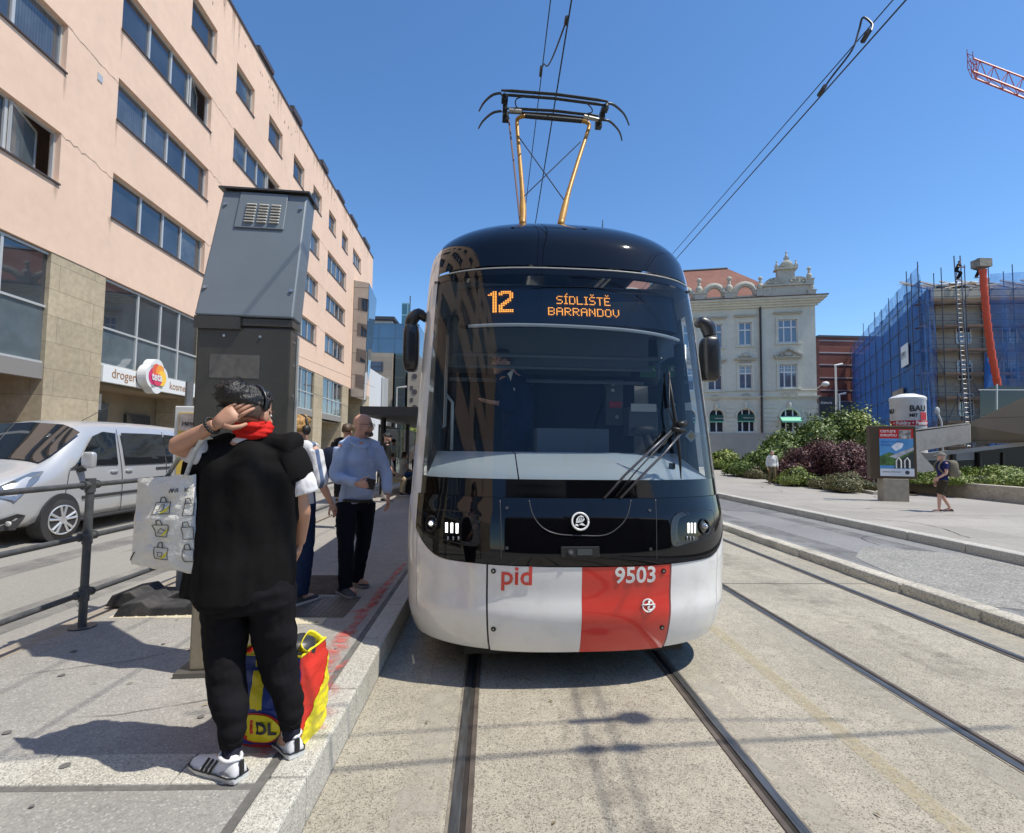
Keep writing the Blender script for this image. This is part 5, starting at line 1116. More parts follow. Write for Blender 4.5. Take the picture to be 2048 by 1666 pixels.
# bumper
xs_ = {k: hit(k, 1200).x for k in (834, 972, 976, 1163, 1337, 1341, 1432)}
sx = lambda x, z=.6: x/prof(z)[1]
zt2 = lambda s: zn_b(s)-.008
corner = sx(xs_[834]); cornr = sx(xs_[1432])
patch_('bumper_corner', corner, sx(xs_[972]), .25, zt2, twhite, .004, 20, 12)
bc = patch_('bumper_panel', sx(xs_[976]), sx(xs_[1163])-.001, .245, zt2, twhite, .006, 24, 12, skirt=.025)
rc = patch_('bumper_panel', sx(xs_[1163]), sx(xs_[1337]), .245, zt2, tred, .006, 24, 12, skirt=.025); rc['label'] = 'red bumper panel with the fleet number'
patch_('bumper_corner', sx(xs_[1341]), cornr, .25, zt2, twhite, .004, 20, 12)
patch_('corner_skin', -.9995, corner-.006, .25, zt2, twhite, .003, 20, 12); patch_('corner_skin', cornr+.006, .9995, .25, zt2, twhite, .003, 20, 12)

# dark body behind the seams
patch_('nose_backing', -SE, SE, .26, 1.40, tdark, -.022, 40, 10, skirt=.06)
# roof dome
RF = [(-.24, 3.06, 1.166, .615, 0), (-.20, 3.18, 1.16, .61, .03), (-.14, 3.32, 1.15, .60, .08), (-.04, 3.44, 1.14, .59, .135), (.10, 3.54, 1.13, .57, .19), (.30, 3.63, 1.12, .53, .26), (.60, 3.685, 1.12, .45, .31), (1.1, 3.71, 1.13, .3, .33), (2.0, 3.72, 1.14, .1, .34), (4, 3.72, 1.14, 0, .34), (14, 3.72, 1.14, 0, .34)]
def SR_(phi, r): yc, zc, w, B, D = r; c = 1-math.cos(phi); return Vector((w*math.copysign(abs(math.sin(phi))**(2/NS), phi), yc+B*c, zc-D*c))
RS = []
for i in range(len(RF)-1):
    for j in range(4):
        t = j/4; p0, p1, p2, p3 = RF[max(i-1, 0)], RF[i], RF[i+1], RF[min(i+2, len(RF)-1)]
        RS.append(tuple(.5*(2*p1[k]+(p2[k]-p0[k])*t+(2*p0[k]-5*p1[k]+4*p2[k]-p3[k])*t*t+(3*p1[k]-p0[k]-3*p2[k]+p3[k])*t**3) if i < 7 else p1[k]+(p2[k]-p1[k])*t for k in range(5)))
RS.append(RF[-1]); nu = 56; pe = s2p(SE); b = MB()
for r in RS: b.v += [SR_(-pe+2*pe*i/nu, r) for i in range(nu+1)]
b.f = [(j*(nu+1)+i, j*(nu+1)+i+1, (j+1)*(nu+1)+i+1, (j+1)*(nu+1)+i) for j in range(len(RS)-1) for i in range(nu)]; b.m = [0]*len(b.f)
b.build('roof_cap', tblack, tram, smooth=True)
b = MB(); b.tube([Sn(-pe+2*pe*i/nu, 3.035, .002) for i in range(nu+1)], .006, 6); b.build('seam_trim', mat('seam grey', (.35, .37, .38), .4), tram, smooth=True)
# white side shells with the cab side window left open
for sg in (-1, 1):
    rows = []; zlist = [PR[0][0]+.0, .4, .6, .84, 1.1, 1.3, 1.42, 1.7, 2.0, 2.3, 2.6, 2.85, 2.95, 3.03]
    nf = 6
    for z in zlist:
        fr = [Sn(sg*(pe+(math.pi/2-pe)*k/nf), z, 0) for k in range(nf+1)]; e = fr[-1]
        sw_ = (lambda v: e.x*1.003 if z < .7 else v); rows.append(fr+[Vector((e.x+sg*.003, e.y+.06, z)), Vector((sw_(sg*1.25*(e.x/(sg*1.25))**.3), 1.55, z)), Vector((sw_(sg*1.25), 2.4, z)), Vector((sw_(sg*1.25), 14, z))])
    for r in RS[1:26]:
        fr = [SR_(sg*(pe+(math.pi/2-pe)*k/nf), r) for k in range(nf+1)]; e = fr[-1]
        rows.append(fr+[Vector((e.x, max(e.y+.06, e.y), e.z)), Vector((e.x, max(1.55, e.y+.1), e.z)), Vector((sg*1.19, max(2.4, e.y+.2), e.z)), Vector((sg*1.19, 14, e.z))])
    n = len(rows[0]); b = MB()
    for r in rows: b.v += r
    for j in range(len(rows)-1):
        for i in range(n-1):
            if i == nf+1 and j < len(zlist)-1 and 1.35 < (zlist[j]+zlist[j+1])/2 < 2.85: continue
            b.f.append((j*n+i, j*n+i+1, (j+1)*n+i+1, (j+1)*n+i))
    b.m = [0]*len(b.f); b.build('side_shell', twhite, tram, smooth=True)
    b = MB(); b.quad((sg*1.225, .2, 1.42), (sg*1.24, 1.5, 1.42), (sg*1.2, 1.5, 2.85), (sg*1.17, .45, 2.85)); b.build('cab_side_window', glass_mat('side glass', (.72, .78, .8), 1), tram, fix=False)
    for k in range(4):
        b = MB(); b.bb(sg*1.252-.004, sg*1.252+.004, 2.6+k*2.8, 5.1+k*2.8, 1.0, 2.8); b.build('side_window', wglass, tram)
b = MB(); b.bb(-.98, .98, .45, 14, .12, .32); b.bb(-.8, .8, -.42, .2, .15, .27); b.build('underbody', tdark, tram)
b = MB(); b.bb(-1.2, 1.2, 13.9, 14, .3, 3.5); b.build('rear_wall', twhite, tram)
for y0 in (2.4, 4.3):
    for x_ in (-.74, .74): b = MB(); b.tube([(x_-.06, y0, .3), (x_+.06, y0, .3)], .3, 20); b.build('wheel', mat('wheel steel', (.09, .08, .07), .5, .7), tram)
# ---- interior
cabg = mat('cab grey', (.11, .135, .16), .6, var=(2, .06)); cabd = mat('cab dark wall', (.010, .017, .030), .7, var=(1.2, .15)); dash = mat('dashboard pale', (.72, .74, .74), .55, bump=(300, .1))
b = MB(); b.bb(-1.0, 1.0, -.1, 13, .34, .62); b.build('cab_floor', cabd, tram)
b = MB(); b.bb(-1.14, 1.14, 1.75, 1.8, .6, 3.1); b.build('cab_rear_wall', cabd, tram)
b = MB(); b.add([(-1.1, .05, 2.99), (1.1, .05, 2.99), (1.15, 1.8, 2.9), (-1.15, 1.8, 2.9)], [(0, 1, 2, 3)]); b.build('cab_ceiling', cabg, tram, fix=False)
for k, z in enumerate((2.47, 2.40, 2.30)):   # roller blind and trunking behind the display
    b = MB(); b.tube([(-1.0, .5+k*.25, z), (1.0, .5+k*.25, z)], .02, 6); b.build('trunking', cabg, tram)
b = MB(); b.bb(-1.05, 1.05, 1.0, 1.6, 2.45, 2.95); b.build('overhead_box', cabg, tram)
def dashpatch(s0, s1):
    b = MB(); n = 24
    A = [Sn(s2p(s0+(s1-s0)*i/n), 1.40, -.05) for i in range(n+1)]
    Bb = [Vector((a.x*.97, -.12+.35*(abs(a.x)/1.2)**2.5, 1.575-.05*(abs(a.x)/1.1)**4)) for a in A]; Cc = [Vector((a.x*.95, .25, 1.585)) for a in A]
    b.v = A+Bb+Cc; m_ = n+1; b.f = [(i, i+1, i+1+m_, i+m_) for i in range(n)]+[(i+m_, i+1+m_, i+1+2*m_, i+2*m_) for i in range(n)]; b.m = [0]*len(b.f)
    k = len(b.v); b.v += [a+Vector((0, .01, -.12)) for a in A]; b.f += [(i, i+k, i+k+1, i+1) for i in range(n)]; b.m += [0]*n
    return b.build('dashboard', dash, tram, smooth=True, fix=False)
xd = hit(1037, 930).x
dashpatch(-.93, sx(xd, 1.4)-.004); dashpatch(sx(xd, 1.4)+.004, .93)
def ibox(name, x0, x1, y0, y1, yl, th, m, dz=0):
    a, c = TLp(x0, y1, yl), TLp(x1, y0, yl); b = MB(); b.bb(a.x, c.x, yl, yl+th, a.z, c.z); return b.build(name, m, tram, bevel=.004)
ibox('console_box', 1074, 1218, 858, 912, .55, .3, cabg)
ibox('pole_panel', 900, 985, 880, 912, .6, .2, cabd)
eq = ibox('equipment_cabinet', 1258, 1316, 815, 870, 1.0, .2, cabg)
ibox('paper_note', 1262, 1313, 808, 823, .98, .01, pwhite)
ibox('switch_panel', 1212, 1246, 760, 850, 1.2, .05, mat('switch panel', (.10, .12, .13), .5))
ibox('red_label', 1218, 1244, 803, 815, 1.18, .01, mat('label red', (.5, .05, .08), .5))
for (x, y_) in ((1225, 768), (1225, 781), (1233, 834)):
    a = TLp(x, y_, 1.19); b = MB(); b.disc(a, (0, -1, 0), .02, .02, 12); b.build('push_button', alu, tram)
a = TLp(1291, 745, 1.1); b = MB(); b.tube([a+Vector((0, 0, -.14)), a+Vector((0, 0, -.05)), a+Vector((0, 0, .1)), a+Vector((0, 0, .15))], [.12, .16, .14, .06], 14, ry=[.06, .08, .07, .03]); bp_ = b.build('rucksack', mat('rucksack black', (.015, .02, .02), .7), tram, smooth=True)
b = MB(); b.box(a+Vector((0, -.085, 0)), (.17, .01, .12)); b.build('green_flap', mat('rucksack green', (.05, .16, .07), .6), bp_)
text_obj('lettering', 'ČESKÁ', .05, pwhite, bp_, M=Matrix.Translation(a+Vector((-.08, -.092, .0))) @ Matrix.Rotation(R(90), 4, 'X'))
# cab handrails, A-pillars, steering stalk
for (P, nm, m) in (([TLp(893, 670, .5), TLp(891, 800, .4), TLp(889, 852, .3), TLp(880, 856, .25)], 'handrail', alu), ([TLp(893, 790, .2), TLp(905, 805, .2), TLp(903, 900, .2)], 'handrail', alu), ([TLp(1370, 690, .7), TLp(1369, 930, .7)], 'handrail', alu)):
    b = MB(); b.tube(P, .014, 8); b.build(nm, m, tram, smooth=True)
for (p0, p1) in (((884, 640), (872, 900)), ((1357, 690), (1364, 950))):
    b = MB(); b.tube([TLp(*p0, .35), TLp(*p1, .2)], .045, 8); b.build('cab_pillar', tdark, tram)
a = TLp(1305, 905, -.05); b = MB(); b.tube([a, a+Vector((-.02, .1, .14))], [.05, .03], 10); b.ell(a+Vector((-.03, .12, .18)), (.12, .06, .05)); b.build('control_stalk', tdark, tram, smooth=True)
a = TLp(1344, 932, -.25); b = MB(); b.box(a, (.045, .02, .045)); b.tube([a+Vector((0, 0, -.02)), a+Vector((.02, 0, -.09))], .006, 6); b.build('camera_box', tdark, tram)
a = TLp(1382, 872, .2); b = MB(); b.box((a.x, a.y, a.z), (.075, .012, .075), M=Matrix.Rotation(R(45), 3, 'Y')); c = b.build('priority_badge', pwhite, tram); b = MB(); b.box((a.x, a.y-.008, a.z), (.045, .01, .045), M=Matrix.Rotation(R(45), 3, 'Y')); b.build('yellow_diamond', mat('sign yellow', (.7, .5, .03), .5), c)
a = TLp(1142, 636, .0); b = MB(); b.ell((a.x, -.18, a.z), (.055, .05, .035)); c = b.build('cab_camera', pwhite, tram, smooth=True); b = MB(); b.ell((a.x, -.215, a.z-.012), (.022, .03, .02)); b.build('lens', tdark, c, smooth=True)
# ---- destination display
def offp(s, z, o): return Sn(s2p(s), z, -o)
zd0, zd1 = TLp(1140, 640, -.3).z, TLp(1140, 556, -.3).z
disp = patch_('destination_display', -.80, .86, zd0, zd1, mat('display black', (.006, .008, .012), .25), -.10, 40, 2, skirt=.08)
b = MB(); n = 40; b.tube([Sn(s2p(-.72+1.56*i/n), zd0-.016-.05*(i/n)**3, -.10) for i in range(n+1)], .014, 6); b.build('display_trim', mat('trim pale', (.55, .57, .58), .5), tram, smooth=True)
led = mat('led amber', (.9, .35, .05), .5, emit=((1, .36, .05), 1.35)); ledo = mat('led off', (.02, .022, .026), .4)
FONT = {'S': '01111 10000 10000 01110 00001 00001 11110', 'D': '11110 10001 10001 10001 10001 10001 11110', 'L': '10000 10000 10000 10000 10000 10000 11111', 'I': '111 010 010 010 010 010 111', 'T': '11111 00100 00100 00100 00100 00100 00100',
 'E': '11111 10000 10000 11110 10000 10000 11111', 'B': '11110 10001 10001 11110 10001 10001 11110', 'A': '01110 10001 10001 11111 10001 10001 10001', 'R': '11110 10001 10001 11110 10100 10010 10001', 'N': '10001 11001 10101 10101 10011 10001 10001',
 'O': '01110 10001 10001 10001 10001 10001 01110', 'V': '10001 10001 10001 10001 10001 01010 00100'}
BIG = {'1': '0011 0111 1111 0011 0011 0011 0011 0011 0011 0011 0011 0011 0011 0011', '2': '0111110 1111111 1100011 0000011 0000011 0000110 0001110 0011100 0111000 1110000 1100000 1100000 1111111 1111111'}
def dots(rows, x0, ztop_, px_, pz_, b):
    for r, row in enumerate(rows):
        for c, ch in enumerate(row):
            if ch != '1': continue
            x, z = x0+c*px_, ztop_-r*pz_; q = []
            for (dx_, dz_) in ((0, 0), (px_*.74, 0), (px_*.74, -pz_*.74), (0, -pz_*.74)):
                xx, zz = x+dx_, z+dz_; q.append(Vector((xx, ysurf(xx, zz)+.092, zz)))
            b.quad(*q)
    return len(rows[0])
def ledtext(s, pxy, pxe, rows_h, acc=()):
    a = TLp(*pxy, -.3); e = TLp(*pxe, -.3); cols = sum(len(FONT[c].split()[0])+1 for c in s)-1; dx_ = (e.x-a.x)/cols; dz_ = (a.z-e.z)/7; b = MB(); x = a.x
    for i, c in enumerate(s):
        rows = FONT[c].split(); n = dots(rows, x, a.z, dx_, dz_, b)
        if i in acc:
            A_ = {'I': ['01', '10']}.get(c, ['10001' if 0 else '01010', '00100']); dots(A_, x+(dx_ if c == 'I' else 0), a.z+dz_*2.3, dx_, dz_, b)
        x += (n+1)*dx_
    b.build('led_text', led, disp, fix=False)
ledtext('SIDLISTE', (1116, 586), (1226, 608), 7, (1, 5, 7)); ledtext('BARRANDOV', (1098, 611), (1243, 633), 7)
a, e = TLp(977, 575, -.25), TLp(1028, 624, -.25)
for s, x0, x1 in (('1', a.x, a.x+(e.x-a.x)*.36), ('2', a.x+(e.x-a.x)*.42, e.x)):
    rows = BIG[s].split(); b = MB(); dots(rows, x0, a.z, (x1-x0)/len(rows[0]), (a.z-e.z)/14, b); b.build('led_text', led, disp, fix=False)
# ---- nose details
def onn(px, py, off=.014): p = hit(px, py, off); return p
def nrm(p): e = .02; a = Vector((2*e, ysurf(p.x+e, p.z)-ysurf(p.x-e, p.z), 0)); c = Vector((0, prof(p.z+e)[0]-prof(p.z-e)[0], 2*e)); n = a.cross(c); return n.normalized()
def frame(p):
    n = nrm(p); x = Vector((1, 0, 0)); x = (x-n*x.dot(n)).normalized(); z = x.cross(-n)*-1; z = n.cross(x)*-1
    if z.z < 0: z = -z
    return Matrix((x, -n, z)).transposed()      # local y points inward
chrome = mat('lamp chrome', (.8, .8, .82), .12, 1.0); drl = mat('running light', (1, 1, .95), .4, emit=((1, 1, .95), 1.6)); lensm = mat('lamp lens', (.35, .36, .38), .05, .6, spec=1)
recess = mat('lamp recess', (.018, .018, .02), .25, coat=.6)
for sg, cx, cy, bars in ((-1, 864, 1047, (893, 903.5, 914)), (1, 1408, 1053, (1377, 1383.5, 1390))):
    p = onn(cx, cy, .016); F = frame(p); xx = abs(sx(p.x, p.z))
    # recessed lamp bezel: rounded outline around lens and bars
    q = [onn(*uv, .016) for uv in (((845, 1020), (935, 1025), (955, 1045), (955, 1090), (900, 1082), (855, 1068), (842, 1045)) if sg < 0 else ((1348, 1032), (1400, 1020), (1424, 1022), (1428, 1045), (1418, 1072), (1380, 1086), (1345, 1090)))]
    n = len(q); P = []
    for i in range(n):
        for k in range(6):
            t = k/6; p0, p1, p2, p3 = q[i-1], q[i], q[(i+1) % n], q[(i+2) % n]; P.append(.5*((2*p1)+(p2-p0)*t+(2*p0-5*p1+4*p2-p3)*t*t+(3*p1-p0-3*p2+p3)*t**3))
    P = [Vector((v.x, ysurf(v.x, v.z)-.0135, v.z)) for v in P]
    ce = sum(P, Vector())/len(P); b = MB(); m_ = len(P)
    inner = [Vector((v.x*.8+ce.x*.2, ysurf(v.x*.8+ce.x*.2, v.z*.8+ce.z*.2)-.0135, v.z*.8+ce.z*.2)) for v in P]
    b.v = P+inner+[Vector((ce.x, ysurf(ce.x, ce.z)-.0135, ce.z))]; b.f = [(i, (i+1) % m_, m_+(i+1) % m_, m_+i) for i in range(m_)]+[(m_+i, m_+(i+1) % m_, 2*m_) for i in range(m_)]; b.m = [0]*len(b.f)
    hl = b.build('headlight', recess, tram, fix=True)
    b = MB(); b.tube(P+[P[0]], .004, 6); b.build('headlight_rim', tblack, hl, smooth=True)
    b = MB(); b.v = []; rr = .052
    b.tube([p+F @ Vector((rr*math.cos(k*math.pi/12), -.004, rr*math.sin(k*math.pi/12))) for k in range(25)], .007, 6); b.build('lens_ring', tblack, hl, smooth=True)
    b = MB(); b.ell(p+F @ Vector((0, .0, 0)), (.03, .02, .026), nu=16, nv=10); b.build('lens', lensm, hl, smooth=True)
    b = MB(); b.ell(p+F @ Vector((.004, -.012, .0)), (.017, .012, .014), nu=12, nv=8); b.build('lens_core', drl if sg < 0 else chrome, hl, smooth=True)
    for k, bx in enumerate(bars):
        a = onn(bx, 1045+k*.8 if sg < 0 else 1046, .02); c = onn(bx, 1065+k*.8 if sg < 0 else 1066, .02); b = MB(); b.tube([a, c], .0085 if sg < 0 else .006, 8); b.build('running_light', drl, hl, smooth=True)
        a = onn(bx+3*sg*-1, 1073, .018); c = onn(bx+3*sg*-1, 1080, .018); b = MB(); b.tube([a, c], .006, 8); b.build('dark_lamp', lensm, hl, smooth=True)
# emblem
p = onn(1160, 1043, .016); F = frame(p); ew = mat('emblem white', (.75, .76, .76), .3)
b = MB(); b.disc(p, nrm(p), .066, .004, 28); em = b.build('emblem', tblack, tram)
b = MB(); b.tube([p+F @ Vector((.056*math.cos(k*math.pi/16), -.008, .056*math.sin(k*math.pi/16))) for k in range(33)], .007, 8); b.build('emblem_ring', ew, em, smooth=True)
fe = lambda P: [p+F @ Vector((x*.01, -.008, z*.01)) for x, z in P]
for P in (((-3.6, -3.0), (-1.2, -3.2), (-1.6, -2.0), (-3.2, -1.6)), ((-1, -2.2), (.4, -2.4), (3.6, -3.1), (1.8, -1.3), (1.2, -1.0)), ((-3.0, -1.0), (1.0, -.6), (2.2, .3), (3.0, 1.2), (2.2, 3.4), (.4, 4.0), (-1.2, 3.2), (-2.6, 1.6)),):
    b = MB(); b.prism(fe(P), F @ Vector((0, -.004, 0))); b.build('winged_arrow', ew, em)
for k in range(3): b = MB(); b.tube([p+F @ Vector((-.016+k*.013, -.014, .004)), p+F @ Vector((-.008+k*.013, -.014, .024)), p+F @ Vector((.004+k*.011, -.014, .032-.004*k))], .0022, 5); b.build('feather_line', tblack, em)
# seams, bolts and camera slot on the nose
def sline(pts, r, m, name, off=.013):
    q, _, _ = cr([onn(*uv, off) for uv in pts], [0]*len(pts), [0]*len(pts), 6); b = MB(); b.tube([Vector((v.x, ysurf(v.x, v.z)-off, v.z)) for v in q], r, 6); return b.build(name, m, tram, smooth=True)
seam = mat('seam dark grey', (.05, .05, .055), .35)
sline([(1058, 1000), (1066, 1030), (1085, 1055), (1115, 1068), (1160, 1071), (1210, 1070), (1240, 1052), (1255, 1030), (1262, 1000)], .004, seam, 'nose_seam')
sline([(1000, 1000), (1002, 1060), (1002, 1120)], .003, seam, 'nose_seam'); sline([(1311, 998), (1313, 1060), (1313, 1120)], .003, seam, 'nose_seam')
for (x, y_) in ((1014, 1016), (1014, 1096), (1299, 1021), (1301, 1098)):
    p = onn(x, y_, .014); b = MB(); b.disc(p, nrm(p), .011, .006, 12); b.build('bolt', seam, tram)
p = onn(1160, 1104, .013); F = frame(p); b = MB(); b.box(p, (.26, .02, .072), M=F); cb_ = b.build('camera_slot', mat('slot black', (.02, .02, .02), .4), tram, bevel=.004)
b = MB(); b.disc(p+F @ Vector((-.065, -.012, 0)), nrm(p), .022, .008, 16); b.build('camera_ring', seam, cb_); b = MB(); b.disc(p+F @ Vector((-.065, -.02, 0)), nrm(p), .012, .004, 14); b.build('camera_lens', lensm, cb_)
b = MB(); b.box(p+F @ Vector((.03, -.012, 0)), (.10, .004, .04), M=F); b.build('grille', mat('grille grey', (.06, .07, .07), .3), cb_)
for (x, y_, par) in ((987, 1142, bc), (987, 1258, bc), (1327, 1142, rc), (1324, 1255, rc)):
    p = onn(x, y_, .008); b = MB(); b.disc(p, nrm(p), .017, .004, 16); bo_ = b.build('bolt_hole', mat('hole black', (.01, .01, .01), .5), par); b = MB(); b.disc(p, nrm(p), .006, .006, 10); b.build('bolt', bolt, bo_)
def textfront(s, px, py, size, m, par, bold=.004, off=.010, name='lettering'):
    p = onn(px, py, off); o = text_obj(name, s, size, m, par, bold=bold, ext=.0008)
    for v in o.data.vertices: x, z, d = p.x+v.co.x, p.z+v.co.y, v.co.z; v.co = Vector((x, ysurf(x, z)-off-d, z))
    o.data.update(); return o
textfront('pid', 1000, 1168, .178, tred, bc, .0025); textfront('9503', 1229, 1166, .150, pwhite, rc, .003)
p = onn(1296, 1211, .010); F = frame(p)
for P in ([(.04*math.cos(k*math.pi/14), .04*math.sin(k*math.pi/14)) for k in range(29)], [(.016+.030*math.cos(k*math.pi/10)*.8-.03*math.sin(k*math.pi/10)*.3-.028, .022+.03*math.cos(k*math.pi/10)*.4+.014*math.sin(k*math.pi/10)) for k in range(21)], [(.034+.030*math.cos(k*math.pi/10)*.8-.02*math.sin(k*math.pi/10)*.3-.012, -.012+.024*math.cos(k*math.pi/10)*.4+.014*math.sin(k*math.pi/10)) for k in range(21)], [(-.05, .004), (.052, .008)], [(.0, -.04), (.008, .0), (.006, .03)]):
    b = MB(); b.tube([p+F @ Vector((x, -.002, z)) for x, z in P], .0055, 6, ry=.002); b.build('operator_mark', pwhite, rc, smooth=True)
# ---- wipers
def wp(px, py, off): return hit(px, py, off)
wm = mat('wiper black', (.012, .012, .012), .45, spec=.4); wmid = mat('wiper grey', (.10, .10, .11), .35, .5)
for (P, r) in (([(1208, 997), (1250, 950), (1300, 902), (1347, 858)], .009), ([(1240, 997), (1285, 950), (1330, 905), (1368, 860)], .009)):
    b = MB(); b.tube([wp(x, y_, o_) for (x, y_), o_ in zip(P, (.02, .06, .075, .06))], r, 8); b.build('wiper_arm', wmid, tram, smooth=True)
b = MB(); b.tube([wp(1337, 742, .03), wp(1345, 800, .045), wp(1352, 850, .05), wp(1359, 905, .045), wp(1362, 958, .03)], [.004, .012, .018, .014, .004], 8); b.build('wiper_blade', wm, tram, smooth=True)
b = MB(); b.tube([wp(1339, 744, .03), wp(1338, 820, .05), wp(1350, 856, .07)], .006, 6); b.tube([wp(1356, 850, .075), wp(1372, 846, .07)], .022, 8); b.tube([wp(1345, 858, .07), wp(1370, 862, .07)], .018, 8); b.build('wiper_joint', wm, tram, smooth=True)
b = MB(); b.tube([wp(1232, 992, .03), wp(1270, 945, .07), wp(1352, 858, .075)], .005, 6); b.build('washer_pipe', wm, tram, smooth=True)
# ---- mirrors
mir = mat('mirror housing', (.015, .015, .016), .35, var=(6, .3), coat=.3)
for sg, B0, B1, yl, arm in ((-1, (806, 650), (839, 742), .25, [(853, 640), (838, 628), (824, 640), (822, 655)]), (1, (1403, 675), (1435, 762), .25, [(1392, 650), (1404, 646), (1416, 655), (1420, 672)])):
    a, c = TLp(B0[0], B1[1], yl), TLp(B1[0], B0[1], yl); cx, cz = (a.x+c.x)/2, (a.z+c.z)/2; hx, hz = (c.x-a.x)/2, (c.z-a.z)/2
    b = MB(); b.ell((cx, yl, cz), (hx*1.02, .09, hz*1.02), nu=20, nv=14, pw=.45); mh = b.build('wing_mirror', mir, tram, smooth=True)
    b = MB(); b.ell((cx, yl+.07, cz), (hx*.86, .03, hz*.9), nu=20, nv=10, pw=.45); b.build('mirror_glass', chrome, mh, smooth=True)
    P = [TLp(*q, yl) for q in arm]; b = MB(); b.tube(P, [.03, .05, .055, .05], 12, ry=[.03, .06, .07, .06], spline=4); b.build('mirror_arm', mir, mh, smooth=True)
# ---- roof antenna and pantograph
a = TLp(1232, 464, 0); a = Vector((a.x, .45, 3.6)); b = MB(); b.tube([a+Vector((0, 0, -.02)), a+Vector((0, 0, .06)), a+Vector((0, 0, .16))], [.02, .006, .003], 6); b.build('antenna', tdark, tram)
T_ = lambda px, py, z: W2T(at(px, py, z=z))
gold = mat('pantograph ochre', (.42, .22, .035), .45, .2, var=(8, .15), dirt=(6, (.10, .06, .03), .5)); carb = mat('carbon strip', (.03, .033, .033), .5, .2, var=(10, .3)); pg = mat('pantograph grey', (.42, .42, .38), .4, .4, var=(9, .3))
b = MB()
b.tube([T_(1045, 452, 3.72), T_(1046, 420, 3.95), T_(1044, 375, 4.3), T_(1038, 300, 4.9), T_(1034, 248, 5.33), T_(1037, 236, 5.40), T_(1050, 232, 5.42)], [.034, .034, .024, .022, .022, .022, .022], 10, spline=3)
b.tube([T_(1121, 452, 3.72), T_(1128, 420, 3.98), T_(1139, 378, 4.3), T_(1160, 310, 4.85), T_(1177, 258, 5.27), T_(1176, 246, 5.35), T_(1163, 242, 5.38)], [.034, .034, .024, .022, .022, .022, .022], 10, spline=3)
pa = b.build('pantograph', gold, tram, smooth=True)
b = MB(); b.tube([T_(1050, 232, 5.42), T_(1163, 242, 5.38)], .026, 8); b.build('cross_tube', carb, pa)
b = MB(); b.tube([T_(1017, 235, 5.42), T_(1028, 330, 4.6), T_(1041, 450, 3.74)], .010, 6); b.build('control_rod', mat('rod purple brown', (.16, .09, .08), .5), pa)
for p, q in (((1040, 277, 5.08), (1128, 400, 4.12)), ((1049, 392, 4.15), (1161, 284, 5.05))): b = MB(); b.tube([T_(*p), T_(*q)], .006, 5); b.build('brace_wire', wirem, pa)
for (p, q, hl_, hr_) in (((1002, 185), (1214, 207), [(1002, 186), (985, 190), (968, 205), (958, 222)], [(1212, 206), (1228, 210), (1248, 228), (1258, 250)]), ((1014, 221), (1196, 236), [(1004, 222), (985, 226), (966, 242), (957, 257)], [(1205, 240), (1220, 243), (1238, 262), (1244, 281)])):
    z = 5.50; A_, B2 = T_(*p, z), T_(*q, z)
    for dy in (-.035, .035): b = MB(); b.tube([A_.lerp(B2, t)+Vector((0, dy, .02*math.sin(math.pi*t))) for t in (0, .1, .5, .9, 1)], [.012, .022, .022, .022, .012], 6, ry=[.01, .014, .014, .014, .01]); b.build('collector_bar', carb, pa)
    for H_ in (hl_, hr_): b = MB(); b.tube([T_(x, y_, z) for x, y_ in H_], [.014, .014, .012, .009], 8, spline=4); b.build('horn', mat('horn dark', (.05, .055, .06), .35, .4), pa, smooth=True)
for (p, q) in (((1009, 188), (1011, 238)), ((1213, 208), (1196, 252))):
    b = MB(); a, c = T_(*p, 5.47), T_(*q, 5.40); b.tube([a, c], .02, 6); b.box(a.lerp(c, .5), (.05, .08, .09)); b.box(a.lerp(c, .2), (.07, .09, .05)); b.box(a.lerp(c, .95), (.07, .07, .08)); b.build('spring_box', mat('bracket dark', (.04, .045, .045), .45, .4), pa)
    b = MB(); b.tube([a+Vector((0, 0, .01)), c+Vector((.02, 0, 0))], .012, 6); b.build('bracket_rod', pg, pa)
for p, q in (((1018, 221), (1043, 223)), ((1168, 233), (1197, 240))): b = MB(); b.tube([T_(*p, 5.43), T_(*q, 5.43)], .022, 6); b.build('link_tube', pg, pa)
for P in ([(1050, 193), (1033, 198), (1032, 212), (1045, 222)], [(1170, 204), (1182, 215), (1184, 224), (1172, 228)]): b = MB(); b.tube([T_(x, y_, 5.47) for x, y_ in P], .007, 6, spline=4); b.build('shunt_cable', wirem, pa)
# ================================================================ VAN (nose towards the camera)
van = thing('parked_van', 'silver passenger van parked along the kerb in front of the peach block', 'van', (-8.19, 8.05, 0), R(1))
silver = mat('van silver', (.50, .51, .52), .32, .35, coat=.8, var=(1, .03)); vblk = mat('van black plastic', (.03, .03, .032), .6); vgl = mat('van glass', (.012, .015, .018), .02, spec=1.3, coat=.5)
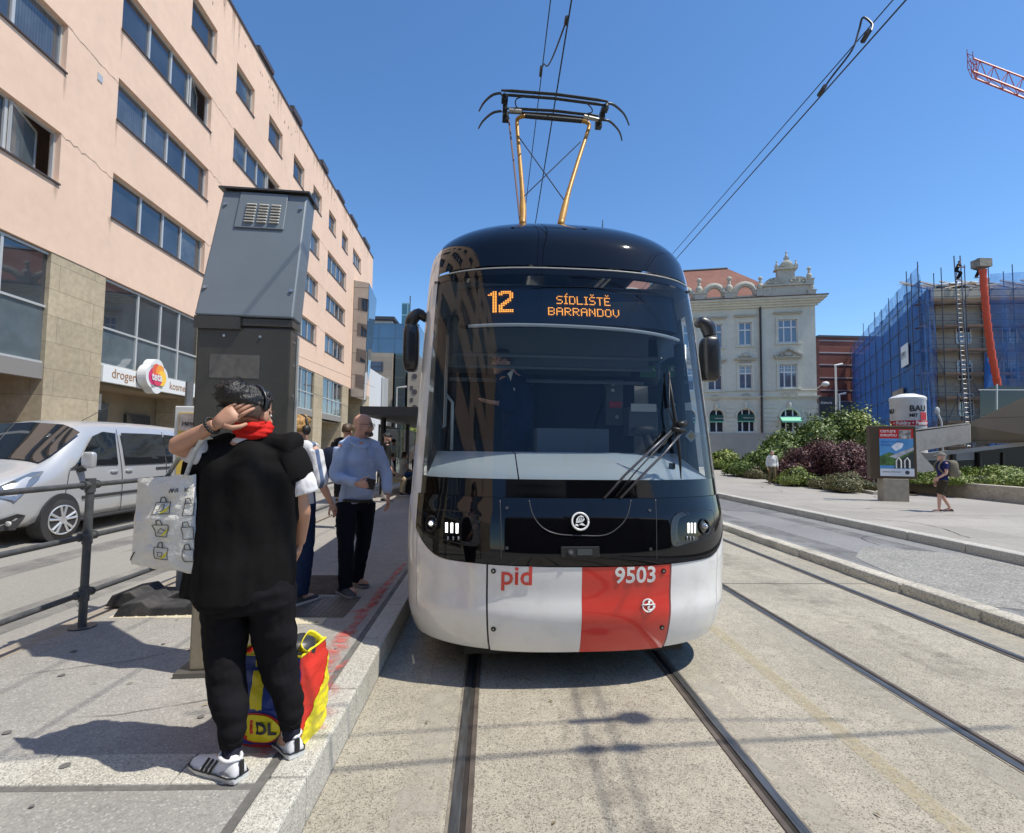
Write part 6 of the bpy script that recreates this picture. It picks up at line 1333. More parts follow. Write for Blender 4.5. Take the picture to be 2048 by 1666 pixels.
# stations: y, then half section points from sill to roof centre
ST = [(-.02, [(.0, .30), (.35, .30), (.55, .42), (.58, .6), (.50, .78), (.35, .86), (.2, .88), (0, .9)]),
 (.06, [(.0, .26), (.72, .26), (.84, .42), (.86, .65), (.76, .86), (.55, .98), (.3, 1.01), (0, 1.02)]),
 (.28, [(.0, .24), (.92, .24), (.96, .45), (.97, .75), (.93, .98), (.72, 1.09), (.4, 1.13), (0, 1.14)]),
 (.80, [(.0, .24), (.98, .24), (1.0, .45), (1.01, .85), (.98, 1.10), (.84, 1.22), (.45, 1.28), (0, 1.29)]),
 (1.05, [(.0, .24), (.98, .24), (1.01, .45), (1.015, .85), (.985, 1.14), (.87, 1.36), (.5, 1.45), (0, 1.47)]),
 (1.70, [(.0, .24), (.98, .24), (1.01, .45), (1.02, .85), (.99, 1.16), (.86, 1.80), (.60, 1.96), (0, 2.0)]),
 (2.15, [(.0, .24), (.98, .24), (1.01, .45), (1.02, .85), (.99, 1.16), (.85, 1.86), (.68, 2.03), (0, 2.06)]),
 (3.5, [(.0, .24), (.98, .24), (1.01, .45), (1.02, .85), (.99, 1.16), (.85, 1.88), (.70, 2.05), (0, 2.08)]),
 (5.15, [(.0, .24), (.98, .24), (1.01, .45), (1.01, .85), (.98, 1.16), (.84, 1.86), (.69, 2.02), (0, 2.05)]),
 (5.32, [(.0, .3), (.9, .3), (.94, .5), (.95, .85), (.92, 1.16), (.8, 1.8), (.62, 1.94), (0, 1.97)])]
def sect(y):
    for i in range(len(ST)-1):
        if y <= ST[i+1][0] or i == len(ST)-2:
            t = (y-ST[i][0])/(ST[i+1][0]-ST[i][0]); return [(a[0]+(c[0]-a[0])*t, a[1]+(c[1]-a[1])*t) for a, c in zip(ST[i][1], ST[i+1][1])]
def vp(y, u, sg=1, off=0):
    P = sect(y); k = u*(len(P)-1); i = min(int(k), len(P)-2); t = k-i; x, z = P[i][0]+(P[i+1][0]-P[i][0])*t, P[i][1]+(P[i+1][1]-P[i][1])*t
    dx, dz = P[i+1][0]-P[i][0], P[i+1][1]-P[i][1]; l = math.hypot(dx, dz) or 1
    return Vector(((x+off*dz/l)*sg, y-(off if y < 1.7 and i > 4 else 0), z-off*dx/l*1.0+(off if i > 4 else 0)))
b = MB(); ys = sorted({s[0] for s in ST} | {.15, .5, 1.3, 1.5, 1.9}); n = len(ST[0][1])
for y in ys: P = sect(y); b.v += [Vector((x, y, z)) for x, z in P]+[Vector((-x, y, z)) for x, z in P[-2:0:-1]]
m_ = 2*n-2; b.f = [(j*m_+i, j*m_+(i+1) % m_, (j+1)*m_+(i+1) % m_, (j+1)*m_+i) for j in range(len(ys)-1) for i in range(m_)]+[tuple(range(m_)), tuple((len(ys)-1)*m_+i for i in range(m_))]; b.m = [0]*len(b.f)
body = b.build('body', silver, van, smooth=True); sm_ = body.modifiers.new('s', 'SUBSURF'); sm_.levels = sm_.render_levels = 1
def vpoly(name, pts, m, sg=1, off=.012, par=None):
    b = MB(); ring = []
    N_ = len(pts)
    for i in range(N_):
        a, c = pts[i], pts[(i+1) % N_]
        for k in range(4): t = k/4; ring.append(vp(a[0]+(c[0]-a[0])*t, a[1]+(c[1]-a[1])*t, sg, off))
    c = sum(ring, Vector())/len(ring); b.v = ring+[c]; L_ = len(ring); b.f = [(i, (i+1) % L_, L_) for i in range(L_)]; b.m = [0]*L_
    return b.build(name, m, par or van, fix=False)
# side glass, u = z mapping: u 4/7 belt .. 5/7 roof rail
u4, u5 = 4/7, 5/7
for sg in (1, -1):
    for nm, P in (('front_door_glass', [(1.30, u4+.012), (2.42, u4+.008), (2.46, u5-.012), (2.12, u5-.006), (1.85, u5-.018)]), ('sliding_door_glass', [(2.62, u4+.006), (3.95, u4+.006), (3.95, u5-.012), (2.62, u5-.010)]), ('rear_glass', [(4.0, u4+.006), (5.0, u4+.010), (4.95, u5-.016), (4.0, u5-.012)])):
        g_ = vpoly(nm, P, vgl, sg)
    for P in ([(1.22, u4-.01), (1.1, .35)], [(2.52, .18), (2.52, u5+.01)], [(3.97, .2), (3.97, u5)]):
        b = MB(); b.tube([vp(P[0][0]+(P[1][0]-P[0][0])*k/10, P[0][1]+(P[1][1]-P[0][1])*k/10, sg, .006) for k in range(11)], .006, 5); b.build('door_seam', vblk, van)
    for y in (2.30, 2.72): b = MB(); p = vp(y, u4-.035, sg, .02); b.ell(p, (.02, .11, .03)); b.build('door_handle', silver, van, smooth=True)
    b = MB(); b.tube([vp(3.6, u4-.03, sg, .012), vp(5.1, u4-.03, sg, .012)], .018, 6); b.build('door_rail', vblk, van)
    b = MB(); b.tube([vp(1.5, .36, sg, .012), vp(5.0, .36, sg, .012)], .014, 6, ry=.03); b.build('side_rub_strip', vblk, van)
    b = MB(); b.tube([vp(1.5, .17, sg, .0), vp(4.0, .17, sg, .0)], .03, 6); b.build('sill', vblk, van)
    b = MB(); p = vp(1.45, u4+.02, sg, .1); b.ell(p+Vector((sg*.07, 0, .07)), (.105, .06, .145), nu=20, nv=14, pw=.42); mm = b.build('door_mirror', silver, van, smooth=True)
    b = MB(); b.tube([vp(1.42, u4-.005, sg, 0), p+Vector((0, 0, -.06))], [.05, .07], 8); b.build('mirror_foot', vblk, mm)
    vpoly('mirror_sail', [(1.20, u4+.006), (1.42, u4+.004), (1.6, u4+.05)], vblk, sg, .014)
    for y, nm in ((1.05, 'wheel'), (4.35, 'wheel')):
        b = MB(); b.disc((sg*.80, y, .36), (sg, 0, 0), .41, .232, 32); b.build('wheel_arch', vblk, van)
        steer = R(-14) if y < 2 else 0; Mw = Matrix.Translation((sg*.97, y, .335)) @ Matrix.Rotation(steer, 4, 'Z'); 
        b = MB(); b.tube([(-.11, 0, 0), (-.10, 0, 0), (.08, 0, 0), (.105, 0, 0)], [.27, .33, .33, .29], 36); b.xf(Mw @ Matrix.Scale(sg, 4, (1, 0, 0))); wh = b.build('wheel', mat('tyre rubber', (.025, .025, .026), .8), van); smooth_by_angle(wh)
        rimm = mat('rim silver', (.55, .56, .57), .3, .6)
        b = MB(); b.tube([(.10, 0, 0), (.112, 0, 0)], [.245, .235], 32); b.mi = 0; b.xf(Mw @ Matrix.Scale(sg, 4, (1, 0, 0))); b.build('rim_back', vblk, wh)
        b = MB(); ring = [Vector((.115, .232*math.cos(k*math.pi/16), .232*math.sin(k*math.pi/16))) for k in range(33)]; b.tube(ring, .014, 6); b.tube([(.11, 0, 0), (.128, 0, 0)], .065, 14)
        for k in range(5):
            for dq in (-.17, .17):
                a_ = k*2*math.pi/5+math.pi/2; b.tube([(.118, .05*math.cos(a_+dq), .05*math.sin(a_+dq)), (.118, .225*math.cos(a_+dq*1.2), .225*math.sin(a_+dq*1.2))], [.018, .024], 6)
        b.xf(Mw @ Matrix.Scale(sg, 4, (1, 0, 0))); b.build('rim', rimm, wh)
    # headlight, fog lamp recess
    vpoly('headlight', [(.10, .50), (.24, .42), (.60, .55), (.78, .63), (.62, .66), (.30, .62), (.12, .60)], mat('van lamp', (.22, .25, .28), .05, .5, spec=1, coat=1), sg, .012)
    vpoly('bumper_grille', [(.05, .17), (.30, .17), (.42, .30), (.28, .32), (.06, .30)], vblk, sg, .012)
    b = MB(); p = vp(.2, .25, sg, .02); b.ell(p, (.05, .02, .04)); b.build('fog_lamp', alu, van, smooth=True)
# windscreen
b = MB(); A_ = [vp(.86, u, s_, .012) for s_, us_ in ((-1, (.74, .8, .87, .94)), (1, (1, .94, .87, .8, .74))) for u in us_]; Bt = [vp(1.64, u, s_, .012) for s_, us_ in ((-1, (.735, .8, .87, .94)), (1, (1, .94, .87, .8, .735))) for u in us_]; Md = [vp(1.06, u, s_, .018) for s_, us_ in ((-1, (.735, .8, .87, .94)), (1, (1, .94, .87, .8, .735))) for u in us_]
n = len(A_); b.v = A_+Md+Bt; b.f = [(j*n+i, j*n+i+1, (j+1)*n+i+1, (j+1)*n+i) for j in range(2) for i in range(n-1)]; b.m = [0]*len(b.f); b.build('windscreen', vgl, van, smooth=True, fix=False)
b = MB(); b.bb(-.42, .42, -.05, .02, .62, .80); b.build('grille', vblk, van)
b = MB(); b.tube([(.5, 2.1, 2.03), (.55, 2.75, 2.36)], [.008, .003], 5); b.build('roof_aerial', vblk, van)
# simple cars and vans parked beyond
# ================================================================ PEOPLE
skin1 = mat('skin tan', (.46, .25, .165), .5, var=((9, .08), (60, .05)), spec=.4); skin2 = mat('skin fair', (.58, .34, .25), .5, var=((9, .08),), spec=.4)
hairb = mat('hair black', (.012, .010, .009), .35, var=(30, .5), stretch=(1, 1, .3), bump=(90, .8, .01)); hairbl = mat('hair blond', (.42, .24, .08), .5, var=(40, .4), bump=(60, 1, .01)); hairg = mat('hair grey', (.28, .25, .22), .6, var=(40, .3), bump=(60, .8, .01)); hairbr = mat('hair brown', (.07, .04, .02), .5, var=(40, .4), bump=(60, .8, .01))
def cloth(name, col, fb=(18, .5, .01), var=(6, .12), rough=.85, **k): return mat(name, col, rough, var=var, bump=fb, spec=.12, **k)
class Fig:
    def __init__(s, label, root, group=None): s.o = thing('person', label, 'person', root, 0, group); s.r = Vector(root); s.J = {}
    def L(s, p): return Vector(p)-s.r
def canon(H=1.75, rz=0, loc=(0, 0, 0), lean=0, **ov):
    k = H/1.75; M = Matrix.Translation(loc) @ Matrix.Rotation(rz, 4, 'Z')
    J = dict(head=(0, .02, 1.625), neck=(0, -.01, 1.47), chest=(0, 0, 1.28), waist=(0, 0, 1.08), pelvis=(0, 0, .95), shL=(-.19, -.01, 1.42), shR=(.19, -.01, 1.42), elL=(-.25, -.03, 1.13), elR=(.25, -.03, 1.13),
             wrL=(-.25, .06, .88), wrR=(.25, .06, .88), hipL=(-.09, 0, .93), hipR=(.09, 0, .93), knL=(-.10, .02, .51), knR=(.10, .02, .51), anL=(-.10, -.03, .09), anR=(.10, -.03, .09), footL=(-.13, .14, .03), footR=(.13, .14, .03), face=(0, 1, 0))
    J.update(ov); out = {}
    for n, p in J.items(): out[n] = (M.to_3x3() @ Vector(p)).normalized() if n == 'face' else M @ (Vector(p)*k)
    out['k'] = k; return out
def headframe(J):
    f = J['face'].normalized(); up = Vector((0, 0, 1)); up = (J['head']-J['neck']).normalized()*.3+up*.7; up = (up-f*up.dot(f)).normalized(); r = f.cross(up); return Matrix((r, f, up)).transposed()
HR = [(.000, .022, .080, .035), (.012, .040, .090, .010), (.04, .056, .094, -.030), (.07, .065, .093, -.068), (.10, .072, .093, -.088), (.13, .075, .091, -.098), (.16, .075, .088, -.100), (.19, .068, .077, -.090), (.212, .052, .058, -.068), (.226, .030, .032, -.04), (.231, .008, .0, -.01)]
def head_mesh(b, J, F, detail=True):
    k = J['k']; C = F.L(J['head']); M = headframe(J); B0 = C-M @ Vector((0, 0, .115*k)); n = 20
    tr = lambda x, y, z: B0+M @ (Vector((x, y, z))*k)
    rings = []
    for z, w_, f_, a_ in HR:
        c, ry = (f_+a_)/2, (f_-a_)/2; rings.append([tr(w_*math.cos(2*math.pi*i/n)*(1-.10*max(0, math.sin(2*math.pi*i/n))), c+ry*math.sin(2*math.pi*i/n), z) for i in range(n)])
    b.loft(rings)
    b.tube([tr(0, .086, .125), tr(0, .103, .098), tr(0, .108, .083), tr(0, .092, .076)], [.008*k, .011*k, .015*k, .012*k], 8)
    for s_ in (-1, 1):
        b.ell(tr(s_*.076, -.008, .098), (.010*k, .022*k, .032*k), M=M, nu=10, nv=8)
        b.tube([tr(s_*.012, .092, .137), tr(s_*.045, .082, .137)], .007*k, 6)
        b.ell(tr(s_*.040, .066, .085), (.022*k, .02*k, .02*k), M=M, nu=8, nv=6)
    b.ell(tr(0, .088, .052), (.024*k, .010*k, .008*k), M=M, nu=10, nv=6); b.ell(tr(0, .086, .042), (.020*k, .011*k, .008*k), M=M, nu=10, nv=6)
    b.ell(tr(0, .078, .014), (.022*k, .018*k, .016*k), M=M, nu=10, nv=6)
    return tr, M, k
def face_bits(J, F, body, lipc=(.30, .10, .08)):
    k = J['k']; C = F.L(J['head']); M = headframe(J); B0 = C-M @ Vector((0, 0, .115*k)); tr = lambda x, y, z: B0+M @ (Vector((x, y, z))*k)
    for s_ in (-1, 1):
        b = MB(); b.ell(tr(s_*.031, .081, .120), (.0125*k, .010*k, .009*k), M=M, nu=10, nv=8); e = b.build('eye', mat('eye white', (.6, .58, .55), .3), body, smooth=True)
        b = MB(); b.ell(tr(s_*.031, .0885, .120), (.0055*k, .004*k, .0055*k), M=M, nu=8, nv=6); b.build('iris', mat('iris dark', (.02, .015, .01), .2), e, smooth=True)
        b = MB(); b.tube([tr(s_*.014, .094, .140), tr(s_*.048, .082, .142)], .004*k, 6); b.build('eyebrow', hairbr, body)
    b = MB(); b.ell(tr(0, .0935, .048), (.023*k, .006*k, .007*k), M=M, nu=10, nv=6); b.build('lips', mat('lips', lipc, .5), body, smooth=True)
def hand(b, w, d, pn, side, curl=.5, s=1.0, spread=.0):
    """w wrist, d finger direction, pn palm normal, side +1 when the thumb lies towards d x pn"""
    d = d.normalized(); pn = (pn-d*pn.dot(d)).normalized(); t = d.cross(pn)*side
    b.tube([w-d*.01*s, w+d*.03*s, w+d*.065*s, w+d*.095*s], [.024*s, .034*s, .041*s, .038*s], 12, ry=[.019*s, .016*s, .015*s, .011*s], up=t)
    for off, ln, bo in ((.029, .070, 0), (.0095, .080, .004), (-.010, .074, .0), (-.028, .058, -.008)):
        p = w+d*(.088+bo)*s+t*off*s; a = curl*.45; dd = (d+t*off*spread*8).normalized(); P = [p]
        for k_, seg in enumerate((.45, .31, .24)):
            c_ = math.cos(a); s_ = math.sin(a); p = p+(dd*c_+pn*s_)*ln*seg*1.0*s; P.append(p); a += curl*.6
        b.tube(P, [.0088*s, .0085*s, .0078*s, .0060*s], 8); b.ell(P[-1], (.0062*s,)*3, nu=8, nv=6)
    p = w+d*.022*s+t*.024*s; P = [p, p+(d*.55+t*.75+pn*.25)*.036*s, p+(d*.55+t*.75+pn*.25)*.036*s+(d*.85+t*.35+pn*.35)*.030*s, p+(d*.55+t*.75+pn*.25)*.036*s+(d*.85+t*.35+pn*.35)*.030*s+(d*.95+t*.05+pn*.4)*.024*s]
    b.tube(P, [.014*s, .0115*s, .0100*s, .0078*s], 8); b.ell(P[-1], (.008*s,)*3, nu=8, nv=6)
def body_mesh(F, sk, vox=.008, hands=True, hc=.5, hd=None, detail=True):
    J = F.J; k = J['k']; g = lambda n: F.L(J[n]); b = MB(); rt = (g('shR')-g('shL')).normalized()
    tr, M, _ = head_mesh(b, J, F)
    b.tube([g('neck')-Vector((0, 0, .05*k)), g('neck')+Vector((0, 0, .02*k)), g('head')-M @ Vector((0, .02*k, .06*k))], [.066*k, .056*k, .052*k], 12)
    b.tube([g('pelvis')-Vector((0, 0, .08*k)), g('pelvis'), g('waist'), g('chest'), g('chest').lerp(g('neck'), .65), g('neck')], [.13*k, .155*k, .135*k, .155*k, .14*k, .06*k], 16, ry=[.09*k, .105*k, .09*k, .11*k, .085*k, .055*k], up=rt, spline=3)
    b.tube([g('shL'), g('shL').lerp(g('shR'), .5)+Vector((0, 0, .02*k)), g('shR')], [.052*k, .065*k, .052*k], 10)
    for s_ in 'LR':
        sh, el, wr = g('sh'+s_), g('el'+s_), g('wr'+s_); b.tube([sh, sh.lerp(el, .35), el, el.lerp(wr, .3), wr], [.05*k, .046*k, .037*k, .040*k, .026*k], 12, spline=3); b.ell(sh, (.052*k,)*3)
        hp_, kn, an, ft = g('hip'+s_), g('kn'+s_), g('an'+s_), g('foot'+s_); b.tube([hp_, hp_.lerp(kn, .4), kn, kn.lerp(an, .3), an], [.085*k, .075*k, .052*k, .054*k, .034*k], 12, spline=3)
        b.tube([an-Vector((0, 0, .03*k)), an.lerp(ft, .5)-Vector((0, 0, .02*k)), ft], [.04*k, .042*k, .03*k], 10)
    o = b.build('body', sk, F.o, smooth=True); remesh(o, vox, 3)
    if hands:
        h = MB()
        for s_, sd in (('L', 1), ('R', -1)):
            wr, el = g('wr'+s_), g('el'+s_); d, pn, sc_, cu, sde = (hd or {}).get(s_, (None,)*5)
            d = d or (wr-el); pn = pn or rt*(1 if s_ == 'L' else -1); hand(h, wr, d, pn, sde if sde else (1 if s_ == 'L' else -1), cu if cu is not None else hc, (sc_ or 1)*k)
        bm = bmesh.new(); bm.from_mesh(o.data); k0 = len(bm.verts); vs = [bm.verts.new(v) for v in h.v]
        for f in h.f:
            try: bm.faces.new([vs[i] for i in f]).smooth = True
            except ValueError: pass
        bmesh.ops.recalc_face_normals(bm, faces=bm.faces[:]) ; bm.to_mesh(o.data); bm.free()
    return o, rt
def hair(F, m, name='hair', front=.30, low=-.42, grow=1.0, noise_=.006, ns=30, back=0, par=None, crown=0):
    J = F.J; k = J['k']; M = headframe(J); C = F.L(J['head'])+M @ Vector((0, -.008*k, .022*k)); b = MB(); b.ell((0, 0, 0), (.084*k*grow, .108*k*grow, .104*k*grow), nu=36, nv=24)
    for i, v in enumerate(b.v):
        d = Vector((v.x/.084, v.y/.108, v.z/.104)).normalized(); s = 1
        if d.y > front and d.z < .50+crown: s = .78
        if d.z < low: s = min(s, .72)
        if abs(d.x) > .8 and d.z < -.12 and d.y > -.2: s = .85
        q = v*s+d*noise_*k*(noise.noise(v*ns)*1.6+.5*noise.noise(v*ns*2.7)) if s == 1 else v*s; b.v[i] = C+M @ q
    return b.build(name, m, par or F.o, smooth=True)
def shoe(F, s_, m, sole, k=1.0, heel=None, toe=None, name='shoe', ln=.29, wd=.052):
    h = F.L(heel); t = F.L(toe); d = (t-h); d.z = 0; d.normalize(); r = Vector((d.y, -d.x, 0)); z0 = h.z; o = MB()
    prof_ = [(0, .034, .062, .0), (.02, .040, .085, 0), (.07, .041, .098, 0), (.11, .043, .085, 0), (.16, .049, .068, 0), (.21, .052, .055, .002), (.26, .044, .045, .006), (ln-.012, .028, .036, .012), (ln, .012, .028, .018)]
    rings = []; rs = []
    for (y, w_, ht, zb) in prof_:
        c = h+d*y*k; c.z = z0
        rings.append([c+r*(w_*k*sx_)+Vector((0, 0, z_*k)) for sx_, z_ in ((-.95, .012+zb), (-1.0, .03), (-.85, ht*.7), (-.45, ht), (0, ht*1.04), (.45, ht), (.85, ht*.7), (1.0, .03), (.95, .012+zb))])
        rs.append([c+r*((w_+.004)*k*sx_)+Vector((0, 0, z_*k)) for sx_, z_ in ((-.9, .0+zb*.6), (-1, .012+zb*.5), (-1, .026), (1, .026), (1, .012+zb*.5), (.9, 0+zb*.6))])
    o.loft(rings); up_ = o.build(name, m, F.o, smooth=True); sd_ = up_.modifiers.new('s', 'SUBSURF'); sd_.levels = sd_.render_levels = 1
    q = MB(); q.loft(rs); so_ = q.build('sole', sole, up_); bev(so_, .004*k); return up_, d, r, h
def trousers(F, m, rs, vox, fold, length=1.0, name='trousers', pel=(.165, .12), extra=None):
    J = F.J; k = J['k']; g = lambda n: F.L(J[n]); b = MB(); rt = (g('hipR')-g('hipL')).normalized()
    b.tube([g('waist')-Vector((0, 0, .04*k)), g('pelvis'), g('pelvis')-Vector((0, 0, .10*k))], [pel[0]*.9*k, pel[0]*k, pel[0]*.92*k], 16, ry=[pel[1]*.9*k, pel[1]*k, pel[1]*.85*k], up=rt)
    for s_ in 'LR':
        hp_, kn, an = g('hip'+s_), g('kn'+s_), g('an'+s_); P = [hp_+Vector((0, 0, -.0)), hp_.lerp(kn, .45), kn, kn.lerp(an, .5), kn.lerp(an, length)] if length > 0 else [hp_, hp_.lerp(kn, .5), hp_.lerp(kn, .98)]
        b.tube(P, [r*k for r in rs[:len(P)]], 14, spline=4)
    if extra: extra(b)
    o = b.build(name, m, F.o, smooth=True); remesh(o, vox, 3, fold); return o
def top(F, m, vox, fold, rx, ry, sleeve=.5, sr=(.066, .058, .05), hem=.06, name='shirt', extra=None, neck_r=.068):
    """sleeve: 0 none, 1 to the elbow, 2 to the wrist"""
    J = F.J; k = J['k']; g = lambda n: F.L(J[n]); b = MB(); rt = (g('shR')-g('shL')).normalized()
    P = [g('pelvis')-Vector((0, 0, hem*k)), g('pelvis'), g('waist'), g('chest'), g('chest').lerp(g('neck'), .62), g('neck')-Vector((0, 0, .01*k))]
    b.tube(P, [x*k for x in rx], 18, ry=[y*k for y in ry], up=rt, spline=4)
    b.tube([g('shL'), g('shL').lerp(g('neck'), .5)+Vector((0, 0, .012*k)), g('neck')-Vector((0, 0, .015*k)), g('shR').lerp(g('neck'), .5)+Vector((0, 0, .012*k)), g('shR')], [sr[0]*1.0*k, .068*k, neck_r*.95*k, .068*k, sr[0]*1.0*k], 12)
    if sleeve:
        for s_ in 'LR':
            sh, el, wr = g('sh'+s_), g('el'+s_), g('wr'+s_); P = [sh, sh.lerp(el, min(sleeve, 1)*.5), sh.lerp(el, min(sleeve, 1))]; R_ = [sr[0], (sr[0]+sr[1])/2, sr[1]]
            if sleeve > 1: P += [el.lerp(wr, (sleeve-1)*.5), el.lerp(wr, sleeve-1)]; R_ += [(sr[1]+sr[2])/2, sr[2]]
            b.tube(P, [r*k for r in R_], 14, spline=3)
    if extra: extra(b)
    o = b.build(name, m, F.o, smooth=True); remesh(o, vox, 3, fold); return o
FOLD = [(9, .010, (1, 1, .5)), (22, .004, (1, 1, .6))]; FOLDT = [(11, .007, (1, 1, 1.4)), (26, .003, (1, 1, 1.2))]
# ---------------------------------------------------------------- 1: person in black, seen from behind
black = cloth('black jersey', (.0085, .0080, .0082), (40, .25, .006), rough=.9); blackt = cloth('black jogger', (.0095, .009, .0105), (40, .25, .006), rough=.9); whitec = cloth('white cotton', (.70, .69, .70)); navy = cloth('navy sock', (.022, .022, .035)); redc_ = cloth('red neckerchief', (.55, .02, .015), rough=.7)
F = Fig('person in loose black top and joggers seen from behind scratching their head', (-1.05, 2.47, .19)); Y1 = 2.50; a_ = lambda x, y, Y=Y1: at(x, y, Y=Y)
F.J = dict(head=a_(506, 826, 2.50), neck=a_(503, 872, 2.50), chest=a_(500, 955), waist=a_(497, 1065), pelvis=a_(498, 1160), shL=a_(418, 905), shR=a_(574, 908), elL=a_(352, 893, 2.42), elR=a_(604, 1012, 2.52), wrL=a_(432, 848, 2.36), wrR=a_(600, 1085, 2.66),
           hipL=a_(452, 1180), hipR=a_(546, 1180), knL=a_(448, 1335, 2.46), knR=a_(556, 1325, 2.56), anL=a_(463, 1500, 2.42), anR=a_(581, 1462, 2.56), footL=at(430, 1532, z=.23), footR=at(566, 1490, z=.23), face=Vector((.20, .96, -.16)).normalized(), k=.99)
for s_, (hx, hy, tx, ty) in (('L', (483, 1562, 408, 1536)), ('R', (594, 1516, 552, 1474))):
    hl, to = at(hx, hy, z=.19), at(tx, ty, z=.19); d = (to-hl).normalized(); F.J['foot'+s_] = hl+d*.17+Vector((0, 0, .028)); F.J['sock'+s_] = hl+d*.075+Vector((0, 0, .06))
wl = F.J['wrL']; tip = a_(496, 806, 2.395)
bo, rt = body_mesh(F, skin1, .0065, True, .25, {'L': (tip-wl, Vector((.25, 1, .1)), 1.04, .22, -1), 'R': (Vector((-.3, .5, -.8)), None, None, None, None)})
def ex(b):
    for (P, r_) in (([(545, 900, 2.5), (572, 914, 2.5), (590, 940, 2.5), (594, 958, 2.5)], [.060, .066, .068, .064]), ([(425, 905, 2.5), (402, 935, 2.5), (398, 975, 2.5)], [.085, .09, .08])): b.tube([F.L(a_(*p)) for p in P], r_, 14, spline=3)
g = lambda x, y, Y=Y1: F.L(at(x, y, Y=Y))
b = MB(); P = [(478, 1194), (482, 1140), (484, 1080), (488, 1010), (494, 950), (500, 905), (503, 882)]
b.tube([g(*p) for p in P], [.250, .242, .238, .242, .238, .190, .09], 22, ry=[.172, .165, .15, .155, .155, .12, .07], up=rt, spline=4); ex(b); b.tube([g(418, 898), g(460, 884), g(545, 886), g(590, 900)], [.062, .055, .055, .062], 12)
tp_ = b.build('black_top', black, F.o, smooth=True); remesh(tp_, .0065, 4, [(4.5, .034, (1.5, 1, .25)), (10, .014, (1.3, 1, .3)), (20, .004, (1, 1, .6))])
b = MB(); b.tube([g(572, 925), g(598, 950), g(611, 986, 2.51)], [.055, .060, .062], 14, spline=3); b.tube([g(418, 915), g(392, 903, 2.47), g(374, 898, 2.44)], [.07, .068, .060], 14, spline=3); b.ell(g(500, 884), (.085, .075, .035)); tt = b.build('white_tee', whitec, F.o, smooth=True); remesh(tt, .006, 3, [(14, .007, (1, 1, 1)), (35, .003, (1, 1, 1))])
b = MB(); b.tube([g(478, 862, 2.47), g(500, 868, 2.44), g(528, 862, 2.46), g(534, 850, 2.52), g(505, 846, 2.57), g(478, 852, 2.53), g(478, 862, 2.47)], .022, 10, ry=.030, spline=4); b.tube([g(475, 852, 2.47), g(500, 852, 2.425), g(530, 848, 2.46)], [.012, .022, .012], 8, spline=3); sc = b.build('neckerchief', redc_, F.o, smooth=True); remesh(sc, .005, 2, [(30, .006, (.5, .5, 2.5)), (60, .003, (1, 1, 2))])
def crotch(b): pass
tr_ = None; b = MB()
b.tube([g(492, 1140), g(496, 1185), g(498, 1215)], [.20, .225, .215], 18, ry=[.13, .145, .13], up=rt)
b.tube([g(450, 1195), g(450, 1260, 2.49), g(450, 1335, 2.47), g(458, 1400, 2.45), g(462, 1458, 2.42), g(463, 1480, 2.42)], [.109, .101, .084, .076, .060, .047], 16, spline=4)
b.tube([g(546, 1195), g(549, 1260, 2.52), g(557, 1325, 2.55), g(573, 1385, 2.56), g(580, 1425, 2.56), g(581, 1444, 2.56)], [.109, .099, .082, .071, .057, .046], 16, spline=4)
tr_ = b.build('joggers', blackt, F.o, smooth=True); remesh(tr_, .0065, 3, [(7, .014, (1, 1, 1.2)), (13, .007, (.9, .9, 1.6)), (24, .002, (1, 1, 1.4))])
for (x, y_, Y) in ((463, 1480, 2.42), (581, 1444, 2.56)):
    b = MB(); c = g(x, y_, Y); b.tube([c+Vector((0, 0, .018)), c, c-Vector((0, 0, .02))], [.053, .050, .046], 20); b.v = [v+(v-c).normalized()*.003*math.sin(i*1.9) for i, v in enumerate(b.v)]; b.build('cuff', blackt, tr_, smooth=True)
b = MB(); b.tube([g(463, 1476, 2.42), g(464, 1505, 2.42), F.L(F.J['sockL'])], [.043, .040, .040], 14); b.build('sock', navy, F.o, smooth=True); b = MB(); b.tube([g(581, 1440, 2.56), g(583, 1465, 2.56), F.L(F.J['sockR'])], [.043, .040, .040], 14); sk_ = b.build('sock', navy, F.o, smooth=True)
shw = mat('white leather', (.72, .72, .73), .4, var=(8, .05)); shs = mat('white sole', (.60, .60, .58), .5)
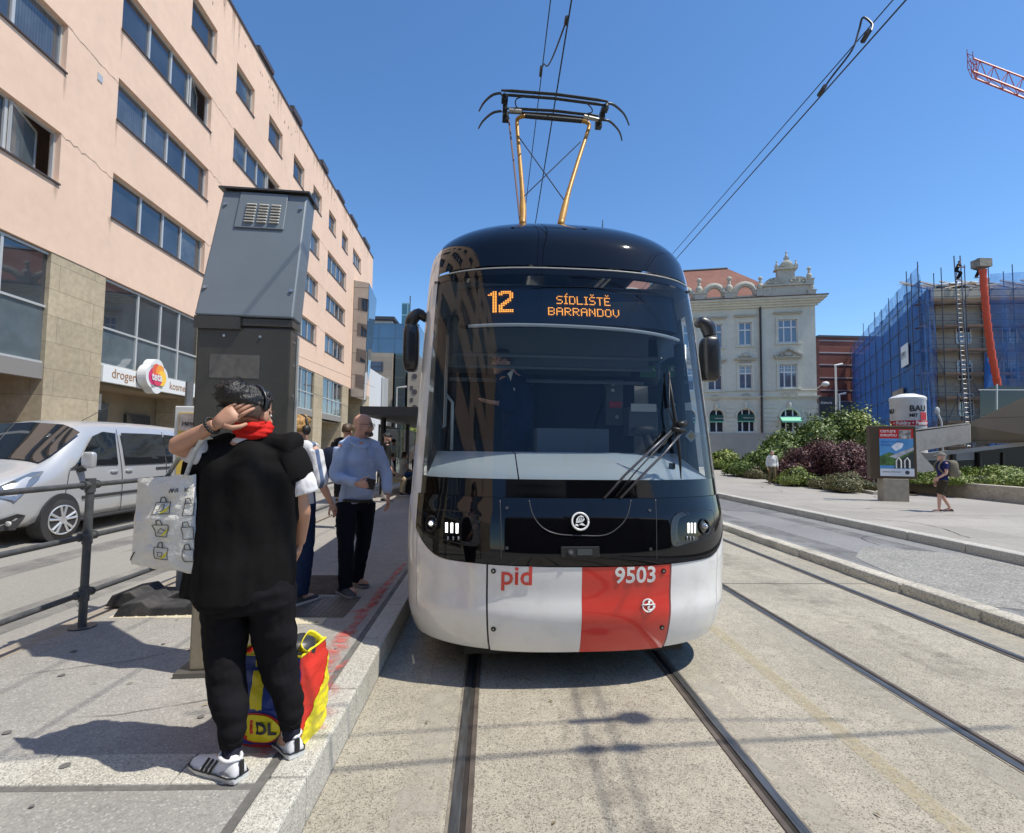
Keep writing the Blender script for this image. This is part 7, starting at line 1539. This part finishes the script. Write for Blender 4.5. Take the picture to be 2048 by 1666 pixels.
for (hx, hy, tx, ty, nm) in ((483, 1562, 408, 1536, 'adidas'), (594, 1516, 552, 1474, '')):
    hl, to = at(hx, hy, z=.19), at(tx, ty, z=.19); to = hl+(to-hl).normalized()*.3; sh_, d, r_, h = shoe(F, 'L', shw, shs, 1.0, hl, to, ln=.295)
    b = MB()
    for k_ in range(3):
        y = .12+k_*.024
        for sd_ in (-1, 1): b.tube([h+d*(y+.012)+r_*sd_*.0535+Vector((0, 0, .024)), h+d*y+r_*sd_*.0515+Vector((0, 0, .048)), h+d*(y-.014)+r_*sd_*.034+Vector((0, 0, .078))], .0062, 5, ry=.002)
    b.build('stripes', sblk, sh_); b = MB(); b.tube([h-d*.001+Vector((0, 0, .026)), h-d*.000+Vector((0, 0, .055)), h+d*.004+Vector((0, 0, .085))], .012, 6, ry=.004, up=r_); b.build('heel_tab', sblk, sh_)
    b = MB(); P = [h+d*y*1.0+r_*w_*1.09+Vector((0, 0, .027)) for y, w_ in ((.0, .0), (.0, .030), (.03, .044), (.1, .044), (.16, .050), (.22, .052), (.27, .04), (.296, .0), (.27, -.04), (.22, -.052), (.16, -.050), (.1, -.044), (.03, -.044), (.0, -.03), (0, 0))]; b.tube(P, .0035, 6); b.build('sole_line', sblk, sh_)
    b = MB(); b.tube([h+d*.012+Vector((0, 0, .088)), h+d*.05+r_*.036+Vector((0, 0, .086)), h+d*.10+r_*.028+Vector((0, 0, .088)), h+d*.12+Vector((0, 0, .092)), h+d*.10-r_*.028+Vector((0, 0, .088)), h+d*.05-r_*.036+Vector((0, 0, .086)), h+d*.012+Vector((0, 0, .088))], .008, 8, spline=4); b.build('collar_pad', shw, sh_, smooth=True)
    if nm:
        Mx = Matrix((-d, -r_ if (-r_).y < 0 else r_, (0, 0, 1))).transposed()
        nn = r_ if r_.y < 0 else -r_; q = text_obj('lettering', nm, .022, sblk, sh_, ext=.0005); 
        for v in q.data.vertices: v.co = h+d*(.078-v.co.x)+nn*(.045+.0)+Vector((0, 0, .036+v.co.y))
# hair: undercut with a loose bun, hair band, bracelet
hair(F, mat('shaved nape', (.09, .06, .045), .7, var=(60, .5)), 'undercut', .15, -.62, .985, .001)
hr = hair(F, hairb, 'hair', .15, -.10, 1.06, .010, 26, crown=0)
b = MB(); c = g(470, 792, 2.44); b.ell(c, (.085, .07, .072), nu=36, nv=24)
b.v = [v+(v-c).normalized()*(.012*noise.noise(v*22)+.008*noise.noise(v*55)) for v in b.v]; b.build('bun', hairb, F.o, smooth=True)
b = MB(); rnd = random.Random(9)
for k_ in range(60):
    d = Vector((rnd.gauss(-.4, 1), rnd.gauss(-.3, .8), rnd.gauss(.5, .9))).normalized(); p = c+Vector((d.x*.08, d.y*.066, d.z*.068)); s_ = d.orthogonal()*rnd.uniform(-.02, .02); b.tube([p-d*.005, p+d*.014+s_, p+d*.018+s_*2.2+Vector((0, 0, -.012))], [.0024, .0018, .0006], 4)
b.build('loose_strands', hairb, F.o)
M = headframe(F.J); C = F.L(F.J['head']); b = MB(); b.tube([C+M @ Vector((.092*math.cos(t), -.01+.035*math.sin(t)*0-.03, .03+.095*math.sin(t))) for t in [k_*math.pi/16-.35 for k_ in range(21)]], .006, 6, ry=.010); b.build('hair_band', mat('band black', (.015, .015, .015), .3), F.o, smooth=True)
b = MB(); w1 = g(424, 851, 2.365); dd = (F.L(F.J['wrL'])-F.L(F.J['elL'])).normalized(); u_ = dd.orthogonal().normalized(); v_ = dd.cross(u_)
for k_ in range(18): t = k_*2*math.pi/18; b.ell(w1+u_*.036*math.cos(t)+v_*.036*math.sin(t), (.0075,)*3, nu=8, nv=6)
b.build('bead_bracelet', sblk, F.o, smooth=True)
face_bits(F.J, F, bo)
# ---------------------------------------------------------------- tote bag on the shoulder
tb_ = thing('tote_bag', 'crumpled white canvas tote bag with small sketched shopping bags hanging from a shoulder', 'bag', at(320, 1050, Y=2.46)); TB0 = Vector(tb_.location)
canvas = cloth('white canvas', (.76, .74, .67), (25, .9, .02), (3, .08)); n_, m_ = 26, 30; b = MB()
q00, q10, q01, q11 = (at(*p) - TB0 for p in ((0, 0, 1),)*0) if False else (at(262, 1128, Y=2.50)-TB0, at(392, 1146, Y=2.40)-TB0, at(276, 958, Y=2.50)-TB0, at(392, 948, Y=2.40)-TB0)
fn = (q10-q00).cross(q01-q00).normalized()
if fn.y > 0: fn = -fn
for side, dpt in ((1, 1), (-1, 1)):
    for i in range(n_+1):
        for j in range(m_+1):
            u, v = i/n_, j/m_; p = q00.lerp(q10, u).lerp(q01.lerp(q11, u), v); bul = .045*math.sin(math.pi*u)**.6*math.sin(math.pi*min(1, v*.9+.04))**.5 if 0 < u < 1 else 0
            edge = min(1, 6*min(u, 1-u), 8*min(v, 1-v)+.15*(v > .5)); wr = (.020*noise.noise(Vector((u*3, v*5, side*3)))+.010*noise.noise(Vector((u*7, v*14, 9+side)))+.005*noise.noise(Vector((u*22, v*22, 2)))+.012*math.sin(v*34+u*3+3*noise.noise(Vector((u*2, v*2, 0))))*(max(0, v-.85)*5+max(0, .22-v)*3))*edge
            b.v.append(p+fn*(side*bul+wr)+Vector((.006*noise.noise(Vector((v*5, u, 1))), 0, .008*noise.noise(Vector((u*6, 0, 5)))*(v < .03 or v > .97))))
w_ = m_+1; k0 = (n_+1)*w_
for s0 in (0, k0): b.f += [(s0+i*w_+j, s0+(i+1)*w_+j, s0+(i+1)*w_+j+1, s0+i*w_+j+1) for i in range(n_) for j in range(m_)]
for i in range(n_): b.f.append((i*w_, (i+1)*w_, k0+(i+1)*w_, k0+i*w_))
for j in range(m_): b.f.append((j, j+1, k0+j+1, k0+j)); b.f.append((n_*w_+j, n_*w_+j+1, k0+n_*w_+j+1, k0+n_*w_+j))
b.m = [0]*len(b.f); tote = b.build('bag_body', canvas, tb_, smooth=True)
def tq(u, v, o=.004):
    i, j = min(int(u*n_), n_-1), min(int(v*m_), m_-1); fu, fv = u*n_-i, v*m_-j; V = lambda a, c: tote.data.vertices[a*w_+c].co
    return V(i, j).lerp(V(i+1, j), fu).lerp(V(i, j+1).lerp(V(i+1, j+1), fu), fv)+fn*o
tl = lambda P, r_, m, nm='sketch': (lambda b: (b.tube([tq(u, v) for u, v in P], r_, 5), b.build(nm, m, tb_))[1])(MB())
def dens(P): return [(P[i][0]+(P[i+1][0]-P[i][0])*k/5, P[i][1]+(P[i+1][1]-P[i][1])*k/5) for i in range(len(P)-1) for k in range(5)]+[P[-1]]
ink = mat('ink grey', (.05, .055, .06), .7); yel = mat('yellow crayon', (.75, .68, .06), .7)
for (cu, cvs) in ((.58, (.60, .36, .12)), (.93, (.58, .34, .11))):
    for q_, cv in enumerate(cvs):
        w2, h2 = .105, .125
        if cu+w2 > .99: w2 = .055
        tl(dens([(cu-w2, cv), (cu+w2, cv+.005), (cu+w2, cv+h2), (cu-w2, cv+h2), (cu-w2, cv)]), .0016, ink); tl(dens([(cu-.04, cv+h2), (cu-.035, cv+h2+.05), (cu+.01, cv+h2+.055), (cu+.03, cv+h2)]), .0020, ink)
        if w2 > .1:
            tl(dens([(cu-.04, cv+.03), (cu+.02, cv+.03), (cu+.03, cv+.06), (cu+.02, cv+.10), (cu-.01, cv+.10), (cu-.02, cv+.05), (cu-.05, cv+.05), (cu-.04, cv+.03)] if q_ == 0 else [(cu-.06, cv+.04), (cu+.05, cv+.04), (cu+.06, cv+.065), (cu+.02, cv+.07), (cu, cv+.09), (cu-.04, cv+.07), (cu-.06, cv+.04)] if q_ == 1 else [(cu-.035, cv+.03), (cu+.02, cv+.03), (cu+.035, cv+.075), (cu-.05, cv+.075), (cu-.035, cv+.03)]), .0014, ink)
            for k_ in range(4): tl([(cu+.0+k_*.02, cv+.01+k_*.005), (cu+.06+k_*.012, cv+.05+k_*.012)], .0022, yel)
for P in ([(.70, .825), (.70, .865), (.745, .825), (.745, .865)], [(.77, .825), (.79, .865), (.81, .825)], [(.89, .825), (.89, .865)], [(.93, .865), (.89, .845), (.93, .825)]): tl(dens(P), .002, ink, 'hand_lettering')
tl(dens([(.0+.02, .05), (.06, .1), (.13, .16)]), .0025, mat('zip black', (.02, .02, .02), .5), 'mark')
Lc = lambda x, y, Y: at(x, y, Y=Y)-TB0
for P in ([(335, 952, 2.46), (352, 925, 2.46), (380, 888, 2.44), (408, 868, 2.46), (416, 900, 2.58)], [(372, 952, 2.40), (384, 920, 2.395), (398, 888, 2.385), (416, 872, 2.41), (425, 895, 2.58)]):
    b = MB(); b.tube([Lc(*p) for p in P], .017, 8, ry=.003, up=(0, -1, .3), spline=4); b.build('strap', canvas, tb_, smooth=True)
# ---------------------------------------------------------------- shopping bag behind the legs
lb = thing('shopping_bag', 'full red, yellow and blue supermarket bag standing on the platform behind the black joggers', 'bag', (at(560, 1462, z=.19))); B0 = Vector(lb.location)
rb = mat('bag red', (.62, .035, .02), .35, var=(5, .1), bump=(14, .5, .02)); yb = mat('bag yellow', (.80, .68, .02), .35, bump=(14, .5, .02)); bb2 = mat('bag blue', (.015, .045, .26), .35, bump=(14, .4, .02)); 
hw, hd_, hh2 = .172, .135, .42; b = MB(); NV = 14; prof_ = []
def bx_(u, v):  # u around 0..4 faces, v height
    f = int(u) % 4; t = u-int(u); c = [(-hw, -hd_), (hw, -hd_), (hw, hd_), (-hw, hd_)]; a, e = c[f], c[(f+1) % 4]; s = 1+.04*math.sin(v*3)-.05*(v > .85); p = Vector(((a[0]+(e[0]-a[0])*t)*s, (a[1]+(e[1]-a[1])*t)*s, v*hh2*(1-.0*t)))
    bulge = .03*math.sin(math.pi*t)*math.sin(math.pi*min(v+.1, 1)); n = [(0, -1), (1, 0), (0, 1), (-1, 0)][f]
    w = .008*noise.noise(Vector((p.x*12, p.y*12, p.z*25)))+.004*noise.noise(p*45); return p+Vector((n[0]*(bulge+w), n[1]*(bulge+w), 0))
def bagpatch(name, u0, u1, v0, v1, m, off=0, nu=14, nv=18, cond=None, par=None):
    b = MB(); 
    for i in range(nu+1):
        for j in range(nv+1): p = bx_(u0+(u1-u0)*i/nu*.9999, v0+(v1-v0)*j/nv); c_ = Vector((0, 0, p.z)); dr = (p-c_).normalized(); b.v.append(p+dr*off)
    for i in range(nu):
        for j in range(nv):
            if cond and not cond((i+.5)/nu, (j+.5)/nv): continue
            a = i*(nv+1)+j; b.f.append((a, a+nv+1, a+nv+2, a+1))
    b.m = [0]*len(b.f); return b.build(name, m, par or lb, smooth=True, fix=False)
lb.rotation_euler = (0, 0, R(-8))
body_ = bagpatch('bag_body', 0, 4, 0, 1, rb, 0, 56, 24)
bagpatch('blue_panel', .02, .98, .22, .99, bb2, .003, 20, 22); bagpatch('yellow_stripe', .33, .50, .42, .99, yb, .005, 6, 14)
bagpatch('yellow_side', 1.03, 1.97, .0, .95, yb, .003, 60, 80, lambda s, t: t < .18+.75*s+.06*math.sin(5*s)); bagpatch('blue_badge', .06, .94, .04, .44, bb2, .006, 16, 12)
b = MB(); fc = lambda u, v, o: bx_(u*.9999, v)+Vector((0, -o, 0)); n = 28
for (R1, z_, mm_, o) in ((.36, .17, mat('bag badge red', (.6, .02, .02), .35), .011), (.325, .17, yb, .014)):
    b = MB(); b.v = [fc(.46+R1*.95*math.cos(t), .235+R1*.49*math.sin(t), o) for t in [k_*2*math.pi/n for k_ in range(n)]]+[fc(.46, .235, o)]; b.f = [(i, (i+1) % n, n) for i in range(n)]; b.m = [0]*n; b.build('round_badge', mm_, lb, fix=False)
for s, x, m, sz in (('L', .12, mat('logo blue black', (.01, .012, .04), .4), .105), ('i', .345, mat('bag badge red', (0, 0, 0)), .095), ('DL', .43, MATS['logo blue black'], .078)):
    o = text_obj('lettering', s, sz, m, lb, bold=.003, ext=.0005)
    for v in o.data.vertices: u = x+v.co.x/(2*hw); q = fc(min(u, .999), .185+v.co.y/hh2, .017); v.co = q+Vector((0, -v.co.z, 0))
b = MB(); b.tube([bx_(k_*4/48 % 4*.99999, 1) for k_ in range(49)], .006, 6); b.build('rim', yb, lb)
for uu in (0,): b = MB(); p, q = bx_(.25, 1), bx_(.75, 1); b.tube([p, p+Vector((.02, .06, .035)), q+Vector((-.02, .07, .03)), q], .012, 6, ry=.003, spline=5); b.build('handle', yb, lb, smooth=True); break
b = MB(); b.ell((.06, .0, .40), (.11, .10, .08), nu=16, nv=10); b.v = [v+Vector((0, 0, .03*noise.noise(v*14))) for v in b.v]; b.build('black_bundle', mat('dark bundle', (.03, .03, .03), .4), lb, smooth=True)
b = MB(); p, q = bx_(1.2, 1), bx_(1.8, 1); b.tube([p, p+Vector((-.03, -.01, .03)), q+Vector((-.07, 0, .035)), q], .022, 6, ry=.003, spline=5); b.build('flap', yb, lb, smooth=True)
# ---------------------------------------------------------------- 2: blond with headphones and striped shirt
def stripes(name, c1, c2, sc):
    m = mat(name, c1, .85, bump=(18, .5, .01)); N = m.node_tree.nodes; L = m.node_tree.links; tc = N.new('ShaderNodeTexCoord'); w_ = N.new('ShaderNodeTexWave'); w_.inputs['Scale'].default_value = sc; w_.inputs['Distortion'].default_value = 1.2; w_.inputs['Detail Scale'].default_value = .6; w_.bands_direction = 'DIAGONAL'
    mp = N.new('ShaderNodeMapping'); mp.inputs['Scale'].default_value = (1, 1, .12); L.new(tc.outputs['Object'], mp.inputs[0]); L.new(mp.outputs[0], w_.inputs[0]); r = N.new('ShaderNodeMapRange'); r.inputs[1].default_value = .80; r.inputs[2].default_value = .86; L.new(w_.outputs['Fac'], r.inputs[0])
    x = N.new('ShaderNodeMix'); x.data_type = 'RGBA'; x.inputs[6].default_value = (*c1, 1); x.inputs[7].default_value = (*c2, 1); L.new(r.outputs[0], x.inputs[0]); L.new(x.outputs[2], N['Principled BSDF'].inputs['Base Color']); return m
strp = stripes('striped shirt', (.66, .68, .72), (.10, .15, .28), 3.6); jeans = cloth('blue jeans', (.012, .025, .065)); denim = cloth('dark denim', (.008, .010, .018), rough=.8)
F = Fig('person with curly blond hair, black headphones and blue striped shirt seen from behind', (-1.80, 4.94, .19)); F.J = canon(1.70, R(-18), (-1.80, 4.94, .19), elR=(.27, -.02, 1.15), wrR=(.29, .14, .92), wrL=(-.22, .1, .9), face=(.3, 1, -.15))
body_mesh(F, skin2, .012); hair(F, hairbl, 'hair', .35, -.5, 1.12, .016, 34)
top(F, strp, .011, FOLD, (.19, .19, .175, .19, .17, .075), (.14, .14, .125, .135, .11, .065), 1.15, (.08, .075, .065), .12); trousers(F, jeans, (.11, .10, .085, .085, .08), .012, FOLDT)
M = headframe(F.J); C = F.L(F.J['head']); b = MB(); b.tube([C+M @ Vector((.105*math.cos(t), -.0, .0+.13*math.sin(t))) for t in [k*math.pi/12 for k in range(13)]], .012, 8, ry=.016); hp_ = b.build('headphones', sblk, F.o, smooth=True)
for s_ in (-1, 1): b = MB(); b.ell(C+M @ Vector((s_*.10, 0, -.01)), (.028, .042, .048), M=M, nu=14, nv=10); b.build('ear_cup', sblk, hp_, smooth=True)
gsh = cloth('grey trainer', (.07, .075, .085))
for s_ in 'LR': a = F.J['an'+s_]; f = F.J['foot'+s_]; d = (f-a); d.z = 0; d.normalize(); shoe(F, s_, gsh, shs, 1, Vector((a.x, a.y, .19))-d*.07, Vector((f.x, f.y, .19)))
# ---------------------------------------------------------------- 3: bald man in blue shirt
F = Fig('bald bearded man in light blue shirt and dark jeans looking at the tram', (-1.36, 5.33, .19)); q = lambda x, y, Y=5.33: at(x, y, Y=Y)
F.J = dict(head=q(726, 851), neck=q(717, 882), chest=q(718, 925), waist=q(716, 968), pelvis=q(712, 1000), shL=q(752, 897, 5.42), shR=q(684, 897, 5.20), elL=q(772, 948, 5.40), elR=q(672, 952, 5.16), wrL=q(776, 990, 5.30), wrR=q(716, 968, 5.02),
           hipL=q(731, 1005, 5.42), hipR=q(693, 1005, 5.26), knL=q(727, 1080, 5.48), knR=q(692, 1090, 5.20), anL=q(714, 1155, 5.50), anR=q(691, 1172, 5.20), footL=q(735, 1168, 5.45), footR=q(712, 1186, 5.15), face=Vector((.93, -.12, -.02)).normalized(), k=1.0)
# left hand hangs, right hand holds a wallet
bo, rt = body_mesh(F, skin2, .010, True, .5, {'R': (Vector((1, -.1, 0)), Vector((0, 1, -.2)), 1, .7, 1), 'L': (Vector((.1, -.1, -1)), Vector((-1, 0, 0)), 1, .7, 1)})
shb = cloth('light blue cotton', (.42, .53, .74), (20, .4, .01), (5, .06)); top(F, shb, .010, [(8, .014, (1, 1, .8)), (17, .009, (1, 1, .9)), (34, .003, (1, 1, 1))], (.155, .175, .17, .185, .165, .072), (.12, .135, .13, .14, .115, .065), 1.93, (.078, .060, .042), .03)
trousers(F, denim, (.105, .098, .078, .07, .066), .010, FOLDT, 1.09)
g = lambda x, y, Y=5.33: F.L(at(x, y, Y=Y))
b = MB(); b.tube([g(700, 884, 5.22), g(712, 880, 5.42), g(734, 886, 5.38), g(737, 893, 5.26), g(726, 897, 5.18), g(706, 889, 5.17), g(700, 884, 5.22)], .008, 8, ry=.018, spline=3); b.build('collar', shb, F.o, smooth=True)
b = MB(); b.tube([g(737, 896, 5.20), g(739, 930, 5.165), g(738, 965, 5.18)], .004, 6, ry=.014); pk = b.build('placket', shb, F.o, smooth=True)
for y_ in (905, 920, 936, 951): b = MB(); b.disc(g(739, y_, 5.155), (.5, -1, 0), .006, .004, 8); b.build('button', pwhite, pk)
b = MB(); b.tube([g(672, 1000), g(690, 1001, 5.16), g(720, 1003, 5.18), g(745, 1002, 5.28)], .008, 6, ry=.018); b.build('belt', sblk, F.o)
b = MB(); b.box(g(741, 968, 5.02), (.085, .03, .10), M=Matrix.Rotation(.2, 3, 'Y')); b.build('wallet', mat('wallet black', (.015, .014, .014), .5), F.o, bevel=.006)
face_bits(F.J, F, bo); M = headframe(F.J); C = F.L(F.J['head'])
b = MB(); b.tube([C+M @ Vector((x, y, z)) for x, y, z in ((.055, .045, -.075), (.045, .082, -.088), (0, .10, -.092), (-.045, .082, -.088), (-.055, .045, -.075))],   .008, 8, ry=.018, spline=3); bd = b.build('beard', mat('stubble brown', (.13, .08, .06), .8, var=(60, .4)), bo, smooth=True)
b = MB(); b.tube([C+M @ Vector((x, y, .010)) for x, y in ((.078, -.01), (.074, .06), (.055, .100))], .0025, 5)
b.tube([C+M @ Vector((x, y, .010)) for x, y in ((-.078, -.01), (-.074, .06), (-.055, .100))], .0025, 5)
for s_ in (-1, 1): b.tube([C+M @ Vector((s_*.032+.025*math.cos(t), .103, .004+.018*math.sin(t))) for t in [k*math.pi/8 for k in range(17)]], .0025, 5)
b.build('spectacles', sblk, F.o)
for (hx, hy, tx, ty) in ((678, 1186, 712, 1200), (706, 1166, 740, 1180)): hl, to = at(hx, hy, z=.19), at(tx, ty, z=.19); shoe(F, 'L', gsh, mat('grey sole', (.25, .25, .25), .6), 1.02, hl, to)
# ---------------------------------------------------------------- simple standing and seated figures further off
def simple(label, loc, H, rz, sk, hairm, shirt_m, leg_m, hairk={}, sleeve=.6, shorts=False, group=None, vox=.02, J=None, shoes=None, extra=None, **ov):
    F = Fig(label, loc, group); F.J = J or canon(H, rz, loc, **ov); body_mesh(F, sk, vox, True)
    if hairm: hair(F, hairm, hairk.get('name', 'hair'), hairk.get('front', .3), hairk.get('low', -.45), hairk.get('grow', 1.06), .006)
    top(F, shirt_m, vox, FOLD, (.175, .18, .16, .18, .16, .07), (.13, .13, .12, .13, .11, .06), sleeve, (.07, .065, .05), .04)
    trousers(F, leg_m, (.11, .105, .10) if shorts else (.105, .095, .075, .07, .068), vox, FOLDT, 0 if shorts else 1.0, 'shorts' if shorts else 'trousers')
    for s_ in 'LR':
        a, f = F.J['an'+s_], F.J['foot'+s_]; d = f-a; d.z = 0; d.normalize(); z_ = min(a.z-.09*F.J['k'], f.z-.03*F.J['k'])
        shoe(F, s_, shoes or sblk, shs, F.J['k'], Vector((a.x, a.y, z_))-d*.07, Vector((f.x, f.y, z_)))
    return F
blk = cloth('faded black', (.02, .02, .022)); wht = cloth('white blouse', (.66, .65, .62)); beige = cloth('beige trousers', (.36, .30, .20)); khaki = cloth('dark khaki', (.05, .042, .028)); nav = cloth('navy shirt', (.02, .025, .10)); 
F4 = simple('passenger in black shorts carrying a dark rucksack behind the bald man', (-2.55, 9.3, .19), 1.82, R(-10), skin2, hairbr, blk, blk, shorts=True, vox=.016)
b = MB(); c = F4.L(at(665, 925, Y=9.1)); b.ell(c, (.2, .14, .27), nu=16, nv=12, pw=.7); b.build('rucksack', cloth('navy rucksack', (.015, .02, .04)), F4.o, smooth=True)
F5 = simple('passenger in black cap and black overshirt standing under the stop roof', (at(770, 1004, z=.19)), 1.78, R(-70), skin2, sblk, blk, cloth('pale trousers', (.5, .47, .42)), {'name': 'cap', 'low': .1, 'front': 2, 'grow': 1.1}, vox=.02, sleeve=1.9)
b = MB(); M = headframe(F5.J); C = F5.L(F5.J['head']); b.tube([C+M @ Vector((0, .07, .06)), C+M @ Vector((0, .19, .045))], [.075, .05], 10, ry=[.012, .006], up=M @ Vector((1, 0, 0))); b.build('cap_peak', sblk, F5.o)
def seated(loc, rz, k=1): return dict(pelvis=(0, 0, .50), waist=(0, .02, .63), chest=(0, .03, .83), neck=(0, .04, 1.02), head=(0, .08, 1.17), shL=(-.18, .03, .97), shR=(.18, .03, .97), elL=(-.2, .12, .72), elR=(.2, .12, .72), wrL=(-.08, .32, .62), wrR=(.08, .32, .62), hipL=(-.09, .03, .50), hipR=(.09, .03, .50), knL=(-.11, .45, .50), knR=(.11, .45, .50), anL=(-.11, .42, .09), anR=(.11, .42, .09), footL=(-.12, .58, .03), footR=(.12, .58, .03))
for (px, py, sh_, lg_, hm_, lab, rz_) in ((797, 992, wht, beige, hairbr, 'seated woman in white sleeveless top and beige trousers at the tram stop', R(-70)), (822, 978, wht, cloth('blue skirt', (.05, .1, .25)), hairbr, 'seated woman in white blouse and blue skirt beyond the first seated woman', R(-60))):
    a = at(px, py, z=.19); a = Vector((a.x-.3, a.y, .19)); simple(lab, a, 1.68, rz_, skin2, hm_, sh_, lg_, {'low': -.7, 'grow': 1.12}, sleeve=.25, vox=.02, group='people waiting on the bench', **seated(a, rz_))
# other waiting people deeper in the stop
F6 = simple('distant passenger in pale shirt standing behind the bench', (-3.0, 21, .19), 1.72, R(20), skin2, hairbr, wht, denim, vox=.025)
F7 = simple('distant passenger in dark dress beyond the tram stop bench', (-2.2, 24, .19), 1.70, R(40), skin2, hairb, nav, denim, vox=.025)
# walkers on the right
a = at(1545, 969, z=.13); F8 = simple('grey haired walker in white shirt and olive trousers on the far pavement', a, 1.50, R(170), skin2, hairg, wht, cloth('olive trousers', (.16, .13, .07)), vox=.02, sleeve=1.9, knL=(-.09, .08, .52), anL=(-.10, .12, .12), anR=(.10, -.14, .10))
a = at(1888, 1024, z=.13); F9 = simple('walker in navy shirt, khaki shorts and grey cap carrying a large rucksack', a, 1.50, R(72), skin2, cloth('grey cap', (.22, .21, .19)), nav, khaki, {'name': 'cap', 'low': .08, 'front': 2, 'grow': 1.08}, shorts=True, vox=.014, shoes=cloth('brown shoe', (.07, .03, .02)), wrL=(-.2, .2, 1.0), elL=(-.26, .02, 1.15), anL=(-.1, .16, .09), footL=(-.13, .32, .03), anR=(.1, -.2, .12), footR=(.13, -.03, .03), knR=(.1, .0, .5), knL=(-.1, .14, .52))
Mz = Matrix.Rotation(R(72), 3, 'Z'); b = MB(); c = Mz @ Vector((0, -.20, 1.10)); b.ell(c, (.15, .12, .21), M=Mz, nu=16, nv=12, pw=.65); b.ell(c+Vector((0, 0, -.12))+Mz @ Vector((0, -.06, 0)), (.13, .10, .10), M=Mz, nu=14, nv=10, pw=.65); rk = b.build('rucksack', cloth('olive rucksack', (.19, .17, .13)), F9.o, smooth=True)
for s_ in (-1, 1): b = MB(); b.tube([c+Mz @ Vector((s_*.09, .1, .2)), c+Mz @ Vector((s_*.11, .24, .18)), c+Mz @ Vector((s_*.12, .33, .02)), c+Mz @ Vector((s_*.12, .2, -.15))], .02, 6, spline=3); b.build('strap', MATS['olive rucksack'], rk)
b = MB(); M = headframe(F9.J); C = F9.L(F9.J['head']); b.tube([C+M @ Vector((0, .06, .045)), C+M @ Vector((0, .17, .03))], [.065, .045], 10, ry=[.01, .005], up=M @ Vector((1, 0, 0))); b.build('cap_peak', MATS['grey cap'], F9.o)
# workers on the roof
for (px, py, Y, lab, mm) in ((1916, 560, 39.5, 'dark clothed worker crouching on the scaffold roof edge beside the ladder', blk), (1953, 556, 38.5, 'pale shirted worker behind the chute hopper on the scaffold roof', cloth('pale work shirt', (.4, .36, .3)))):
    a = at(px, py, Y=Y); simple(lab, a, 1.7, R(200), skin2, blk, mm, blk, vox=.035, group='workers on the scaffold', knL=(-.12, .2, .55), knR=(.12, .2, .55), pelvis=(0, -.1, .8), waist=(0, -.05, .95), chest=(0, .05, 1.12), neck=(0, .1, 1.28), head=(0, .16, 1.42), shL=(-.19, .1, 1.24), shR=(.19, .1, 1.24), hipL=(-.09, -.1, .8), hipR=(.09, -.1, .8), elL=(-.25, .2, 1.0), elR=(.25, .2, 1.0), wrL=(-.15, .4, .95), wrR=(.15, .4, .95))
# ---------------------------------------------------------------- tram driver
F = Fig('uniformed driver in navy suit, white shirt and tie standing inside the tram cab', (.2, 5.25, .62)); q = lambda x, y, Y=5.2: at(x, y, Y=Y); suit = cloth('navy suit', (.012, .02, .055)); 
F.J = dict(head=q(1003, 724), neck=q(1022, 750), chest=q(1034, 800), waist=q(1036, 845), pelvis=q(1036, 875), shL=q(1008, 762, 5.05), shR=q(1050, 762, 5.38), elL=q(1020, 812, 4.95), elR=q(1060, 815, 5.45), wrL=q(994, 806, 4.92), wrR=q(1040, 860, 5.42),
           hipL=q(1030, 880, 5.12), hipR=q(1040, 880, 5.3), knL=q(1030, 965, 5.12), knR=q(1040, 965, 5.3), anL=q(1032, 1045, 5.12), anR=q(1042, 1045, 5.3), footL=q(1010, 1058, 5.1), footR=q(1020, 1058, 5.28), face=Vector((-.95, -.3, -.15)).normalized(), k=1.02)
bo, rt = body_mesh(F, skin2, .012, True, .5, {'L': (Vector((-1, -.1, .12)), Vector((0, .2, 1)), 1, .25, 1), 'R': (Vector((0, 0, -1)), None, None, None, None)})
top(F, suit, .012, FOLD, (.165, .185, .18, .19, .17, .075), (.13, .14, .135, .14, .12, .07), 1.9, (.075, .068, .05), .10, 'jacket'); trousers(F, suit, (.11, .1, .085, .08, .075), .014, FOLDT); hair(F, hairbr, 'hair', .3, -.35, 1.05, .004); face_bits(F.J, F, bo)
g = lambda x, y, Y: F.L(at(x, y, Y=Y))
b = MB(); b.add([g(1009, 752, 5.02), g(1028, 737, 5.02), g(1020, 768, 4.99), g(1017, 790, 4.98)], [(0, 1, 2, 3)]); b.build('shirt_front', wht, F.o, fix=False)
b = MB(); b.add([g(1010, 752, 5.0), g(1015, 752, 4.98), g(1018, 772, 4.965), g(1016, 800, 4.96), g(1010, 790, 4.97)], [(0, 1, 2, 3, 4)]); b.build('tie', sblk, F.o, fix=False)
b = MB(); b.tube([g(989, 716, 5.09), g(1003, 716, 5.12)], .004, 5); b.tube([g(987, 716, 5.08), g(986, 722, 5.08), g(991, 724, 5.08), g(993, 717, 5.09)], .003, 5); b.build('spectacles', sblk, F.o)
b = MB(); b.ell(g(1027, 779, 5.0), (.014, .004, .018)); b.build('lapel_badge', pwhite, F.o)
bpy.data.scenes.remove(TMP)
